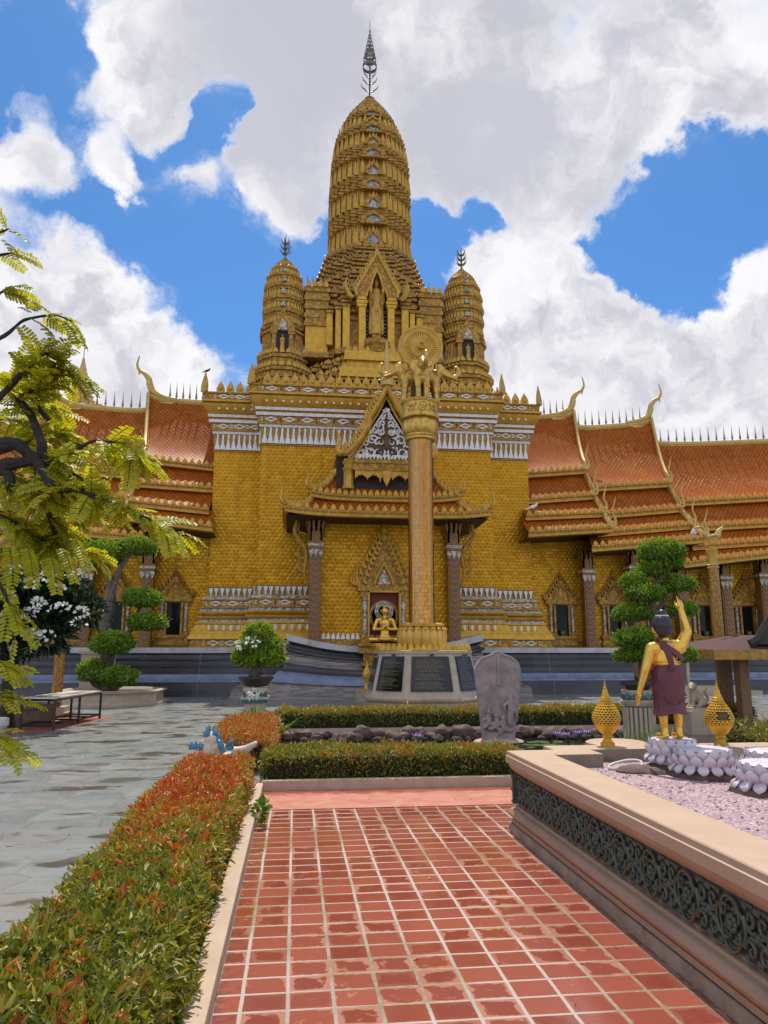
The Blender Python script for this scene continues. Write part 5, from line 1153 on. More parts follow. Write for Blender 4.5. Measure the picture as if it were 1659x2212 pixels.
def seated(base, S):
    b = MB(); q = lambda x, y, z: (base[0] + x * S, base[1] + y * S, base[2] + z * S)
    for s in (-1, 1):
        b.cap(q(s * .12, 0, .10), q(s * .40, -.12, .08), .10 * S, .075 * S); b.cap(q(s * .40, -.12, .08), q(-s * .05, -.24, .08), .075 * S, .05 * S); b.cap(q(-s * .05, -.24, .08), q(-s * .18, -.24, .10), .05 * S, .03 * S)
        b.cap(q(s * .20, 0, .60), q(s * .30, -.02, .36), .068 * S, .052 * S); b.cap(q(s * .30, -.02, .36), q(s * .07, -.18, .36), .05 * S, .035 * S); b.cap(q(s * .07, -.18, .36), q(s * .02, -.20, .45), .035 * S, .02 * S); b.sphere(q(s * .105, 0, .845), (.018 * S, .02 * S, .06 * S), 8, 6)
    b.cap(q(0, .02, .12), q(0, 0, .3), .15 * S, .13 * S); b.cap(q(0, 0, .32), q(0, 0, .52), .13 * S, .165 * S); b.cap(q(-.17, 0, .61), q(.17, 0, .61), .075 * S, .075 * S)
    b.cap(q(0, 0, .64), q(0, 0, .74), .06 * S, .055 * S); b.sphere(q(0, -.01, .845), (.098 * S, .11 * S, .125 * S)); b.sphere(q(0, -.12, .83), (.016 * S, .022 * S, .03 * S), 6, 5); b.sphere(q(0, 0, .965), (.06 * S, .06 * S, .05 * S)); b.cap(q(0, 0, 1.0), q(0, 0, 1.06), .025 * S, .006 * S)
    b.cap(q(-.17, .0, .6), q(.06, -.13, .42), .05 * S, .05 * S)
    return organic('buddha_statue', b, .016, 'gold_statue', it=3)
zb_ = zat(830, 1388, YN - .3)
tag(seated((nx, YN - .36, zb_), 1.30), 'golden seated figure with hands at the chest in the porch shrine', 'statue')
m = MB(); n = 28
for k in range(n):
    a0, a1 = 2 * PI * k / n, 2 * PI * (k + .9) / n
    for r0, r1 in ((.19, .27), (.28, .34)): m.facade([(nx + r * math.cos(a), zb_ + 1.12 + r * math.sin(a)) for r, a in ((r0, a0), (r1, a0), (r1, a1), (r0, a1))], YN - .16, YN - .13)
ho_ = m.build('halo', 'colonette_mosaic', smooth=0); tag(ho_, 'ring of white mirror mosaic behind the head of the seated figure', 'halo')
m = MB(); m.lathe([(.55, 0), (.55, .06), (.44, .07), (.43, .0)], (nx, YN - .02, zb_ + .95), 32, axis=(0, -1, 0)); m.build('halo_ring', 'gold_ornate', ho_)
p = at(793, 1490, 24.2); m = MB(); m.box(p.x - .35, p.x + .6, 24.0, 24.8, 0, .35); tag(m.build('stone_block', 'stone_pale', smooth=0), 'low pale stone block at the foot of the porch plinth', 'stone block')
m = MB(); m.lathe([(.10, .35), (.12, .4), (.06, .5), (.06, .62), (.12, .72), (.15, .86), (.10, .98), (.05, 1.06), (.02, 1.2), (.005, 1.3)], (p.x, 24.3, 0), 12); tag(m.build('gold_urn', 'gold_bright'), 'small golden bud urn on the low stone block by the porch', 'urn')
# ------------------------------------------------------------------ memorial column with elephants and wheel
CX, CY = 3.66, 21.6
col = thing('memorial_column', (CX, CY, 0), 'tall golden mosaic column topped by elephants and a great spoked wheel', 'column')
def octo(r, k=.5, c=(CX, CY)):            # octagon, flat side to the court; k = share of the corner cuts
    q = r * k; P = [(-r + q, -r), (r - q, -r), (r, -r + q), (r, r - q), (r - q, r), (-r + q, r), (-r, r - q), (-r, -r + q)]
    return [(c[0] + x, c[1] + y) for x, y in P]
m = MB()
m.loft([ring(octo(r, .52), z) for r, z in ((1.62, 0), (1.62, .12), (1.56, .14), (1.56, .20), (1.66, .26), (1.68, .32), (1.62, .36), (1.56, .40), (1.53, .44), (1.30, 1.50), (1.33, 1.52), (1.33, 1.58), (1.2, 1.6))])
ped = m.build('pedestal', 'stone_pale', col, 30)
zb0, zb1 = .52, 1.44
def plaque(ia, ib, u0, u1, rows, seed):
    lo_, hi_ = octo(1.53, .52), octo(1.30, .52); rnd = random.Random(seed)
    def P(u, z, out):
        t = (z - .44) / (1.50 - .44); a = Vector(lo_[ia]).lerp(Vector(hi_[ia]), t); b = Vector(lo_[ib]).lerp(Vector(hi_[ib]), t); p = a.lerp(b, u); d = (b - a).normalized(); n = Vector((d.y, -d.x)); p += n * out; return (p.x, p.y, z)
    b = MB(); b.loft([[P(u0, zb0, o), P(u1, zb0, o), P(u1, zb1, o), P(u0, zb1, o)] for o in (.0, .035)]); po_ = b.build('plaque', 'plaque_black', ped, 0)
    L = MB(); z = zb1 - .07
    for k in range(rows):
        w_ = .38 if k == 0 else rnd.choice((.55, .7, .78, .8, .82, .6)); 
        if rnd.random() < .12 and k > 1: z -= .034; continue
        x = .5 - w_ / 2 if (seed == 2 or k == 0) else .12
        e = x + w_ * rnd.uniform(.8, 1)
        while x < e:
            l = rnd.uniform(.04, .11); hgt = .013
            L.add([P(lerp(u0, u1, min(e, a)), zz, .0375) for a, zz in ((x, z), (x + l, z), (x + l, z + hgt), (x, z + hgt))], [(0, 1, 2, 3)]); x += l + .022
        z -= .034
        if z < zb0 + .05: break
    L.build('inscription', 'letter_gold', ped, 0)
    for u in (.5,):
        q = MB(); p = Vector(P(lerp(u0, u1, u), zb1 + .03, .08)); q.cap(p, p + Vector((.06, -.03, .015)), .022, .03, 8); q.tube([P(lerp(u0, u1, u), zb1 + .03, 0), tuple(p)], .012, 5); q.build('plaque_lamp', 'dark_metal', ped)
plaque(0, 1, .10, .90, 26, 2); plaque(7, 0, .12, .90, 26, 1); plaque(1, 2, .10, .88, 26, 3); plaque(6, 7, .12, .9, 26, 4)
m = MB(); Q = octo(1.26, .52)
for i in range(8):
    a, b = Vector(Q[i]), Vector(Q[(i + 1) % 8]); d = (b - a); n = Vector((d.y, -d.x)).normalized(); k = round(d.length / .17)
    for j in range(k): p = a.lerp(b, (j + .5) / k); leaf(m, (p.x, p.y, 1.6), n, .15, .20, .06)
m.build('lotus_fringe', 'gold_bright', col)
m = MB(); m.lathe([(.80, 1.55), (.60, 1.62), (.56, 1.68), (.64, 1.80), (.70, 1.95), (.69, 2.08), (.60, 2.20), (.54, 2.26), (.64, 2.28), (.66, 2.34), (.58, 2.38)], (CX, CY, 0), 96, mod=None); lb = m.build('lotus_bowl', 'gold_orange', col, 60)
m = MB(); LPF = [(.58, 1.62), (.655, 1.78), (.69, 1.95), (.68, 2.1), (.645, 2.2), (.66, 2.26)]
for k in range(18):
    a = 2 * PI * (k + .5) / 18; m.tube(spline([(CX + r * math.cos(a), CY + r * math.sin(a), z) for r, z in LPF], 3), [.06, .08, .10, .11, .118, .12, .12, .118, .115, .11, .10, .095, .09, .085, .08, .04], 10, sq=(1, .42))
m.build('lotus_petals', 'gold_orange', lb)
m = MB()
for k in range(22):
    a = 2 * PI * (k + .5) / 22; c, s = math.cos(a), math.sin(a); m.sphere((CX + .70 * c, CY + .70 * s, 2.20), (.05, .05, .04), 8, 5)
m.build('lotus_tips', 'gold_bright', lb)
zc = lambda py: zat(911, py, CY - .35)
zS = zc(946)
m = MB(); m.lathe([(.385, 2.34), (.375, zS)], (CX, CY, 0), 20); m.build('shaft', 'column_shaft', col, 10)
m = MB(); m.lathe([(.39, zS - .02), (.47, zS), (.48, zS + .06), (.44, zS + .09), (.46, zS + .11), (.46, zS + .16)], (CX, CY, 0), 40); m.build('capital_collar', 'gold_capital', col)
zBt = zc(900)
m = MB(); m.lathe([(.44, zS + .14), (.50, zS + .2), (.535, lerp(zS, zBt, .55)), (.535, lerp(zS, zBt, .8)), (.48, zBt - .03), (.45, zBt)], (CX, CY, 0), 96, mod=lambda a, z: 1 + (.05 * max(0, math.cos(9 * a)) ** .5 if zS + .17 < z < zBt - .02 else 0)); m.build('bell_capital', 'gold_capital', col, 60)
zD0, zD1 = zc(891), zc(865)
m = MB(); m.lathe([(.42, zBt - .02), (.58, zBt), (.60, zBt + .08), (.60, zD0 - .03), (.55, zD0), (.55, zD1 - .05), (.58, zD1 - .04), (.60, zD1), (.57, zD1 + .05), (.2, zD1 + .06)], (CX, CY, 0), 48); dr_ = m.build('drum', 'gold_capital', col, 40)
m = MB(); zm = (zD0 + zD1) / 2 - .02; r = (zD1 - zD0) * .40
def wheel(mb, c, R0, nsp, th, hub, slots=True):
    n = nsp * 4
    def ringf(r0, r1, y0, y1):
        pr = [(r0, y0), (r1, y0), (r1, y1), (r0, y1), (r0, y0)]
        mb.loft([[(c[0] + q * math.cos(2 * PI * i / n), c[1] + y, c[2] + q * math.sin(2 * PI * i / n)) for i in range(n)] for q, y in pr], True, False, False)
    ringf(R0 * .70, R0, -th, th); ringf(R0 * .90, R0 * 1.005, -th * 1.25, th * 1.25); ringf(.02, R0 * .50, -th, th); ringf(R0 * .42, R0 * .5, -th * 1.15, th * 1.15)
    for k in range(nsp):
        a = 2 * PI * (k + .5) / nsp; d = Vector((math.cos(a), 0, math.sin(a))); t = Vector((-d.z, 0, d.x)); w0, w1 = R0 * .062, R0 * .085
        pts = lambda y: [tuple(Vector(c) + d * q + t * s + Vector((0, y, 0))) for q, s in ((R0 * .48, -w0 * .5), (R0 * .72, -w1 * .52), (R0 * .72, w1 * .52), (R0 * .48, w0 * .5))]
        mb.loft([pts(-th * .9), pts(th * .9)])
    mb.lathe([(hub * 1.15, 0), (hub * 1.15, th * 1.2), (hub, th * 1.3), (hub, th * 3.4), (hub * .8, th * 3.6), (hub * .6, th * 3.5), (hub * .55, th * 2.9), (hub * .3, th * 2.9), (hub * .25, th * 3.3), (.005, th * 3.4)], c, 32, axis=(0, -1, 0))
wheel(m, (CX, CY - .58, zm), r, 18, .02, r * .16)
for sx in (-1, 1):                           # animals striding round the drum in relief
    for base in (.62,):
        def D(u, z): a = -PI / 2 + sx * (base + u * 1.0); return (CX + .565 * math.cos(a), CY + .565 * math.sin(a), zm + z)
        m.cap(D(-.14, .02), D(.14, .03), .05, .055, 8); m.cap(D(.14, .05), D(.24, .13), .035, .03, 8); m.cap(D(.24, .13), D(.32, .10), .03, .02, 8)
        for u, du in ((-.14, -.08), (-.10, .06), (.12, -.05), (.15, .1)): m.cap(D(u, -.02), D(u + du, -.15), .022, .014, 6)
        m.tube([D(-.16, .04), D(-.24, .1), D(-.26, .02)], [.015, .012, .008], 5)
m.build('drum_relief', 'gold_capital', dr_)
zE = zD1 + .05
def elephant():
    b = MB(); H = 1.12       # stands on the drum facing -Y, shoulder at the column rim
    for s in (-1, 1):
        b.cap((s * .125, -.50, .05), (s * .12, -.47, .36), .085, .085); b.cap((s * .12, -.47, .36), (s * .13, -.44, .66), .088, .14); b.cap((s * .125, -.52, .03), (s * .125, -.49, .05), .09, .085)
    b.cap((0, -.40, .78), (0, -.1, .80), .27, .28); b.cap((0, -.48, .62), (0, -.46, .76), .15, .2)
    b.sphere((0, -.66, 1.02), (.175, .20, .20)); b.sphere((0, -.62, 1.18), (.14, .14, .10)); b.cap((0, -.46, .92), (0, -.6, .98), .17, .14)
    for s in (-1, 1):
        b.loft([[(s * x, y + dy, z) for x, y, z in ((.12, -.58, 1.14), (.26, -.50, 1.20), (.37, -.46, 1.09), (.36, -.47, .92), (.26, -.52, .80), (.14, -.58, .90))] for dy in (-.02, .03)])
        b.tube([(s * .09, -.80, .90), (s * .12, -.96, .82), (s * .14, -1.14, .75), (s * .15, -1.32, .74)], [.042, .038, .03, .01], 8)
    b.tube(spline([(0, -.78, 1.02), (0, -.92, .92), (0, -1.06, .86), (0, -1.20, .93), (0, -1.26, 1.08), (0, -1.19, 1.20), (0, -1.10, 1.18)], 4), [.115 - .0033 * k for k in range(25)], 8)
    return b
e0 = elephant(); me_ = organic('elephant', e0, .018, 'gold_capital', col, it=3)
me_.parent = None; me_.matrix_parent_inverse.identity(); me_.parent = col; me_.location = (0, 0, zE)
for a in (PI / 2, PI, -PI / 2):
    c = me_.copy(); COL.objects.link(c); c.parent = col; c.location = (0, 0, zE); c.rotation_euler = (0, 0, a)
m = MB(); m.box(CX - .24, CX + .24, CY - .24, CY + .24, zE, zE + 1.15); m.build('wheel_support', 'bronze_dark', col)
m = MB(); wc = at(911.8, 751, CY - .1); wheel(m, (CX + .02, CY - .1, wc.z), .70, 36, .065, .12); m.build('great_wheel', 'gold_trim', col, 40)
m = MB(); m.lathe([(.30, zE + 1.02), (.34, zE + 1.12), (.2, zE + 1.2), (.12, wc.z - .66)], (CX, CY, 0), 20); m.build('wheel_foot', 'gold_trim', col)

# ------------------------------------------------------------------ carved stone slab in the pond
SX, SY = 3.57, 13.15
st = thing('boundary_stone', (SX, SY, 0), 'weathered purple grey stone slab with carved figures rising from the pond', 'stone slab')
m = MB(); N = 26; rows = []
def wdt(z): 
    return lerp(.275, .40, min(1, z / 1.15)) if z < 1.15 else max(.0, .40 * (1 - ((z - 1.15) / .30) ** 2.3) ** .5 * (1 if z < 1.45 else 0))
prof = [(wdt(z), z) for z in [k * .05 for k in range(24)]] + [(.398, 1.20), (.385, 1.26), (.35, 1.33), (.29, 1.385), (.2, 1.43), (.12, 1.455), (.07, 1.485), (.0, 1.52)]
pl_ = [(SX + x, z + .06) for x, z in prof] + [(SX - x, z + .06) for x, z in prof[::-1][1:]]
m.facade(pl_, SY - .10, SY + .10)
body = m.build('slab', 'stone_stele', st, 40); bv = body.modifiers.new('bevel', 'BEVEL'); bv.width = .025; bv.segments = 3
m = MB(); m.tube(spline([(SX + x * .985, SY - .085, z + .06) for x, z in prof[8:]], 2), .028, 6); m.tube(spline([(SX - x * .985, SY - .085, z + .06) for x, z in prof[8:]], 2), .028, 6); m.box(SX - .02, SX + .03, SY - .125, SY - .08, 1.0, 1.52); m.box(SX - .24, SX + .26, SY - .13, SY - .09, .08, .20)
m.build('slab_rim', 'stone_stele', st)
f = MB(); yb = SY - .115
def rel(x, z, p): return (SX + x, yb - p, z)
# standing figure, right
f.sphere(rel(.20, .80, .02), (.05, .045, .06)); f.cap(rel(.20, .74, .01), rel(.20, .58, .02), .055, .06); f.cap(rel(.20, .56, .01), rel(.18, .34, .0), .065, .05); f.cap(rel(.15, .70, .03), rel(.07, .66, .05), .03, .025); f.cap(rel(.07, .66, .05), rel(.09, .56, .05), .025, .02); f.cap(rel(.26, .70, .02), rel(.29, .54, .02), .03, .025); f.cap(rel(.29, .54, .02), rel(.31, .38, .01), .02, .015)
for x, z, l in ((-.20, .40, 1), (-.07, .34, -1), (.06, .30, 1)):
    f.sphere(rel(x, z + .14, .03), .045); f.cap(rel(x, z + .1, .02), rel(x, z - .02, .02), .045, .055); f.cap(rel(x, z - .04, .03), rel(x + l * .12, z - .08, .03), .04, .03); f.cap(rel(x, z + .07, .03), rel(x - l * .09, z + .02, .04), .022, .018); f.cap(rel(x, z - .05, .02), rel(x - l * .08, z - .12, .02), .04, .03)
rr_ = random.Random(9)
for k in range(16): x, z = rr_.uniform(-.24, .26), rr_.uniform(.22, .36); f.sphere(rel(x, z, -.01), rr_.uniform(.02, .04), 8, 5)
for z in range(7): f.sphere(rel(-.25 + .01 * z, .30 + z * .05, .0), .03, 8, 5)
organic('relief', f, .009, 'stone_stele', st, it=2)
m = MB(); m.sphere((SX, SY, .03), (.46, .30, .07), 14, 8); m.build('slab_foot', 'stone_pale', st)

# ------------------------------------------------------------------ low planter with bronze frieze
PX = 1.95
pln = thing('planter_wall', (PX, 5, 0), 'long beige planter wall with green bronze floral frieze beside the tiled path', 'planter')
path = [(PX, -3), (PX, 6.9), (2.40, 6.9), (2.40, 7.2), (8.5, 7.2)]
for nm, mat, pr in (('planter_foot', 'planter_foot', [(.0, 0), (.0, .075), (-.012, .08)]), ('planter_base', 'planter_side', [(-.02, .08), (-.022, .115), (-.045, .12), (-.02, .125), (.0, .145), (.008, .165), (.0, .19), (-.025, .21), (-.045, .215), (-.05, .232), (-.075, .238), (-.08, .25)]),
                    ('frieze_ground', 'bronze_dark', [(-.085, .25), (-.085, .50)]),
                    ('planter_cornice', 'planter_side', [(-.075, .50), (-.07, .512), (-.055, .515), (-.05, .525), (-.035, .535), (-.015, .56), (-.01, .585), (.0, .59)]), ('coping', 'planter_paint', [(.0, .59), (.012, .594), (.012, .655), (.002, .66), (.002, .69), (-.004, .697), (-.325, .70), (-.33, .697)]), ('coping_inner_face', 'inner_face', [(-.33, .697), (-.33, .52)])):
    m = MB(); m.sweep(path, pr, False); m.build(nm, mat, pln, 35)
def frieze():
    b = MB(); x = PX + .085
    V = lambda y, z, o=0: (x - .02 - o, y, .375 + z)
    b.box(x - .008, x + .02, -.195, .195, .252, .498)
    for a in range(4):                        # four-lobed medallion
        t = PI / 2 * a; cy, cz_ = .045 * math.cos(t), .045 * math.sin(t)
        for rr, th, o in ((.072, .0095, .012), (.055, .006, .004)):
            b.tube([V(cy + rr * math.cos(t + q), cz_ + rr * math.sin(t + q), o) for q in np.linspace(-1.95, 1.95, 15)], th, 6)
    for a in range(8): t = PI / 4 * a; b.sphere(V(.03 * math.cos(t), .03 * math.sin(t), .008), (.012, .015, .015), 6, 5)
    b.sphere(V(0, 0, .014), (.014, .016, .016), 8, 6)
    for a in range(8): t = PI / 4 * a + .39; b.sphere(V(.066 * math.cos(t), .066 * math.sin(t), .004), (.008, .013, .013), 6, 4)
    for sy in (-1, 1):
        for sz in (-1, 1):
            cy, cz_ = sy * .145, sz * .066
            b.tube([V(cy + sy * (-.045 * (1 - k / 17)) * math.cos(k * .5), cz_ + sz * .048 * (1 - k / 17) * math.sin(k * .5) * -1, .008) for k in range(17)], [.013 - .0004 * k for k in range(17)], 6)
            b.tube([V(sy * .19, sz * .02, .006), V(sy * .165, sz * .008, .010), V(sy * .135, sz * .018, .010), V(sy * .12, sz * .04, .006)], [.010, .011, .010, .006], 6)
            b.sphere(V(sy * .185, sz * .105, .004), (.009, .016, .018), 6, 5); b.sphere(V(sy * .105, sz * .105, .004), (.009, .018, .014), 6, 5)
            b.tube([V(sy * .09, sz * .115, .005), V(sy * .13, sz * .118, .009), V(sy * .17, sz * .118, .005)], [.005, .009, .005], 5)
        b.sphere(V(sy * .19, 0, .008), (.01, .013, .016), 6, 5)
    return b
fo = frieze().build('frieze_tile', 'bronze_green', pln, 60); fo.location = (0, 6.9 - .12 - .19, 0)
for k in range(1, 14): dup(fo, (0, -.392 * k, 0))
c = dup(fo, (0, 0, 0)); c.matrix_parent_inverse = Matrix.Translation((-PX, -5, 0)); c.rotation_euler = (0, 0, -PI / 2); c.location = (2.16, 6.9 + PX, 0)
m = MB(); m.add([(PX + .3, -3, .585), (8.4, -3, .585), (8.4, 6.9, .585), (PX + .3, 6.9, .585)], [(0, 1, 2, 3)]); g_ = m.build('gravel_bed', 'gravel', smooth=0); g_['kind'] = 'stuff'; tag(g_, 'pinkish gravel filling the raised planter', 'gravel')
m = MB(); P_ = MB()
rr_ = random.Random(4); V_, F_ = [], []
pb = MB()
for k in range(1500):
    y = 6.5 - 4.3 * rr_.random() ** 1.2; x = rr_.uniform(2.30, 2.4 + (y * .62)); s = rr_.uniform(.006, .013)
    if y > 6.55: continue
    a = rr_.uniform(0, 6.3); q = [(s * 1.2 * math.cos(a + t), s * math.sin(a + t)) for t in (0, 1.4, 2.7, 4.2)]; h_ = s * rr_.uniform(.5, 1)
    pb.add([(x + u, y + v, .584) for u, v in q] + [(x + u * .5, y + v * .5, .586 + h_) for u, v in q], [(4, 5, 6, 7), (0, 1, 5, 4), (1, 2, 6, 5), (2, 3, 7, 6), (3, 0, 4, 7)])
po_ = pb.build('loose_pebbles', 'gravel', smooth=0); tag(po_, 'loose pebbles scattered over the gravel of the raised planter', 'pebbles', kind='stuff')

# lotus pedestals
def petal_row(mb, c, r, n, w_, h_, z, out, ph):
    for k in range(n):
        a = 2 * PI * (k + ph) / n; d = Vector((math.cos(a), math.sin(a), 0)); t = Vector((-d.y, d.x, 0)); rows = []
        for j in range(6):
            v = j / 5; ww = w_ * (.62 + .9 * v - 1.52 * v ** 3.2) if j < 5 else .004; b = out * math.sin(v * 2.6) * 1.0 + out * .7 * v; rows.append([tuple(Vector((c[0], c[1], z)) + d * (r + b - .35 * ww * abs(u) ** 2) + t * (u * ww) + Vector((0, 0, h_ * v))) for u in (-1, -.55, 0, .55, 1)])
        i0 = len(mb.v); mb.grid(rows)
        rows2 = [[(p[0] - d.x * .016, p[1] - d.y * .016, p[2] - .004) for p in r_] for r_ in rows]; mb.grid(rows2)
LOT = [((3.26, 6.33), .20, .84, 'white lotus pedestal under the feet of the golden child'), ((3.36, 6.02), .24, .80, 'white lotus pedestal just in front of the golden child'), ((3.86, 5.78), .25, .80, 'white lotus pedestal cut by the right edge, the farther one'), ((3.47, 5.27), .25, .79, 'white lotus pedestal nearest the tiled path at the right edge')]
for (x, y), r, zt_, lab in LOT:
    t = thing('lotus_pedestal', (x, y, .585), lab, 'lotus pedestal', 'lotus pedestals in the gravel')
    m = MB(); m.lathe([(r * 1.15, .58), (r * 1.12, .62), (r * .8, .65)], (x, y, 0), 18, mod=lambda a, z: 1 + .06 * math.sin(3 * a) + .04 * math.sin(7 * a)); m.build('rock_base', 'rock', t)
    m = MB(); m.lathe([(r * .8, .62), (r * .86, .70), (r * .8, zt_ - .03), (r * .9, zt_), (r * .85, zt_ + .008), (.01, zt_ + .006)], (x, y, 0), 28); m.build('core', 'white_petal', t)
    m = MB(); petal_row(m, (x, y), r * .86, 15, r * .235, .115, zt_ - .095, .018, 0); m.build('upper_petals', 'white_petal', t, 60)
    m = MB(); petal_row(m, (x, y), r * .90, 15, r * .225, .095, zt_ - .125, .034, .5); m.build('middle_petals', 'white_petal', t, 60)
    m = MB(); petal_row(m, (x, y), r * .90, 15, r * .19, -.075, zt_ - .105, .045, .0); m.build('lower_petals', 'white_petal', t, 60)
# hose lying by the first lotus
m = MB(); pts = [(2.80, 6.35, .60), (2.72, 6.42, .60), (2.78, 6.5, .62), (2.9, 6.44, .66), (2.98, 6.36, .66), (2.92, 6.26, .62), (2.82, 6.24, .60), (2.80, 6.32, .61), (2.92, 6.40, .62), (3.04, 6.30, .60)]; m.tube(spline(pts, 5), .012, 6); tag(m.build('hose', 'hose'), 'pale hose coiled on the gravel by the first lotus', 'hose')
m = MB(); m.sphere((2.92, 6.3, .585), (.2, .14, .06), 12, 7); m.sphere((3.05, 6.22, .585), (.16, .12, .05), 10, 6); o = m.build('flat_rock', 'rock'); tag(o, 'flat brown rock half buried in gravel beneath the hose', 'rock')

# golden child statue on the lotus (seen from behind)
FX, FY, FZ = 3.26, 6.33, .848
stt = thing('child_statue', (FX, FY, FZ), 'golden child statue in a maroon robe pointing to the sky, seen from behind', 'statue')
u_ = 1.0
K = lambda px, py: at(px, py, FY)
def L(x, y, z): return (FX + x, FY + y, FZ + z)
b = MB()
for s in (-1, 1):
    x = .075 * s
    b.cap(L(x, -.02, .03), L(x, -.01, .10), .034, .036); b.cap(L(x, -.01, .1), L(x * 1.1, -.01, .26), .036, .054); b.cap(L(x * 1.1, -.01, .26), L(x * 1.0, 0, .52), .056, .085)
    b.cap(L(x, -.03, .022), L(x * 1.15, .11, .02), .026, .028); b.sphere(L(x, -.035, .03), (.03, .032, .032))
b.cap(L(-.05, 0, .53), L(.05, 0, .53), .10, .10); b.cap(L(0, 0, .56), L(0, .0, .66), .105, .112); b.cap(L(-.02, .005, .70), L(.0, .01, .76), .122, .125); b.cap(L(-.07, .01, .80), L(.10, .01, .815), .072, .074)
b.cap(L(0, .01, .84), L(0, .012, .92), .042, .042)
hc_ = Vector(L(-.02, .012, 1.005)); b.sphere(hc_, (.094, .102, .108), 16, 12)
for s in (-1, 1): b.sphere(hc_ + Vector((s * .09, .015, -.025)), (.012, .024, .032), 8, 6)
b.sphere(hc_ + Vector((0, .10, -.03)), (.016, .022, .03), 8, 6); b.cap(hc_ + Vector((-.03, .07, -.065)), hc_ + Vector((.03, .07, -.065)), .025, .025)
# left arm hangs and swings out a little, right arm lifts straight up
shL, elL, wrL = Vector(L(-.155, .0, .80)), Vector(L(-.225, .015, .60)), Vector(L(-.285, .05, .415))
b.cap(shL, elL, .062, .048); b.cap(elL, wrL, .047, .029); b.cap(Vector(L(-.09, 0, .80)), shL, .075, .062)
shR, elR, wrR = Vector(L(.165, .01, .82)), Vector(L(.245, .0, .955)), Vector(L(.215, .03, 1.165))
b.cap(Vector(L(.08, .005, .80)), shR, .08, .066); b.cap(shR, elR, .064, .05); b.cap(elR, wrR, .048, .031)
def hand(wr_, up, side, nrm, pose):
    up, side, nrm = [Vector(v).normalized() for v in (up, side, nrm)]
    P = lambda a, c, n=0: wr_ + up * a + side * c + nrm * n
    b.cap(P(.0, 0), P(.02, 0), .028, .030); b.cap(P(.035, -.014), P(.062, -.016), .023, .017, 8); b.cap(P(.035, .014), P(.060, .016), .023, .016, 8)
    for k, (c, l) in enumerate(((-.023, .058), (-.008, .066), (.007, .060), (.021, .046))):
        b0 = P(.068, c)
        if pose[k] == 0: b.cap(b0, P(.068 + l * .5, c * 1.05, .004), .0088, .0082, 8); b.cap(P(.068 + l * .5, c * 1.05, .004), P(.068 + l, c * 1.05, .012), .0082, .0065, 8)
        else: b.cap(b0, P(.068 + l * .42, c, .02), .0095, .009, 8); b.cap(P(.068 + l * .42, c, .02), P(.062 + l * .10, c, .038), .009, .008, 8)
    b.cap(P(.018, -.026, .008), P(.045, -.047, .014), .0125, .011, 8); b.cap(P(.045, -.047, .014), P(.075, -.048, .018), .0105, .008, 8)
hand(wrR, (-.05, .0, 1), (1, 0, 0), (0, 1, 0), (0, 1, 1, 1))
hand(wrL, (-.22, .2, -1), (.3, -1, -.2), (1, .2, 0), (0, 0, 0, 0))
body = organic('body', b, .0068, 'gold_statue', stt, it=3)
hb_ = MB(); hb_.sphere(hc_ + Vector((0, -.012, .016)), (.103, .106, .103), 18, 12); hb_.sphere(hc_ + Vector((0, -.04, -.03)), (.090, .068, .075), 14, 10); hb_.sphere(hc_ + Vector((.004, -.015, .118)), (.052, .052, .045), 14, 10)
hair = organic('hair', hb_, .007, 'hair_dark', stt, it=3)
m = MB(); m.tube([hc_ + Vector((.004 + .058 * math.cos(a), -.015 + .058 * math.sin(a), .100)) for a in np.linspace(0, 2 * PI, 25)], .009, 6); m.build('hair_band', 'cream', stt)
# sarong: rings with folds, flared hem
rows = []
for z, rx, ry in ((.225, .158, .125), (.215, .172, .138), (.235, .170, .138), (.27, .156, .124), (.36, .153, .122), (.45, .164, .128), (.53, .170, .130), (.60, .160, .127), (.64, .134, .118), (.655, .126, .116), (.65, .112, .105)):
    rows.append([L(.0 + (rx + .006 * math.sin(9 * a + z * 20) + .004 * math.sin(17 * a - z * 9) * (1 if z < .6 else .3)) * math.cos(a), ry * math.sin(a) * (1 + .02 * math.sin(7 * a)), z + (.012 * math.sin(3 * a) if z < .3 else 0)) for a in [2 * PI * i / 48 for i in range(48)]])
m = MB(); m.loft(rows, True, False, False)
for s in (-1, 1):
    rws = [[L(s * (.138 + o + .01 * math.sin(z * 40)), y + .01 * math.sin(z * 30), z) for y, o in ((-.04, -.01), (-.05, .018), (-.02, .03), (.02, .012))] for z in (.60, .54, .48, .42, .38)]; m.loft(rws)
m.cap(L(-.05, -.112, .592), L(.0, -.118, .585), .010, .012, 8); m.cap(L(.0, -.118, .585), L(.05, -.112, .594), .012, .008, 8); m.cap(L(0, -.116, .585), L(-.03, -.118, .56), .010, .005, 8); m.cap(L(0, -.116, .585), L(.035, -.116, .563), .010, .005, 8)
m.tube([L(x, -.122 + .25 * x * x, .36 - .05 * math.cos(x * 14)) for x in np.linspace(-.13, .13, 12)], .006, 6)
m.build('sarong', 'robe', stt, 60)
m = MB()
for z in (.668, .690): m.tube([L(.130 * math.cos(a), .121 * math.sin(a), z) for a in np.linspace(0, 2 * PI, 33)], .010, 6)
m.build('waist_band', 'gold_statue', stt)
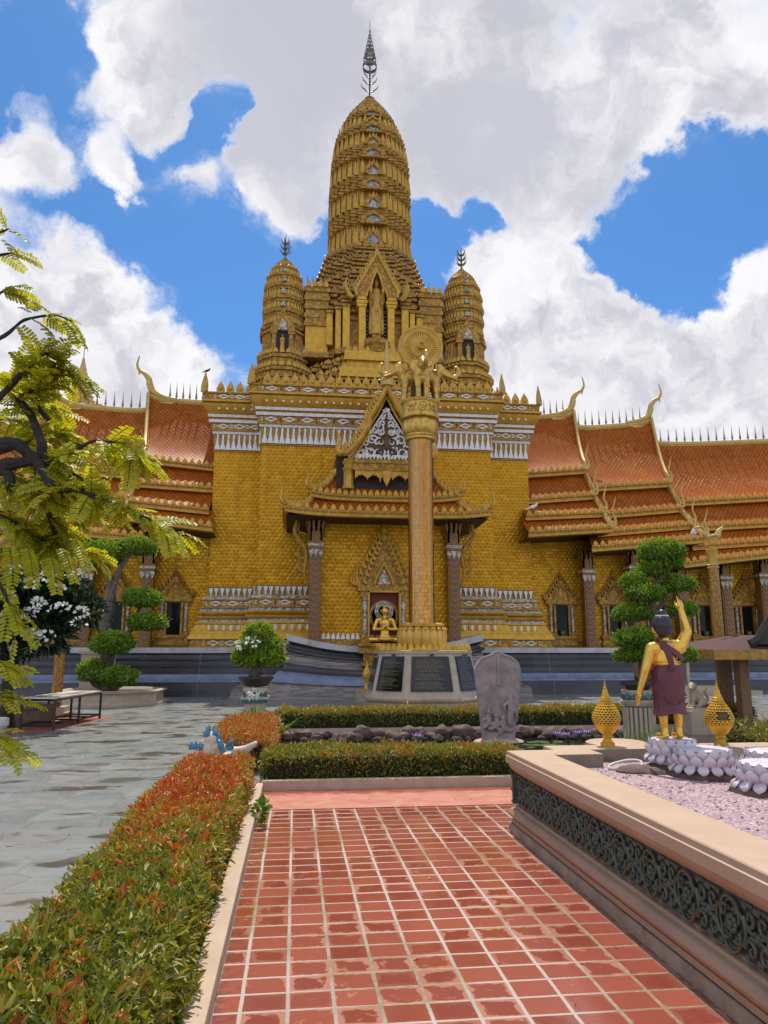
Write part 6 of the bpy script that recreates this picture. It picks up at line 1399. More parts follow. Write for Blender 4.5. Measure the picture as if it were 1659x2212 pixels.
# sash: from the left shoulder down the back to the waist, with a branch under the right arm
def back_y(x, z):
    rx = .135; ry = .140
    if z > .77: ry = .140 - (z - .77) * .80
    return .005 - ry * max(.0, 1 - (x / .17) ** 2) ** .5 - .006
def ribbon(mb, pts, wd):
    a_, b_ = [], []
    for k, (x, z) in enumerate(pts):
        q = pts[min(k + 1, len(pts) - 1)]; p = pts[max(k - 1, 0)]; d = Vector((q[0] - p[0], q[1] - p[1])).normalized(); n = Vector((-d.y, d.x)); w2 = wd[k] if hasattr(wd, '__len__') else wd; row = []
        for t in (-1, -.5, 0, .5, 1): xx, zz = x + n.x * w2 * t, z + n.y * w2 * t; row.append(L(xx, back_y(xx, zz) - .004 - .003 * (1 - t * t), zz))
        a_.append(row)
    mb.grid(a_); mb.grid([[(p[0], p[1] + .02, p[2]) for p in r] for r in a_])
    e = [r[0] for r in a_]; mb.grid([e, [(p[0], p[1] + .02, p[2]) for p in e]]); e = [r[-1] for r in a_]; mb.grid([e, [(p[0], p[1] + .02, p[2]) for p in e]])
m = MB(); ribbon(m, [(-.080, .862), (-.070, .83), (-.055, .79), (-.038, .75), (-.026, .70), (-.018, .66), (-.014, .62)], [.026, .027, .026, .025, .025, .027, .04]); ribbon(m, [(-.072, .858), (-.04, .83), (.01, .79), (.06, .755), (.105, .725), (.138, .70)], [.024, .026, .026, .025, .024, .022])
m.tube(spline([L(-.10, -.03, .868), L(-.085, .0, .885), L(-.06, .05, .872), L(-.03, .11, .80), (FX + .08, FY + .135, FZ + .74), (FX + .135, FY + .05, FZ + .71), (FX + .142, FY - .03, FZ + .70)], 4), .024, 8, sq=(1, .5))
m.build('sash', 'robe', stt, 60); stt.scale = (.86, .90, .955)

# golden lattice urns on the coping
def urn(x, y, label, broken=False):
    t = thing('lattice_urn', (x, y, .70), label, 'urn', 'golden lattice urns on the planter coping'); V = lambda pr: [(r, .70 + z) for r, z in pr]
    m = MB(); m.lathe(V([(.068, 0), (.068, .03), (.05, .045), (.035, .075), (.045, .09), (.05, .105), (.04, .12), (.075, .15), (.105, .20), (.115, .225), (.11, .235), (.10, .24)]), (x, y, 0), 24); m.build('foot', 'gold_bright', t)
    prof = [(.118, .235), (.132, .27), (.134, .30), (.128, .335), (.114, .37), (.094, .41), (.070, .45), (.05, .485)]
    m = MB(); m.lathe(V([(r * .90, z) for r, z in prof]), (x, y, 0), 24); m.build('inner_shell', 'bronze_dark', t)
    sc = MB(); n = 24
    NR = 10
    def at_v(v):
        q = v * (len(prof) - 1); i = min(int(q), len(prof) - 2); return lerp(prof[i][0], prof[i + 1][0], q - i), lerp(prof[i][1], prof[i + 1][1], q - i)
    for k in range(NR):
        (r0, z0), (r1, z1) = at_v(k / NR), at_v((k + 1) / NR); n = 22
        sc.tube([(x + (r0 + .001) * math.cos(a), y + (r0 + .001) * math.sin(a), .70 + z0) for a in np.linspace(0, 2 * PI, 33)], .0042, 5) if not (broken and 3 <= k <= 5) else None
        for j in range(n):
            a = 2 * PI * (j + .5 * (k % 2)) / n
            if broken and abs(a - 4.45) < .45 and 2 <= k <= 5: continue
            P = []
            for da, f in ((-.47, 0), (.47, 0), (.16, .75), (0, 1.0), (-.16, .75)):
                aa = a + da * 2 * PI / n; rr = lerp(r0, r1, f) + .004 * (1 - f); P.append(Vector((x + rr * math.cos(aa), y + rr * math.sin(aa), .70 + lerp(z0, z1, f))))
            d = Vector((math.cos(a), math.sin(a), 0)); sc.loft([[tuple(p) for p in P], [tuple(p - d * .010) for p in P]])
    sc.build('lattice_shell', 'gold_bright', t, 30)
    m = MB(); m.lathe(V([(.054, .48), (.056, .495), (.046, .505), (.048, .52), (.038, .53), (.036, .55), (.026, .57), (.024, .60), (.016, .61), (.018, .625), (.010, .635), (.007, .67), (.002, .72)]), (x, y, 0), 20); m.build('tip', 'gold_bright', t); t.scale = (1, 1, .87)
p = G(1313, 1611, .70); urn(p.x, p.y, 'intact golden lattice urn left of the pointing child statue')
p = G(1558, 1612, .70); urn(p.x, p.y, 'golden lattice urn with a broken dark hole, right of the child statue', True)
m = MB(); m.lathe([(.30, .50), (.30, .69), (.28, .70), (.01, .7005)], (G(1340, 1604, .7).x, G(1340, 1604, .7).y + .1, 0), 28); m.build('coping_island', 'planter_paint', pln)
m = MB(); p = G(1558, 1612, .7); m.lathe([(.22, .50), (.22, .69), (.2, .699), (.01, .6995)], (p.x, p.y, 0), 28); m.build('coping_island', 'planter_foot', pln)

# ------------------------------------------------------------------ kerbs
m = MB(); m.box(-.445, -.335, -4, 9.05, 0, .10); o = m.build('kerb', 'kerb_paint', smooth=0); struct(o); bv = o.modifiers.new('b', 'BEVEL'); bv.width = .008; bv.segments = 2
m = MB(); m.box(-.36, 2.9, 9.06, 9.16, 0, .12); o = m.build('kerb', 'concrete', smooth=0); struct(o); bv = o.modifiers.new('b', 'BEVEL'); bv.width = .008; bv.segments = 2
m = MB(); m.box(-.42, 9, 14.75, 14.9, 0, .12); o = m.build('kerb', 'concrete', smooth=0); struct(o)
# pond
m = MB(); m.add([(-.3, 9.9, .012), (9, 9.9, .012), (9, 14.74, .012), (-.3, 14.74, .012)], [(0, 1, 2, 3)]); struct(m.build('pond_water', 'pond_water', smooth=0))
rr_ = random.Random(12)
def rock(x, y, s, label, mat):
    b = MB(); b.sphere((0, 0, 0), (1, 1, 1), 14, 9); sd = rr_.uniform(0, 90); sx, sy, sz = s * rr_.uniform(.8, 1.35), s * rr_.uniform(.7, 1.0), s * rr_.uniform(.55, .85); a = rr_.uniform(-.4, .4)
    vs = []
    for v in b.v:
        v = Vector(v); k = 1 + .35 * mnoise.noise(v * 1.3 + Vector((sd, 0, 0))) + .15 * mnoise.noise(v * 3 + Vector((0, sd, 0))); v = v * k; v = Matrix.Rotation(a, 3, 'Z') @ Vector((v.x * sx, v.y * sy, v.z * sz)); vs.append((x + v.x, y + v.y, .02 + sz * .62 + v.z))
    b.v = vs; tag(b.build('rock', mat, smooth=50), label, 'rock', 'rocks along the pond edge')
k = 0; x = -.1
while x < 6.4:
    s = rr_.uniform(.10, .19); rock(x, 14.0 + rr_.uniform(-.25, .15), s, 'brown rock in the row lining the far edge of the pond', 'rock'); x += s * rr_.uniform(1.3, 2.0)
x = .2
while x < 6.2:
    s = rr_.uniform(.06, .12); rock(x, 13.5 + rr_.uniform(-.2, .1), s, 'brown rock in the row lining the far edge of the pond', 'rock_dark'); x += s * rr_.uniform(2.0, 4.0)
def lily(x, y, label):
    t = thing('water_lily', (x, y, .015), label, 'water lily', 'purple water lilies on the pond')
    m = MB(); m.tube([(x, y, .01), (x, y, .16)], .008, 5); m.build('stem', 'grass_leaf', t)
    m = MB()
    for k in range(12):
        a = 2 * PI * k / 12; e = .5 if k % 2 else .25; d = Vector((math.cos(a), math.sin(a), 0)); tt = Vector((-d.y, d.x, 0)); p = Vector((x, y, .16)); m.add([p, p + d * .05 + tt * .018 + Vector((0, 0, .03 + e * .03)), p + d * .10 + Vector((0, 0, .05 + e * .09)), p + d * .05 - tt * .018 + Vector((0, 0, .03 + e * .03))], [(0, 1, 2, 3)])
    m.build('blossom', 'flower_purple', t)
for px, py in ((1203, 1592), (1222, 1594), (1247, 1590), (1266, 1589)): p = G(px, py, .15); lily(p.x, p.y, 'purple water lily on the pond between stone slab and left urn')
p = G(900, 1597, .15); lily(p.x, p.y, 'single purple water lily on the pond behind the middle of the front hedge')
m = MB()
for k in range(60):
    x, y, r = rr_.uniform(2.5, 6.0), rr_.uniform(11.0, 13.2), rr_.uniform(.08, .15); m.add([(x, y, .018)] + [(x + r * math.cos(a), y + r * math.sin(a), .018 + .0002 * (k % 9)) for a in np.linspace(.2, 6.1, 12)], [(0, i, i + 1) for i in range(1, 12)])
o = m.build('lily_pads', 'topiary_leaf', smooth=0); tag(o, 'floating lily pads on the pond', 'lily pads', kind='stuff')
# ------------------------------------------------------------------ swan lamp posts
def lamp_post(x, y, ztop, label):
    t = thing('lamp_post', (x, y, 0), label, 'lamp post', 'golden swan lamp posts')
    m = MB(); m.box(x - .35, x + .35, y - .35, y + .35, 0, .12); m.box(x - .28, x + .28, y - .28, y + .28, .12, .25); m.build('base', 'stone_pale', t, 0)
    zr = ztop - .98
    m = MB(); m.lathe([(.13, .25), (.12, 1.2), (.112, zr)], (x, y, 0), 16); sh = m.build('shaft', 'gold_dotted', t, 40)
    SCL = Matrix.Translation((x, y, zr)) @ Matrix.Diagonal((.66, .66, .56, 1)) @ Matrix.Translation((-x, -y, -zr))
    m = MB(); m.lathe([(.17, zr - .02), (.20, zr + .03), (.16, zr + .08), (.19, zr + .12), (.15, zr + .18), (.14, zr + .25), (.17, zr + .55), (.20, zr + .75), (.15, zr + .78), (.13, zr + .9), (.17, zr + .95), (.13, zr + 1.0), (.10, zr + 1.05)], (x, y, 0), 24, mod=lambda a, z: 1 + (.07 * math.cos(10 * a) if zr + .2 < z < zr + .76 else 0)); m.xf(SCL); m.build('capital', 'gold_trim', t, 50)
    m = MB(); m.lathe([(.172, 0), (.205, .02), (.175, .05)], (x, y, zr + .0), 24); m.lathe([(.165, 0), (.195, .02), (.16, .05)], (x, y, zr + .11), 24); m.xf(SCL); m.build('capital_ring', 'white_mosaic', t)
    z = zr + 1.05; b = MB()              # swan: body forward to -X, raised neck, tail plume
    b.cap((x + .05, y, z + .18), (x - .12, y, z + .24), .12, .10); b.cap((x, y, z), (x, y, z + .15), .08, .1)
    b.tube(spline([(x - .14, y, z + .26), (x - .24, y, z + .36), (x - .20, y, z + .52), (x - .30, y, z + .66), (x - .46, y, z + .64)], 4), [.085 - .0025 * k for k in range(17)], 8); b.cap((x - .44, y, z + .645), (x - .55, y, z + .63), .05, .025); b.cap((x - .55, y, z + .63), (x - .66, y, z + .60), .025, .008)
    b.tube(spline([(x - .42, y, z + .68), (x - .40, y, z + .80), (x - .46, y, z + .86)], 3), [.03, .03, .03, .025, .02, .012, .006], 6)
    b.tube(spline([(x + .10, y, z + .22), (x + .24, y, z + .30), (x + .32, y, z + .48), (x + .46, y, z + .66), (x + .50, y, z + .80)], 3), [.10, .11, .12, .12, .12, .11, .10, .085, .07, .05, .03, .02, .01], 8, sq=(.6, 1.1))
    for s in (-1, 1): b.tube(spline([(x - .06, y + s * .1, z + .26), (x + .10, y + s * .14, z + .30), (x + .26, y + s * .13, z + .24)], 3), [.06, .07, .07, .06, .05, .03, .01], 6)
    b.xf(SCL); organic('swan', b, .012, 'gold_pale', t, it=2)
    m = MB(); m.lathe([(.015, .42), (.05, .38), (.085, .30), (.10, .22), (.11, .20), (.10, .185), (.02, .18)], (x - .62, y, z + .17), 14); m.tube([(x - .62, y, z + .58), (x - .62, y, z + .64)], .008, 5); m.xf(SCL); m.build('hanging_lamp', 'white_glaze', t)
    return t
p = at(1548, 1320, 16.0); lamp_post(p.x, 16.0, zat(1548, 1137, 16), 'tall golden swan lamp post in front of the right wing')
p = at(127, 1450, 19.6); lamp_post(p.x, 19.6, 4.6, 'golden lamp post behind the black framed table, its top hidden in leaves')

# ------------------------------------------------------------------ pavilion at the right edge
pv = thing('pavilion', (11.4, 14.2, 0), 'low wooden pavilion with a brown tiled roof cut by the right edge', 'pavilion')
PXa, PXb, PYa, PYb = xat(1546, 1410, 13.4), 14.8, 13.4, 16.6; ze = zat(1546, 1410, 13.4)
m = MB(); m.loft([[(PXa, PYa, ze + .05), (PXb, PYa, ze + .05), (PXb, PYb, ze + .05), (PXa, PYb, ze + .05)], [(PXa + 1.5, PYa + 1.3, ze + .36), (PXb - 1.5, PYa + 1.3, ze + .36), (PXb - 1.5, PYb - 1.3, ze + .36), (PXa + 1.5, PYb - 1.3, ze + .36)]]); m.build('roof', 'wood_roof', pv, 0)
m = MB(); m.sweep([(PXa, PYa), (PXa, PYb), (PXb, PYb), (PXb, PYa)], [(.06, -.13), (.08, -.13), (.08, .06), (.0, .06)], True); m.v = [(x, y, z + ze) for x, y, z in m.v]; m.build('fascia', 'gold_dark', pv, 0)
m = MB(); m.add([(PXa, PYa, ze - .02), (PXb, PYa, ze - .02), (PXb, PYb, ze - .02), (PXa, PYb, ze - .02)], [(0, 1, 2, 3)]); m.build('ceiling', 'wood_brown', pv, 0)
ps = MB(); pw = .10; px_, py_ = xat(1604, 1480, 13.9), 13.9; ps.box(px_ - pw, px_ + pw, py_ - pw, py_ + pw, 0, ze); p0 = ps.build('post', 'wood_brown', pv, 0)
for dx, dy in ((.62, 1.6), (2.1, 0), (-1.0, 2.3)): dup(p0, (dx, dy, 0))
m = MB(); x0_, z0_ = xat(1606, 1392, 13.0), zat(1606, 1392, 13.0)
m.tube(spline([at(1620, 1391, 13.6), at(1638, 1380, 13.6), at(1649, 1362, 13.6), at(1664, 1338, 13.6), at(1690, 1305, 13.6)], 4), .05, 6, sq=(1, 2)); m.loft([[tuple(at(*q, Y)) for q in ((1624, 1392), (1642, 1380), (1655, 1362), (1690, 1330), (1760, 1330), (1760, 1392))] for Y in (13.65, 14.5)]); m.build('roof_hood', 'black_frame', pv, 30)

# ------------------------------------------------------------------ stone lion, bench, bonsai stand at the right
LY = 14.2
lp = at(1506, 1534, LY)
m = MB(); m.box(lp.x - .30, lp.x + .30, LY - .3, LY + .3, 0, zat(1506, 1527, LY) - .06); m.box(lp.x - .26, lp.x + .26, LY - .26, LY + .26, zat(1506, 1527, LY) - .06, zat(1506, 1527, LY)); tag(m.build('lion_plinth', 'stone_pale', smooth=0), 'square stone plinth under the small seated lion', 'plinth')
zl = zat(1506, 1527, LY); b = MB(); q = lambda x, y, z: (lp.x + x, LY + y, zl + z)
b.cap(q(.10, 0, .10), q(-.04, -.02, .24), .10, .095); b.cap(q(-.05, -.02, .2), q(-.08, -.03, .30), .085, .075); b.sphere(q(-.10, -.05, .385), (.075, .075, .075)); b.cap(q(-.13, -.09, .365), q(-.16, -.11, .36), .04, .035); b.sphere(q(-.07, -.02, .40), (.085, .08, .085))
for s in (-1, 1):
    b.cap(q(-.08, s * .06, .22), q(-.12, s * .06, .02), .045, .03); b.cap(q(-.12, s * .06, .02), q(-.16, s * .06, .015), .03, .026); b.cap(q(.10, s * .08, .10), q(.02, s * .1, .06), .07, .045); b.cap(q(.02, s * .1, .03), q(-.06, s * .1, .02), .035, .026); b.cap(q(-.06, s * .05, .45), q(-.06, s * .05, .48), .022, .012)
b.tube(spline([q(.18, 0, .06), q(.24, 0, .16), q(.19, 0, .28), q(.22, 0, .36)], 4), [.03] * 8 + [.035, .03, .025, .02, .01], 6)
tag(organic('stone_lion', b, .014, 'stone_pale', it=2), 'small seated stone lion beside the pointing child statue', 'lion statue')
m = MB(); bx = xat(1400, 1510, 15.2); m.box(bx, bx + 1.75, 15.0, 15.6, .36, .46); m.box(bx + .1, bx + 1.65, 15.1, 15.5, 0, .36); tag(m.build('stone_bench', 'stone_pale', smooth=0), 'pale stone bench behind the large potted topiary', 'bench')
BY = 11.6
bp_ = at(1381, 1560, BY)
bs = thing('pot_stand', (bp_.x, BY, 0), 'pale fluted stand with teal trim under the large potted topiary', 'plant stand')
zz = lambda py: zat(1381, py, BY)
m = MB(); m.lathe([(.30, 0), (.30, .05), (.26, .08)], (bp_.x, BY, 0), 8); m.lathe([(.21, .06), (.21, zz(1522))], (bp_.x, BY, 0), 24); m.lathe([(.24, zz(1524)), (.28, zz(1518)), (.29, zz(1513)), (.25, zz(1510)), (.2, zz(1509))], (bp_.x, BY, 0), 8); m.build('rim', 'stone_pale', bs, 30); m = MB(); m.lathe([(.215, .06), (.215, zz(1522))], (bp_.x, BY, 0), 24); m.build('body', 'teal_glaze', bs, 30)
m = MB()
for k in range(20): a = 2 * PI * k / 20; m.tube([(bp_.x + .225 * math.cos(a), BY + .225 * math.sin(a), .08), (bp_.x + .225 * math.cos(a), BY + .225 * math.sin(a), zz(1527))], .027, 6)
m.build('flutes', 'stone_pale', bs)
m = MB(); m.lathe([(.22, zz(1509)), (.255, zz(1500)), (.27, zz(1491)), (.25, zz(1490))], (bp_.x, BY, 0), 8); m.build('bowl', 'stone_pale', bs, 30)
m = MB()
for k in range(14): a = 2 * PI * k / 14; leaf(m, (bp_.x + .235 * math.cos(a), BY + .235 * math.sin(a), zz(1508)), (math.cos(a), math.sin(a)), .10, .10, .03)
m.build('bowl_leaves', 'teal_glaze', bs)

# ------------------------------------------------------------------ small potted bonsai stand (left of centre)
sx_, sy_ = xat(552, 1500, 20), 20.0; zs_ = lambda py: zat(552, py, sy_)
s2 = thing('pot_stand', (sx_, sy_, 0), 'square cream and teal stand under the small potted bonsai', 'plant stand')
m = MB(); m.box(sx_ - .32, sx_ + .32, sy_ - .32, sy_ + .32, 0, .08); m.box(sx_ - .26, sx_ + .26, sy_ - .26, sy_ + .26, .08, zs_(1517)); m.box(sx_ - .36, sx_ + .36, sy_ - .36, sy_ + .36, zs_(1509), zs_(1504)); m.box(sx_ - .30, sx_ + .30, sy_ - .30, sy_ + .30, zs_(1502), zs_(1484)); m.build('body', 'stone_pale', s2, 0)
m = MB(); m.box(sx_ - .32, sx_ + .32, sy_ - .32, sy_ + .32, zs_(1517), zs_(1509)); m.box(sx_ - .31, sx_ + .31, sy_ - .31, sy_ + .31, zs_(1504), zs_(1502))
m.facade([(sx_ - .3, zs_(1502)), (sx_ - .3, zs_(1490)), (sx_ - .2, zs_(1498)), (sx_, zs_(1486)), (sx_ + .2, zs_(1498)), (sx_ + .3, zs_(1490)), (sx_ + .3, zs_(1502))], sy_ - .315, sy_ - .29); m.build('teal_trim', 'teal_glaze', s2, 0)
def pot_tray(x, y, z0, z1, r, label, mat='pot_black', sy=.7):
    t = tag(MB().lathe([(r * .62, z0 + .03), (r * .68, z0 + .04), (r * .92, z1 - .06), (r * 1.0, z1 - .05), (r * 1.0, z1), (r * .93, z1), (r * .9, z1 - .04), (.01, z1 - .035)], (x, y, 0), 24, sy=sy).build('plant_pot', mat), label, 'pot')
    return t
pot_tray(sx_, sy_, zs_(1485), zs_(1462), .46, 'black oval tray pot of the small bonsai')
pot_tray(bp_.x, BY, zz(1491) - .02, zz(1471), .26, 'dark tray pot of the large topiary behind the child statue', sy=.9)

# ------------------------------------------------------------------ left side: planters, table, pots
ox, oy = xat(237, 1515, 24.0), 24.2
t = thing('octagonal_planter', (ox, oy, 0), 'low octagonal beige planter holding the left topiary tree', 'planter')
O8 = lambda r: octo(r, .55, (ox, oy)); m = MB(); m.loft([ring(O8(r), z) for r, z in ((1.55, 0), (1.55, .06), (1.50, .10), (1.45, .13), (1.44, .33), (1.52, .36), (1.55, .42), (1.42, .44), (1.36, .43), (1.3, .36))], True, True, False); m.build('wall', 'stone_pale', t, 30)
m = MB(); m.add(ring(O8(1.36), .36), [tuple(range(7, -1, -1))]); m.build('soil', 'soil', t, 0)
m = MB(); qx = xat(208, 1450, 25.6); m.box(qx - .45, qx + .45, 25.4, 26.2, 0, zat(208, 1412, 25.6)); m.box(qx - .52, qx + .52, 25.33, 26.27, zat(208, 1412, 25.6), zat(208, 1406, 25.6)); tag(m.build('stone_pillar', 'stone_pale', smooth=0), 'square pale stone pillar behind the left topiary', 'pillar')
tb = thing('display_table', (-5.0, 17.5, 0), 'low black framed display table with a printed board on top', 'table')
a, b_, c, d = [Vector(v) for v in ((-5.56, 16.45, 0), (-4.85, 16.25, 0), (-4.60, 18.9, 0), (-5.31, 19.05, 0))]
H0, H1 = .60, .72
m = MB()
for p in (a, b_, c, d): m.box(p.x - .022, p.x + .022, p.y - .022, p.y + .022, 0, H0 if p in (a, b_, c) else H0)
mid = (b_ + c) / 2; m.box(mid.x - .022, mid.x + .022, mid.y - .022, mid.y + .022, 0, H0); mid2 = (a + d) / 2; m.box(mid2.x - .022, mid2.x + .022, mid2.y - .022, mid2.y + .022, 0, H0)
for z in (.10, H0):
    for p, q in ((a, b_), (b_, c), (c, d), (d, a)): m.tube([(p.x, p.y, z), (q.x, q.y, z)], .022, 4)
for k in range(5): p, q = a.lerp(d, k / 4), b_.lerp(c, k / 4); m.tube([(p.x, p.y, .10), (q.x, q.y, .10)], .018, 4)
m.build('frame', 'black_frame', tb, 0)
m = MB(); m.loft([[(p.x, p.y, H0 + .025 + dz) for p in (a, b_, c, d)] for dz in (0, .025)]); bo = m.build('board', 'board_face', tb, 0)
m = MB()
def on(u, v): p = a.lerp(b_, u).lerp(d.lerp(c, u), v); return (p.x, p.y, H0 + .054)
for u0, u1, v0, v1 in ((.12, .42, .12, .30), (.12, .42, .36, .52), (.5, .88, .42, .62), (.5, .86, .70, .86)): m.add([on(u0, v0), on(u1, v0), on(u1, v1), on(u0, v1)], [(0, 1, 2, 3)])
m.build('printed_pictures', 'pot_brown', bo, 0)
m = MB()
for k in range(9):
    v = .08 + k * .095
    for u0, u1 in ((.14, .44), (.52, .9)):
        if (k * 7 + int(u0 * 10)) % 3: m.add([on(u0, v), on(u1, v), on(u1, v + .014), on(u0, v + .014)], [(0, 1, 2, 3)])
m.build('printed_lines', 'dark_metal', bo, 0)
m = MB(); m.add([(-6.6, 15.3, .004), (-4.9, 15.9, .004), (-4.35, 19.4, .004), (-6.2, 19.4, .004)], [(0, 1, 2, 3)]); struct(m.build('red_paving', 'rust_red', smooth=0))
def round_pot(x, y, prof, mat, label):
    m = MB(); m.lathe(prof, (x, y, 0), 28); o = m.build('plant_pot', mat); tag(o, label, 'pot'); return o
p = G(48, 1570); round_pot(p.x - .1, p.y + .5, [(.50, 0), (.52, .03), (.60, .34), (.66, .36), (.68, .44), (.60, .45), (.56, .36), (.01, .35)], 'pot_brown', 'wide brown clay pot behind the black framed table')
p = at(-6, 1545, 15.3); round_pot(p.x, 15.3, [(.13, 0), (.16, .03), (.19, .18), (.22, .2), (.22, .33), (.19, .34), (.17, .28), (.01, .27)], 'white_glaze', 'white glazed pot at the very left edge')

# ------------------------------------------------------------------ glazed dragon creature behind the near hedge
cyy = 9.75; K = lambda px, py: at(px, py, cyy)
cr = thing('dragon_sculpture', (K(478, 1620).x, cyy, 0), 'cream dragon sculpture with blue mane and fins lying behind the near hedge', 'sculpture')
b = MB()
b.cap(K(452, 1612), K(462, 1596), .085, .08); b.sphere(tuple(K(458, 1596)), (.10, .09, .095)); b.cap(K(455, 1596), K(440, 1604), .06, .045); b.cap(K(440, 1604), K(432, 1607), .04, .03)
b.tube(spline([K(462, 1606), K(478, 1622) + Vector((0, .06, 0)), K(505, 1626) + Vector((0, .08, 0)), K(530, 1620) + Vector((0, .05, 0)), K(545, 1610), K(556, 1603)], 5), [.10 - .003 * k for k in range(26)], 10); b.tube(spline([K(420, 1632), K(455, 1640), K(500, 1640)], 4), [.09] * 9, 8)
b.tube([tuple(K(455, 1640)), tuple(K(452, 1612))], .1, 8)
organic('body', b, .014, 'cream', cr, it=3)
b = MB()
def flame(p, dx, h, r): b.tube(spline([p, p + Vector((dx * .3, 0, h * .3)), p + Vector((-dx * .1, 0, h * .65)), p + Vector((dx * .5, 0, h))], 3), [r, r * 1.1, r * 1.15, r * 1.0, r * .85, r * .65, r * .5, r * .3, r * .1][:10] + [.004], 7, sq=(1, .6))
for px, py, dx, h, r in ((452, 1590, -.05, .17, .055), (463, 1588, .04, .15, .05), (470, 1597, .06, .14, .05), (474, 1606, .05, .12, .045), (414, 1618, -.04, .13, .045), (423, 1618, -.03, .14, .045), (433, 1617, .02, .12, .04), (441, 1618, .03, .10, .04), (446, 1590, -.06, .14, .04), (478, 1612, .05, .1, .04)): flame(K(px, py) + Vector((0, -.03, 0)), dx, h, r)
c = K(499, 1611); b.tube([tuple(c + Vector((.055 * (1 - k / 20) * math.cos(.45 * k + 1), -.05, .055 * (1 - k / 20) * math.sin(.45 * k + 1)))) for k in range(18)], .024, 6); flame(c + Vector((0, -.04, .03)), .0, .10, .035)
for k in range(6): b.tube(spline([K(466 + 2 * k, 1598 + 4 * k), K(476 + 2 * k, 1600 + 4 * k) + Vector((0, -.1, 0)), K(474 + k, 1612 + 3 * k) + Vector((0, -.08, 0))], 3), [.02, .024, .024, .022, .018, .012, .006], 6)
organic('blue_mane', b, .011, 'blue_glaze', cr, it=2)
# ------------------------------------------------------------------ vegetation
def leaf_obj(name, P, D, U, Ln, Wd, tint, mat, parent=None, fold=.25, blunt=False):
    """one folded four-cornered leaf per row: base P, direction D, up U"""
    P, D, U = [np.asarray(v, 'f') for v in (P, D, U)]; Ln = np.asarray(Ln, 'f')[:, None]; Wd = np.asarray(Wd, 'f')[:, None]
    D = D / np.linalg.norm(D, axis=1, keepdims=True); S = np.cross(D, U); S /= np.linalg.norm(S, axis=1, keepdims=True) + 1e-9; N = np.cross(S, D)
    n = len(P); V = np.empty((n, 6, 3), 'f')
    V[:, 0] = P; V[:, 1] = P + D * Ln * .33 + S * Wd * .5 + N * Wd * fold; V[:, 2] = P + D * Ln * .72 + S * Wd * .36 + N * Wd * fold * .5 - N * Ln * .06
    if blunt: V[:, 1] = P + D * Ln * .18 + S * Wd * .45; V[:, 2] = P + D * Ln * .86 + S * Wd * .46; V[:, 4] = P + D * Ln * .86 - S * Wd * .46; V[:, 5] = P + D * Ln * .18 - S * Wd * .45
    V[:, 3] = P + D * Ln - N * Ln * .16
    if not blunt: V[:, 4] = P + D * Ln * .72 - S * Wd * .36 + N * Wd * fold * .5 - N * Ln * .06; V[:, 5] = P + D * Ln * .33 - S * Wd * .5 + N * Wd * fold
    me = bpy.data.meshes.new(name); me.vertices.add(n * 6); me.vertices.foreach_set('co', V.ravel())
    base = np.arange(n)[:, None] * 6; F = np.concatenate([base + np.array([0, 1, 2, 3]), base + np.array([0, 3, 4, 5])], 1).reshape(-1)
    me.loops.add(n * 8); me.loops.foreach_set('vertex_index', F.astype('i')); me.polygons.add(n * 2); me.polygons.foreach_set('loop_start', np.arange(n * 2, dtype='i') * 4); me.polygons.foreach_set('loop_total', np.full(n * 2, 4, 'i'))
    a = me.attributes.new('tint', 'FLOAT', 'POINT'); a.data.foreach_set('value', np.repeat(np.asarray(tint, 'f'), 6)); me.update(); me.validate()
    me.materials.append(MATS[mat]); return link_mesh(name, me, parent, 0)
def rdir(n, up=0.0):
    v = RNG.normal(size=(n, 3)); v[:, 2] += up; return v / np.linalg.norm(v, axis=1, keepdims=True)
def vnoise(P, s, seed=0.0): return np.array([mnoise.noise(Vector((p[0] * s + seed, p[1] * s, p[2] * s))) for p in P])
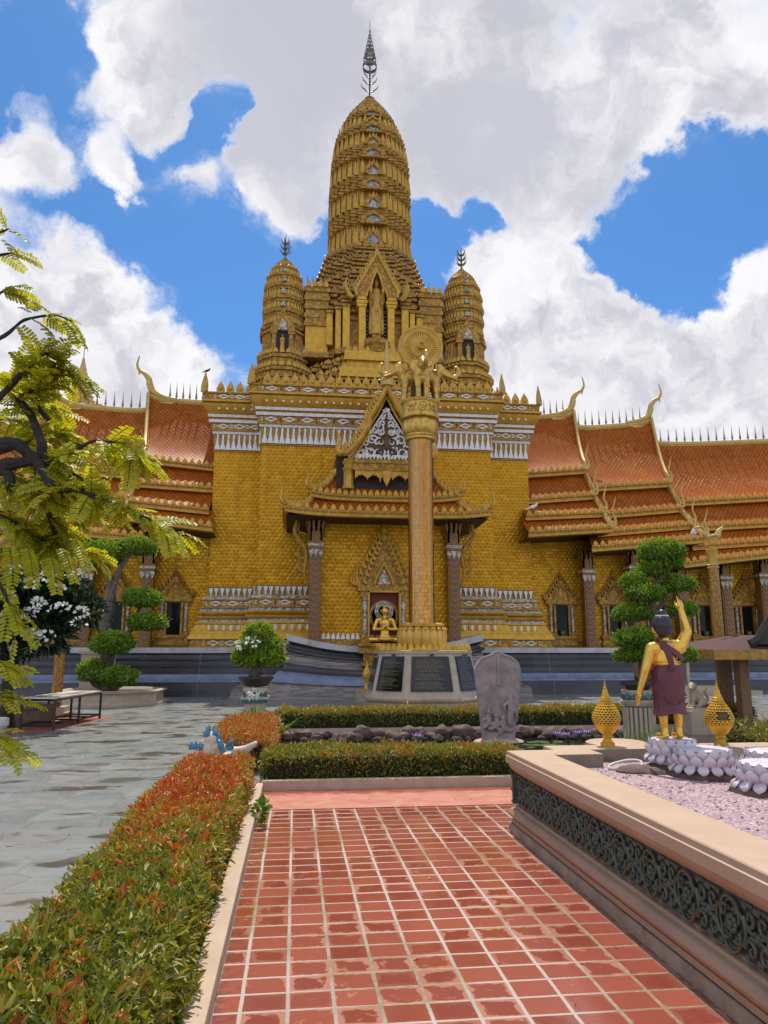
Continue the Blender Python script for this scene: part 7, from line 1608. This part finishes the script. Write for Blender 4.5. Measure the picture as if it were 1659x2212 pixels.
def hedge(x0, x1, y0, y1, z0, z1, n, ln, label, red, amp=.05, faces='top,front,left,right,back', near=None):
    t = thing('hedge', ((x0 + x1) / 2, (y0 + y1) / 2, 0), label, 'hedge')
    A = {'top': (x1 - x0) * (y1 - y0), 'front': (x1 - x0) * (z1 - z0), 'back': (x1 - x0) * (z1 - z0) * .6, 'left': (y1 - y0) * (z1 - z0), 'right': (y1 - y0) * (z1 - z0)}
    fs = faces.split(','); tot = sum(A[f] for f in fs); Ps, Ns = [], []
    for f in fs:
        k = int(n * A[f] / tot); u, v, dn = RNG.random(k), RNG.random(k), RNG.normal(-.015, amp * .6, k)
        if near and f in ('top', 'left', 'right'): v = v ** near if f == 'top' else v; u = u ** near if f != 'top' else u
        if f == 'top': p = np.stack([lerp(x0, x1, u), lerp(y0, y1, v), z1 + dn], 1); nr = (0, 0, 1)
        if f == 'front': p = np.stack([lerp(x0, x1, u), y0 - dn, lerp(z0, z1, v)], 1); nr = (0, -1, 0)
        if f == 'back': p = np.stack([lerp(x0, x1, u), y1 + dn, lerp(z0, z1, v)], 1); nr = (0, 1, 0)
        if f == 'left': p = np.stack([x0 - dn, lerp(y0, y1, u), lerp(z0, z1, v)], 1); nr = (-1, 0, 0)
        if f == 'right': p = np.stack([x1 + dn, lerp(y0, y1, u), lerp(z0, z1, v)], 1); nr = (1, 0, 0)
        Ps.append(p); Ns.append(np.tile(nr, (k, 1)))
    P = np.concatenate(Ps); N = np.concatenate(Ns).astype(float); n = len(P)
    # uneven clipping: the surface bulges and dips, edges are rounded
    b = vnoise(P, 2.3, 3.1) * amp * 1.5 + vnoise(P, 7.0, 9.7) * amp * .8; P = P + N * b[:, None]
    e = np.minimum(np.minimum(P[:, 0] - x0, x1 - P[:, 0]), np.minimum(P[:, 1] - y0, y1 - P[:, 1])); top = N[:, 2] > .5; P[top, 2] -= .06 * np.clip(1 - e[top] / .10, 0, 1.2) ** 2
    D = N * .6 + rdir(n) * .95 + np.array([0, 0, .35]); sz = RNG.uniform(.65, 1.25, n)
    cl = vnoise(P, 1.6, 20) ; cl2 = vnoise(P, 9.0, 40); tint = RNG.uniform(0, .46, n) + .16 * (cl2 > .15) + red(P, cl, cl2, N, RNG.random(n))
    L_ = ln * sz * RNG.choice([.75, 1.0, 1.25], n); tint = np.clip(tint, 0, 1); L_ *= 1 + .35 * (tint > .8)
    leaf_obj('foliage', P, D, rdir(n, 1.2), L_, L_ * RNG.uniform(.22, .42, n), tint, 'hedge_leaf', t)
    m = MB(); g = .045 + amp * .4; m.box(x0 + g, x1 - g, y0 + g, y1 - g, .0, z1 - g)
    k0 = 0
    for k in range(int(28 * (x1 - x0 + y1 - y0))):
        x, y = RNG.uniform(x0 + .03, x1 - .03), RNG.uniform(y0 + .03, y1 - .03); s = RNG.choice((0, 1, 2, 3)); 
        if s == 0: x = x0 + .03
        if s == 1: x = x1 - .03
        if s == 2: y = y0 + .03
        if s == 3: y = y1 - .03
        m.tube([(x, y, z0 - .05), (x + RNG.normal(0, .03), y + RNG.normal(0, .03), lerp(z0, z1, .5)), (x + RNG.normal(0, .05), y + RNG.normal(0, .05), z1 - RNG.uniform(-.01, .06))], [.006, .005, .002], 4)
    m.build('stems', 'bark_dark', t, 0)
    if near:            # clipped grey twig ends showing through the top
        m = MB()
        for k in range(900):
            y = y0 + (4.6 - y0) * RNG.random() ** 1.3; x = RNG.uniform(x0 + .03, x1 - .03); a, l = RNG.uniform(0, 6.28), RNG.uniform(.03, .09); q = Vector((x, y, z1 - .02)); m.tube([q, q + Vector((math.cos(a) * l * .5, math.sin(a) * l * .5, l * .35)), q + Vector((math.cos(a + .4) * l, math.sin(a + .4) * l, l * .45))], [.0016, .0013, .0006], 4)
        m.build('stem_ends', 'twig_grey', t, 0)
    return t
def red_left(P, c, c2, N, r):
    far = np.clip((P[:, 1] - 3.8) / 2.6, 0, 1); k = .56 * far * (.35 + .9 * r) + .45 * ((c2 > .30) & (r > .6)) + .35 * ((c > .28) & (r > .85)) - .03
    return k * (.35 + .65 * (N[:, 2] > .5) + .2 * far)
def red_some(P, c, c2, N, r): return .4 * ((c2 > .28) & (r > .6)) * (P[:, 2] > .3) + .28 * (N[:, 2] > .5) * r - .08 - .12 * (N[:, 1] < -.5) * (P[:, 2] < .28)
def red_full(P, c, c2, N, r): return .26 + .34 * r
hedge(-1.14, -.485, 1.2, 8.75, .06, .45, 85000, .043, 'long clipped hedge in the left foreground, green near and orange red far', red_left, .042, 'top,left,right,front,back', near=1.5)
hedge(-.36, 2.75, 9.2, 9.95, .10, .40, 17000, .042, 'dark green hedge behind the beige kerb at the end of the tiled path', red_some, .04)
hedge(-1.15, -.32, 10.4, 14.2, .05, .42, 15000, .05, 'orange red hedge running along the left bank of the pond', red_full, .05)
hedge(-.32, 9.5, 14.85, 15.45, .18, .44, 24000, .055, 'long dark hedge along the far bank of the pond', lambda P, c, c2, N, r: .35 * (N[:, 2] > .5) * r + .25 * ((c2 > .3) & (r > .7)) - .2 * (N[:, 2] < .5), .05)
p = G(1600, 1600, .3); hedge(6.3, 9.8, 9.2, 10.6, .05, .48, 12000, .06, 'loose green shrub border behind the right lattice urn', lambda P, c, c2, N, r: .35 * ((c2 > .1) & (r > .4)) - .1, .10)
def blob_leaves(blobs, n, ln, up=.6, squash=None, jitter=.10, inner=.15):
    P, N, W = [], [], []
    A = np.array([r[0] * r[2] + r[0] * r[1] for _, r in blobs]); A = A / A.sum()
    for (c, r), a in zip(blobs, A):
        k = int(n * a); d = rdir(k, .25); rad = np.where(RNG.random(k) < inner, RNG.uniform(.55, .9, k), 1 + RNG.normal(0, jitter, k)); q = d * np.array(r) * rad[:, None]
        f = 1 + .16 * vnoise(q / max(r), 2.2, c[0] * 3) + .10 * vnoise(q / max(r), 5.5, c[2]); q = q * f[:, None]; q[:, 2] = np.where(q[:, 2] < -r[2] * .55, -r[2] * .55 + (q[:, 2] + r[2] * .55) * .35, q[:, 2])
        P.append(q + np.array(c)); N.append(d)
    P, N = np.concatenate(P), np.concatenate(N); return P, N
def cloud_tree(name, blobs, limbs, n, ln, leafmat, label, cat, wd=.55, tintf=None, dark='topiary_leaf', barkmat='bark', parts=('foliage', 'trunk'), base=None):
    t = thing(name, base or limbs[0][0][0], label, cat)
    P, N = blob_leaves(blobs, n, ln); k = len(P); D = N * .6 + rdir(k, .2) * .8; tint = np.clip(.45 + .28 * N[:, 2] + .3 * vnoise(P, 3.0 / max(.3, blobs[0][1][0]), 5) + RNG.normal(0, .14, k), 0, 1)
    L_ = ln * RNG.uniform(.7, 1.3, k); leaf_obj(parts[0], P, D, rdir(k, .8), L_, L_ * wd, tint, leafmat, t)
    m = MB()
    for pts, r0, r1 in limbs:
        sp = spline(pts, 5); m.tube([p + Vector((mnoise.noise(p * 5) * r0 * .3, mnoise.noise(p * 5 + Vector((9, 0, 0))) * r0 * .3, 0)) for p in sp], [lerp(r0, r1, i / (len(sp) - 1)) * (1 + .12 * math.sin(i * 1.7)) for i in range(len(sp))], 9)
    m.build(parts[1], barkmat, t); return t
def B(px, py, rx, ry, Y, dy=0, ky=1.0):
    s = (at(px + 1, py, Y) - at(px, py, Y)).x; c = at(px, py, Y + dy); return ((c.x, c.y, c.z), (rx * s, max(rx, ry) * s * .85 * ky, ry * s))
# left topiary
Y = 24.2; q = lambda px, py, dy=0: at(px, py, Y) + Vector((0, dy, 0))
z0 = Vector((ox + .0, 24.2, .34))
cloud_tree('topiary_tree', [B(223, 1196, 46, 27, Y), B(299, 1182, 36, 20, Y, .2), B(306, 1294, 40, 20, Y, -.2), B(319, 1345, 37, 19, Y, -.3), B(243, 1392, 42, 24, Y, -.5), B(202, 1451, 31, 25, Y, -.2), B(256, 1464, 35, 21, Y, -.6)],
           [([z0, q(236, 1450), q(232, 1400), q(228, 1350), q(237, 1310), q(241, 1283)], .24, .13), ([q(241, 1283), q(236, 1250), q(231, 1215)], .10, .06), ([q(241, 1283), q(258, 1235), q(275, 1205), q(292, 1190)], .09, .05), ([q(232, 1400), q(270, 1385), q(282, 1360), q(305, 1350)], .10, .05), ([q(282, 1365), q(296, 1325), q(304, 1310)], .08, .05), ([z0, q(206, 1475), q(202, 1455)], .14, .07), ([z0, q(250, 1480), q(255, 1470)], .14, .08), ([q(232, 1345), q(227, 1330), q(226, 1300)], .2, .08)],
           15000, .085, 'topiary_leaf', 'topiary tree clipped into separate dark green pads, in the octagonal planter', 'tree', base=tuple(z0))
# right topiary behind the statue
Y = BY; q = lambda px, py, dy=0: at(px, py, Y) + Vector((0, dy, 0)); z0 = Vector((bp_.x + .02, BY, zz(1472)))
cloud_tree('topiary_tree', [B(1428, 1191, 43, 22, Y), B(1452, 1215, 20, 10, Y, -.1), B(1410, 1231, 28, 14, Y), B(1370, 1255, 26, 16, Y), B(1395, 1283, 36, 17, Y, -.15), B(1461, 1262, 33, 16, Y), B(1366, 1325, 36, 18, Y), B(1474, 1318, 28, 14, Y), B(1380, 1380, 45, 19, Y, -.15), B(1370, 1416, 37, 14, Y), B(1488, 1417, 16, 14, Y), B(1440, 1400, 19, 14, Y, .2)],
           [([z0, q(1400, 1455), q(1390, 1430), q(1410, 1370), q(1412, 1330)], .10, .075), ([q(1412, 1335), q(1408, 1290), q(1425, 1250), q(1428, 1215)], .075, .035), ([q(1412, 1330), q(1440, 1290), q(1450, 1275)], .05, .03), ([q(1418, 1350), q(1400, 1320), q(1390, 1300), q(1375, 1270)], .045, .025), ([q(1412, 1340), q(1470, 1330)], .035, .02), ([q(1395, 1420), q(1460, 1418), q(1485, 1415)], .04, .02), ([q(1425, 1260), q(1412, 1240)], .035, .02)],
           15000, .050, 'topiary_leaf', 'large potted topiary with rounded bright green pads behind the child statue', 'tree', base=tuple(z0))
# small bonsai
Y = 20; q = lambda px, py, dy=0: at(px, py, Y) + Vector((0, dy, 0)); z0 = Vector((sx_, sy_, zs_(1464)))
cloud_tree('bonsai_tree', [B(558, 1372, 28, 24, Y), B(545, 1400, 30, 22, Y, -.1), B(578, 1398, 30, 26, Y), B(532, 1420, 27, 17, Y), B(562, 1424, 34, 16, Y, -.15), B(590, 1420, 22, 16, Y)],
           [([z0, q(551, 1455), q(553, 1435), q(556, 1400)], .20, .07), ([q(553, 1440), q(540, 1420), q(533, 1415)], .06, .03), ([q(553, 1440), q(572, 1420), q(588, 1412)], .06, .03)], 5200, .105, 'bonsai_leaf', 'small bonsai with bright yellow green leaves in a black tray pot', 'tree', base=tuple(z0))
m = MB(); P, N = blob_leaves([B(530, 1392, 18, 10, 19.6), B(547, 1388, 12, 8, 19.55)], 40, .1); 
fl = leaf_obj('blossoms', P, N, rdir(len(P), 1), np.full(len(P), .1), np.full(len(P), .08), np.ones(len(P)), 'flower_white', [o for o in COL.objects if o.name.startswith('bonsai_tree')][0])
# frangipani: dark broad leaves, white flower heads
Y = 17.0; q = lambda px, py, dy=0: at(px, py, Y) + Vector((0, dy, 0))
fg_ = thing('frangipani_tree', (q(15, 1500).x, Y, 0), 'dark leaved tree with clusters of white flowers behind the feathery branches', 'tree')
bl = [B(60, 1330, 75, 60, Y), B(10, 1380, 60, 60, Y), B(130, 1300, 55, 45, Y), B(178, 1320, 34, 34, Y, -.1), B(100, 1372, 52, 40, Y), B(40, 1270, 55, 36, Y), B(-30, 1330, 60, 80, Y), B(115, 1262, 40, 30, Y)]
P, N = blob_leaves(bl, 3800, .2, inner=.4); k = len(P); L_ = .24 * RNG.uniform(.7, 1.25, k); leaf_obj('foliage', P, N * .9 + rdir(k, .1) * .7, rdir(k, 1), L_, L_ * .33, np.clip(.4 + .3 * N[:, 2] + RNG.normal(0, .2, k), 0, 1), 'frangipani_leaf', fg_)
m = MB()
for pts, r0, r1 in (([Vector((q(20, 1500).x, Y, 0)), q(18, 1460), q(30, 1420), q(60, 1370)], .14, .07), ([q(20, 1440), q(8, 1400), q(0, 1360)], .1, .05), ([q(40, 1405), q(100, 1360), q(140, 1320)], .07, .03), ([q(60, 1370), q(90, 1310), q(110, 1280)], .06, .03)):
    sp = spline(pts, 4); m.tube(sp, [lerp(r0, r1, i / (len(sp) - 1)) for i in range(len(sp))], 8)
m.build('trunk', 'bark_dark', fg_)
for px, py, n_ in ((128, 1252, 20), (92, 1267, 20), (45, 1292, 16), (108, 1307, 22), (120, 1318, 12), (158, 1317, 20), (197, 1325, 18), (87, 1329, 14), (186, 1249, 16), (150, 1280, 10), (92, 1372, 14), (104, 1376, 14), (128, 1375, 12), (75, 1345, 8), (193, 1348, 8), (28, 1340, 12), (10, 1300, 12), (60, 1240, 10)):
    c = np.array(q(px, py, -.75)); d = rdir(int(n_ * 1.3), .4); k = len(d); leaf_obj('flower_cluster', c + d * .10 * np.array([1.2, 1, .7]), d + np.array([0, -.5, .2]), rdir(k, 1), np.full(k, .085), np.full(k, .07), np.ones(k), 'flower_white', fg_)
# reeds and lilies
def tuft(x, y, n, h, r, label, cat='reeds', w_=.012, arch=.5):
    t = []; P, D, U, Ln, Wd = [], [], [], [], []; m = MB()
    for k in range(n):
        a = RNG.uniform(0, 6.28); q_ = r * RNG.random() ** .5; b0 = Vector((x + q_ * math.cos(a), y + q_ * math.sin(a), .01)); d = Vector((math.cos(a + RNG.normal(0, .8)), math.sin(a + RNG.normal(0, .8)), 0)); hh = h * RNG.uniform(.55, 1.1); s = Vector((-d.y, d.x, 0)); rows = []
        for j in range(5): v = j / 4; c = b0 + d * (arch * hh * v * v * RNG.uniform(.4, .6)) + Vector((0, 0, hh * (v - .25 * arch * v ** 3))); ww = w_ * (1 - v ** 2.2) + .0008; rows.append([tuple(c - s * ww), tuple(c + s * ww)])
        m.grid(rows)
    return tag(m.build('grass_tuft', 'grass_leaf', smooth=0), label, cat)
p = at(1362, 1580, 8.7); tuft(p.x, 8.7, 260, .66, .30, 'tall green reeds between the left lattice urn and the child statue')
p = at(1412, 1580, 9.0); tuft(p.x, 9.0, 260, .74, .30, 'tall green reeds just left of the child statue legs')
p = at(548, 1530, 16.0); tuft(p.x, 16.0, 40, .62, .14, 'spider lily clump in front of the bonsai stand', 'lily', .025, .9)
p = at(610, 1560, 14.4); tuft(p.x, 14.4, 26, .55, .10, 'arching pale green lily leaves at the corner of the far hedge', 'lily', .025, 1.6)
FP = []
for px, py, Y in ((545, 1497, 15.9), (558, 1500, 15.9), (538, 1505, 15.9)): FP.append(np.array(at(px, py, Y)) + rdir(14, .3) * .03)
FP = np.concatenate(FP); k = len(FP); o = leaf_obj('lily_flowers', FP, rdir(k, .3), rdir(k, 1), np.full(k, .12), np.full(k, .03), np.ones(k), 'flower_white'); tag(o, 'white spidery flower heads in front of the bonsai stand', 'flowers')
# weed growing out of the kerb
x, y = G(562, 1762, .1).x, G(562, 1762, .1).y; P, N = blob_leaves([((x, y, .13), (.05, .09, .10)), ((x - .01, y + .16, .09), (.04, .07, .07)), ((x + .03, y - .05, .20), (.04, .04, .04))], 60, .05, inner=.4)
k = len(P); o = leaf_obj('weed', P, N + rdir(k) * .6, rdir(k, 1), np.full(k, .06), np.full(k, .042), RNG.uniform(.2, .6, k), 'topiary_leaf'); tag(o, 'small leafy weed growing at the far end of the left kerb', 'weed')

# ------------------------------------------------------------------ feathery tree in the left foreground
TT = thing('feathery_tree', (-3.3, 3.4, 0), 'feathery yellow green tree reaching in from the left on dark crooked branches', 'tree')
TY = 3.4
rt = random.Random(21)
def tp(px, py, dy=0): return at(px, py, TY + dy)
br = MB(); TW = []                 # twigs that carry fronds
def branch(pts, r0, r1, dys=None, n=5):
    P = [tp(px, py, (dys[i] if dys else 0)) for i, (px, py) in enumerate(pts)]; sp = spline(P, n)
    sp = [p + Vector((mnoise.noise(p * 9) * .018, mnoise.noise(p * 7) * .02, mnoise.noise(p * 9 + Vector((4, 4, 0))) * .018)) for p in sp]
    br.tube(sp, [lerp(r0, r1, i / (len(sp) - 1)) * (1 + .28 * mnoise.noise(sp[i] * 26)) for i in range(len(sp))], 8); return sp
trunkx = -3.3
br.tube(spline([(-3.35, 3.5, 0), (-3.3, 3.45, .8), (-3.1, 3.4, 1.6), (-2.7, 3.4, 2.0)], 5), [.14 - .005 * k for k in range(16)], 10)
main = [
 ([(-260, 1010), (-120, 980), (0, 962), (45, 965), (80, 998), (88, 985), (130, 1010), (175, 1040)], .042, .010, [0] * 8),
 ([(-260, 1060), (-80, 1030), (10, 1005), (78, 1000), (120, 1050), (165, 1060), (210, 1075), (300, 1110)], .040, .006, [0, 0, 0, 0, -.1, -.15, -.2, -.25]),
 ([(-100, 1025), (0, 1020), (30, 1065), (90, 1065), (110, 1062)], .030, .008, None),
 ([(80, 1000), (88, 1050), (110, 1110), (118, 1160), (112, 1200)], .022, .005, [0, .1, .15, .2, .2]),
 ([(78, 1000), (92, 960), (60, 890), (40, 860), (70, 835), (112, 790)], .024, .006, [0, 0, .1, .1, 0, 0]),
 ([(-60, 900), (0, 860), (30, 822), (60, 795), (85, 770), (105, 762)], .020, .004, None),
 ([(105, 905), (70, 870), (95, 845), (130, 800), (180, 815)], .013, .003, [.1, .1, .1, .05, 0]),
 ([(-100, 760), (0, 730), (60, 690), (110, 680), (150, 690)], .012, .003, None),
 ([(-80, 660), (-10, 640), (30, 620)], .012, .003, None), ([(-80, 600), (-20, 560), (30, 540)], .012, .003, None), ([(-60, 520), (0, 500), (20, 490)], .01, .003, None),
 ([(165, 975), (195, 955), (240, 955), (275, 965), (300, 985)], .009, .003, [-.1, -.1, -.15, -.2, -.2]),
 ([(80, 1000), (130, 990), (165, 975)], .012, .008, [0, -.05, -.1]),
 ([(300, 1110), (330, 1125), (355, 1138), (380, 1145)], .005, .002, [-.25, -.27, -.3, -.3]),
 ([(-150, 1110), (0, 1115), (60, 1150), (120, 1175)], .02, .004, [.2, .2, .2, .2]),
 ([(-140, 820), (-20, 805), (50, 840), (120, 885)], .010, .003, [.3] * 4), ([(-120, 915), (10, 905), (80, 930), (150, 955)], .010, .003, [.4] * 4), ([(-100, 1085), (20, 1065), (100, 1095), (185, 1120)], .010, .003, [.35] * 4), ([(-100, 1170), (30, 1155), (110, 1190), (190, 1195)], .010, .003, [.45] * 4), ([(-80, 1010), (40, 965), (120, 940), (190, 965)], .010, .003, [.3] * 4),
 ([(-120, 1240), (-20, 1250), (20, 1300), (35, 1380)], .012, .003, [-.4] * 4), ([(-100, 1480), (-30, 1490), (5, 1500)], .008, .002, [-.5] * 3), ([(-100, 1560), (-30, 1570), (10, 1590)], .008, .002, [-.5] * 3), ([(-80, 1420), (-20, 1425), (15, 1440)], .008, .002, [-.5] * 3)]
for pts, r0, r1, dy in main: TW.append(branch(pts, r0, r1, dy))
br.build('branches', 'bark_dark', TT)
LP, LD, LU, LL, LW, LT = [], [], [], [], [], []
def frond(p0, d, L, droop, tint, np_=None, w_=None, roll=0.0):
    """pinnate leaf: paired leaflets on a drooping stalk"""
    d = Vector(d).normalized(); side = d.cross(Vector((0, 0, 1)));
    if side.length < .1: side = Vector((1, 0, 0))
    side = Matrix.Rotation(roll, 3, d) @ side.normalized(); n = np_ or max(8, int(L / .0140)); pos = Vector(p0); step = L / n; ws = w_ or L * .26; stalk = [pos.copy()]
    for k in range(n):
        t = (k + .5) / n; d = (d + Vector((0, 0, -droop * step / L * 1.4))).normalized(); pos = pos + d * step; stalk.append(pos.copy())
        up = side.cross(d).normalized(); ln = ws * (1 - .35 * abs(2 * t - .9) ** 1.8)
        for s in (-1, 1):
            dd = side * s * .92 + d * .38 + up * rt.uniform(-.25, .12); LP.append(pos[:]); LD.append(dd[:]); LU.append(up[:]); LL.append(ln * rt.uniform(.9, 1.08)); LW.append(step * .86); LT.append(min(1, max(0, tint + rt.gauss(0, .07))))
    fr.tube([stalk[0], stalk[n // 2], stalk[-1]], [.0022, .0016, .0008], 4)
fr = MB()
def spray(sp, a, b, n, L=(.10, .175), bias=None, tint=.6):
    for k in range(int(n * 2.1)):
        i = min(len(sp) - 2, max(0, int(lerp(a, b, (k + rt.random()) / int(n * 2.1)) * (len(sp) - 1)))); p = sp[i].lerp(sp[i + 1], rt.random()); t = (sp[i + 1] - sp[i]).normalized()
        v = Vector((rt.gauss(0, .7), rt.gauss(0, .7), rt.gauss(.12, .34))) + t * .6
        if bias: v += Vector(bias)
        h_ = min(1, max(0, (p.z - 1.3) / 1.6)); frond(p, v, rt.uniform(*L), rt.uniform(.15, .85), tint + rt.gauss(0, .18), roll=rt.gauss(0, .5))
for i, (a, b, n, bias) in enumerate([(.5, 1, 20, (0, .7, .15)), (.45, 1, 36, (0, .5, 0)), (.2, 1, 20, None), (.1, 1, 20, (.25, .2, 0)), (.3, 1, 15, (.2, 0, .1)), (.2, 1, 15, None), (.2, 1, 16, (.2, 0, 0)), (.6, 1, 3, (.3, 0, -.1)), (.6, 1, 3, (.3, 0, 0)), (.6, 1, 2, (.3, 0, 0)), (.7, 1, 1, None), (.35, 1, 12, (.2, 0, -.2)), (0, 1, 8, None), (.3, 1, 7, (.4, 0, -.2)), (.3, 1, 26, (.2, 0, 0)), (.3, 1, 16, None), (.3, 1, 18, None), (.3, 1, 18, None), (.3, 1, 18, (.1, 0, -.1)), (.3, 1, 18, None), (.3, 1, 4, (.1, 0, -.3)), (.5, 1, 2, (.3, 0, -.2)), (.5, 1, 2, (.3, 0, -.1)), (.5, 1, 2, (.3, 0, 0))]): spray(TW[i], a, b, n, bias=bias)
# the fronds that stand out in the photograph against the sky and the roofs
def front(px, py, qx, qy, droop, tint=.5, dy=0, L=None):
    a, b_ = tp(px, py, dy), tp(qx, qy, dy - .05); d = b_ - a; frond(a, d + Vector((0, 0, d.length * droop * .45)), L or d.length * 1.04, droop, tint)
for f in ((105, 682, 172, 722, .9, .3), (70, 690, 122, 728, .8, .25), (40, 665, 82, 668, -.3, .2), (60, 650, 110, 668, .5, .25), (20, 500, 62, 512, .6, .2), (5, 520, 38, 545, .9, .2), (100, 765, 190, 803, .9, .35), (112, 790, 215, 832, .8, .4), (85, 770, 160, 752, .2, .4), (250, 960, 262, 1010, .9, .7), (275, 965, 345, 985, .5, .85), (300, 985, 362, 1018, .6, .85), (290, 985, 330, 1025, .8, .8), (240, 955, 300, 940, .2, .8), (340, 1130, 408, 1190, .8, .95), (355, 1138, 392, 1160, .4, .95), (335, 1125, 352, 1172, .8, .85), (300, 1110, 355, 1115, .2, .9), (270, 1095, 330, 1098, .2, .85), (245, 1085, 262, 1130, .8, .75), (60, 1180, 75, 1260, .6, .6), (110, 1200, 125, 1275, .7, .6), (130, 1180, 165, 1250, .7, .65), (160, 1160, 190, 1225, .7, .7), (170, 1100, 235, 1130, .7, .7), (20, 1180, 30, 1255, .6, .55), (15, 1300, 45, 1360, .6, .6, -.4), (5, 1500, 40, 1530, .5, .8, -.5), (10, 1590, 52, 1632, .6, .85, -.5), (10, 1440, 40, 1475, .6, .8, -.5), (-10, 1575, 40, 1572, .3, .8, -.5)): front(*f)
o_ = leaf_obj('foliage', LP, LD, LU, LL, LW, LT, 'tamarind_leaf', TT, fold=.08, blunt=True); o_ = fr.build('leaf_stalks', 'tamarind_leaf', TT, 0); o_['kind'] = 'stuff'

n = 70; P = np.stack([RNG.uniform(-.3, 1.9, n), RNG.uniform(2.2, 8.8, n), np.full(n, .012)], 1); P[40:, 0] = RNG.uniform(-5, -1.3, n - 40); P[40:, 1] = RNG.uniform(4, 18, n - 40)
P[:14, 0] = RNG.uniform(-.32, -.24, 14); P[14:30, 0] = 1.93 - RNG.random(16) ** 2 * .25
d = rdir(n); d[:, 2] *= .15; L_ = RNG.uniform(.018, .045, n); o = leaf_obj('fallen_leaves', P, d, np.tile((0, 0, 1.), (n, 1)), L_, L_ * .4, RNG.uniform(.45, .8, n), 'hedge_leaf'); tag(o, 'few dry leaves fallen on the tiled path and the grey plaza', 'leaves', kind='stuff')

# ------------------------------------------------------------------ lay every far-apart piece of a part out as a part of its own
KEEP = ('flower_cluster', 'foliage', 'stem', 'leaf_stalks', 'blossoms', 'flowers', 'branches', 'trunk', 'loose', 'inscription', 'printed', 'limb')
def pieces_of(me):
    n = len(me.vertices)
    if n == 0 or n > 60000: return None
    co = np.empty(n * 3); me.vertices.foreach_get('co', co); co = co.reshape(-1, 3); ed = np.empty(len(me.edges) * 2, 'i'); me.edges.foreach_get('vertices', ed); ed = ed.reshape(-1, 2)
    lab = np.arange(n)
    while True:
        new = lab.copy(); np.minimum.at(new, ed[:, 0], lab[ed[:, 1]]); np.minimum.at(new, ed[:, 1], lab[ed[:, 0]]); new = new[new]
        if (new == lab).all(): break
        lab = new
    _, isl = np.unique(lab, return_inverse=True); k = isl.max() + 1
    if k == 1 or k > 800: return None
    lo = np.full((k, 3), np.inf); hi = np.full((k, 3), -np.inf); np.minimum.at(lo, isl, co); np.maximum.at(hi, isl, co); size = (hi - lo).max(1)
    gap = np.maximum(0, np.maximum(lo[:, None] - hi[None], lo[None] - hi[:, None])); near = np.sqrt((gap ** 2).sum(2)) <= np.maximum(.02, .5 * np.maximum(size[:, None], size[None]))
    g = np.arange(k)
    while True:
        new = np.array([g[near[i]].min() for i in range(k)])
        if (new == g).all(): break
        g = new
    _, g = np.unique(g, return_inverse=True)
    return g[isl] if g.max() > 0 else None
def take(me, sel):
    idx = np.nonzero(sel)[0]; mp = {int(v): i for i, v in enumerate(idx)}; fs, mi, sm = [], [], []
    for p in me.polygons:
        if sel[p.vertices[0]]: fs.append([mp[v] for v in p.vertices]); mi.append(p.material_index); sm.append(p.use_smooth)
    m2 = bpy.data.meshes.new(me.name); m2.from_pydata([me.vertices[int(v)].co[:] for v in idx], [], fs)
    for m in me.materials: m2.materials.append(m)
    if any(mi): m2.polygons.foreach_set('material_index', mi)
    if any(sm): m2.shade_smooth(); m2.set_sharp_from_angle(angle=R(40))
    return m2
CACHE = {}
for o in [o for o in COL.objects if o.type == 'MESH' and o.parent is not None]:
    if o.name.startswith(KEEP): continue
    me = o.data
    if me.name not in CACHE:
        g = pieces_of(me); CACHE[me.name] = None
        if g is not None and g.max() < 100: CACHE[me.name] = [take(me, g == i) for i in range(g.max() + 1)]
        elif g is not None: CACHE[me.name] = 'stuff'
    c = CACHE[me.name]
    if c == 'stuff': o['kind'] = 'stuff'
    elif c:
        o.data = c[0]
        for m2 in c[1:]:
            q = o.copy(); q.data = m2; COL.objects.link(q); q.parent = o.parent; q.matrix_parent_inverse = o.matrix_parent_inverse
# the parapet leaves one by one
bpy.context.view_layer.update()
def islands_split(o):
    me = o.data; n = len(me.vertices); co = np.empty(n * 3); me.vertices.foreach_get('co', co); co = co.reshape(-1, 3)
    # leaf plate and its boss stand at the same spot: group by plan position
    ed = np.empty(len(me.edges) * 2, 'i'); me.edges.foreach_get('vertices', ed); ed = ed.reshape(-1, 2); lab = np.arange(n)
    while True:
        new = lab.copy(); np.minimum.at(new, ed[:, 0], lab[ed[:, 1]]); np.minimum.at(new, ed[:, 1], lab[ed[:, 0]]); new = new[new]
        if (new == lab).all(): break
        lab = new
    _, isl = np.unique(lab, return_inverse=True); k = isl.max() + 1; cen = np.array([co[isl == i].mean(0) for i in range(k)]); grp = -np.ones(k, int); c = 0
    for i in range(k):
        if grp[i] < 0: grp[(np.hypot(cen[:, 0] - cen[i, 0], cen[:, 1] - cen[i, 1]) < .13) & (grp < 0)] = c; c += 1
    ms = [take(me, grp[isl] == i) for i in range(c)]; o.data = ms[0]
    for m2 in ms[1:]: q = o.copy(); q.data = m2; COL.objects.link(q); q.parent = o.parent; q.matrix_parent_inverse = o.matrix_parent_inverse
for o in [o for o in COL.objects if o.name.startswith('parapet_antefix')]: islands_split(o)
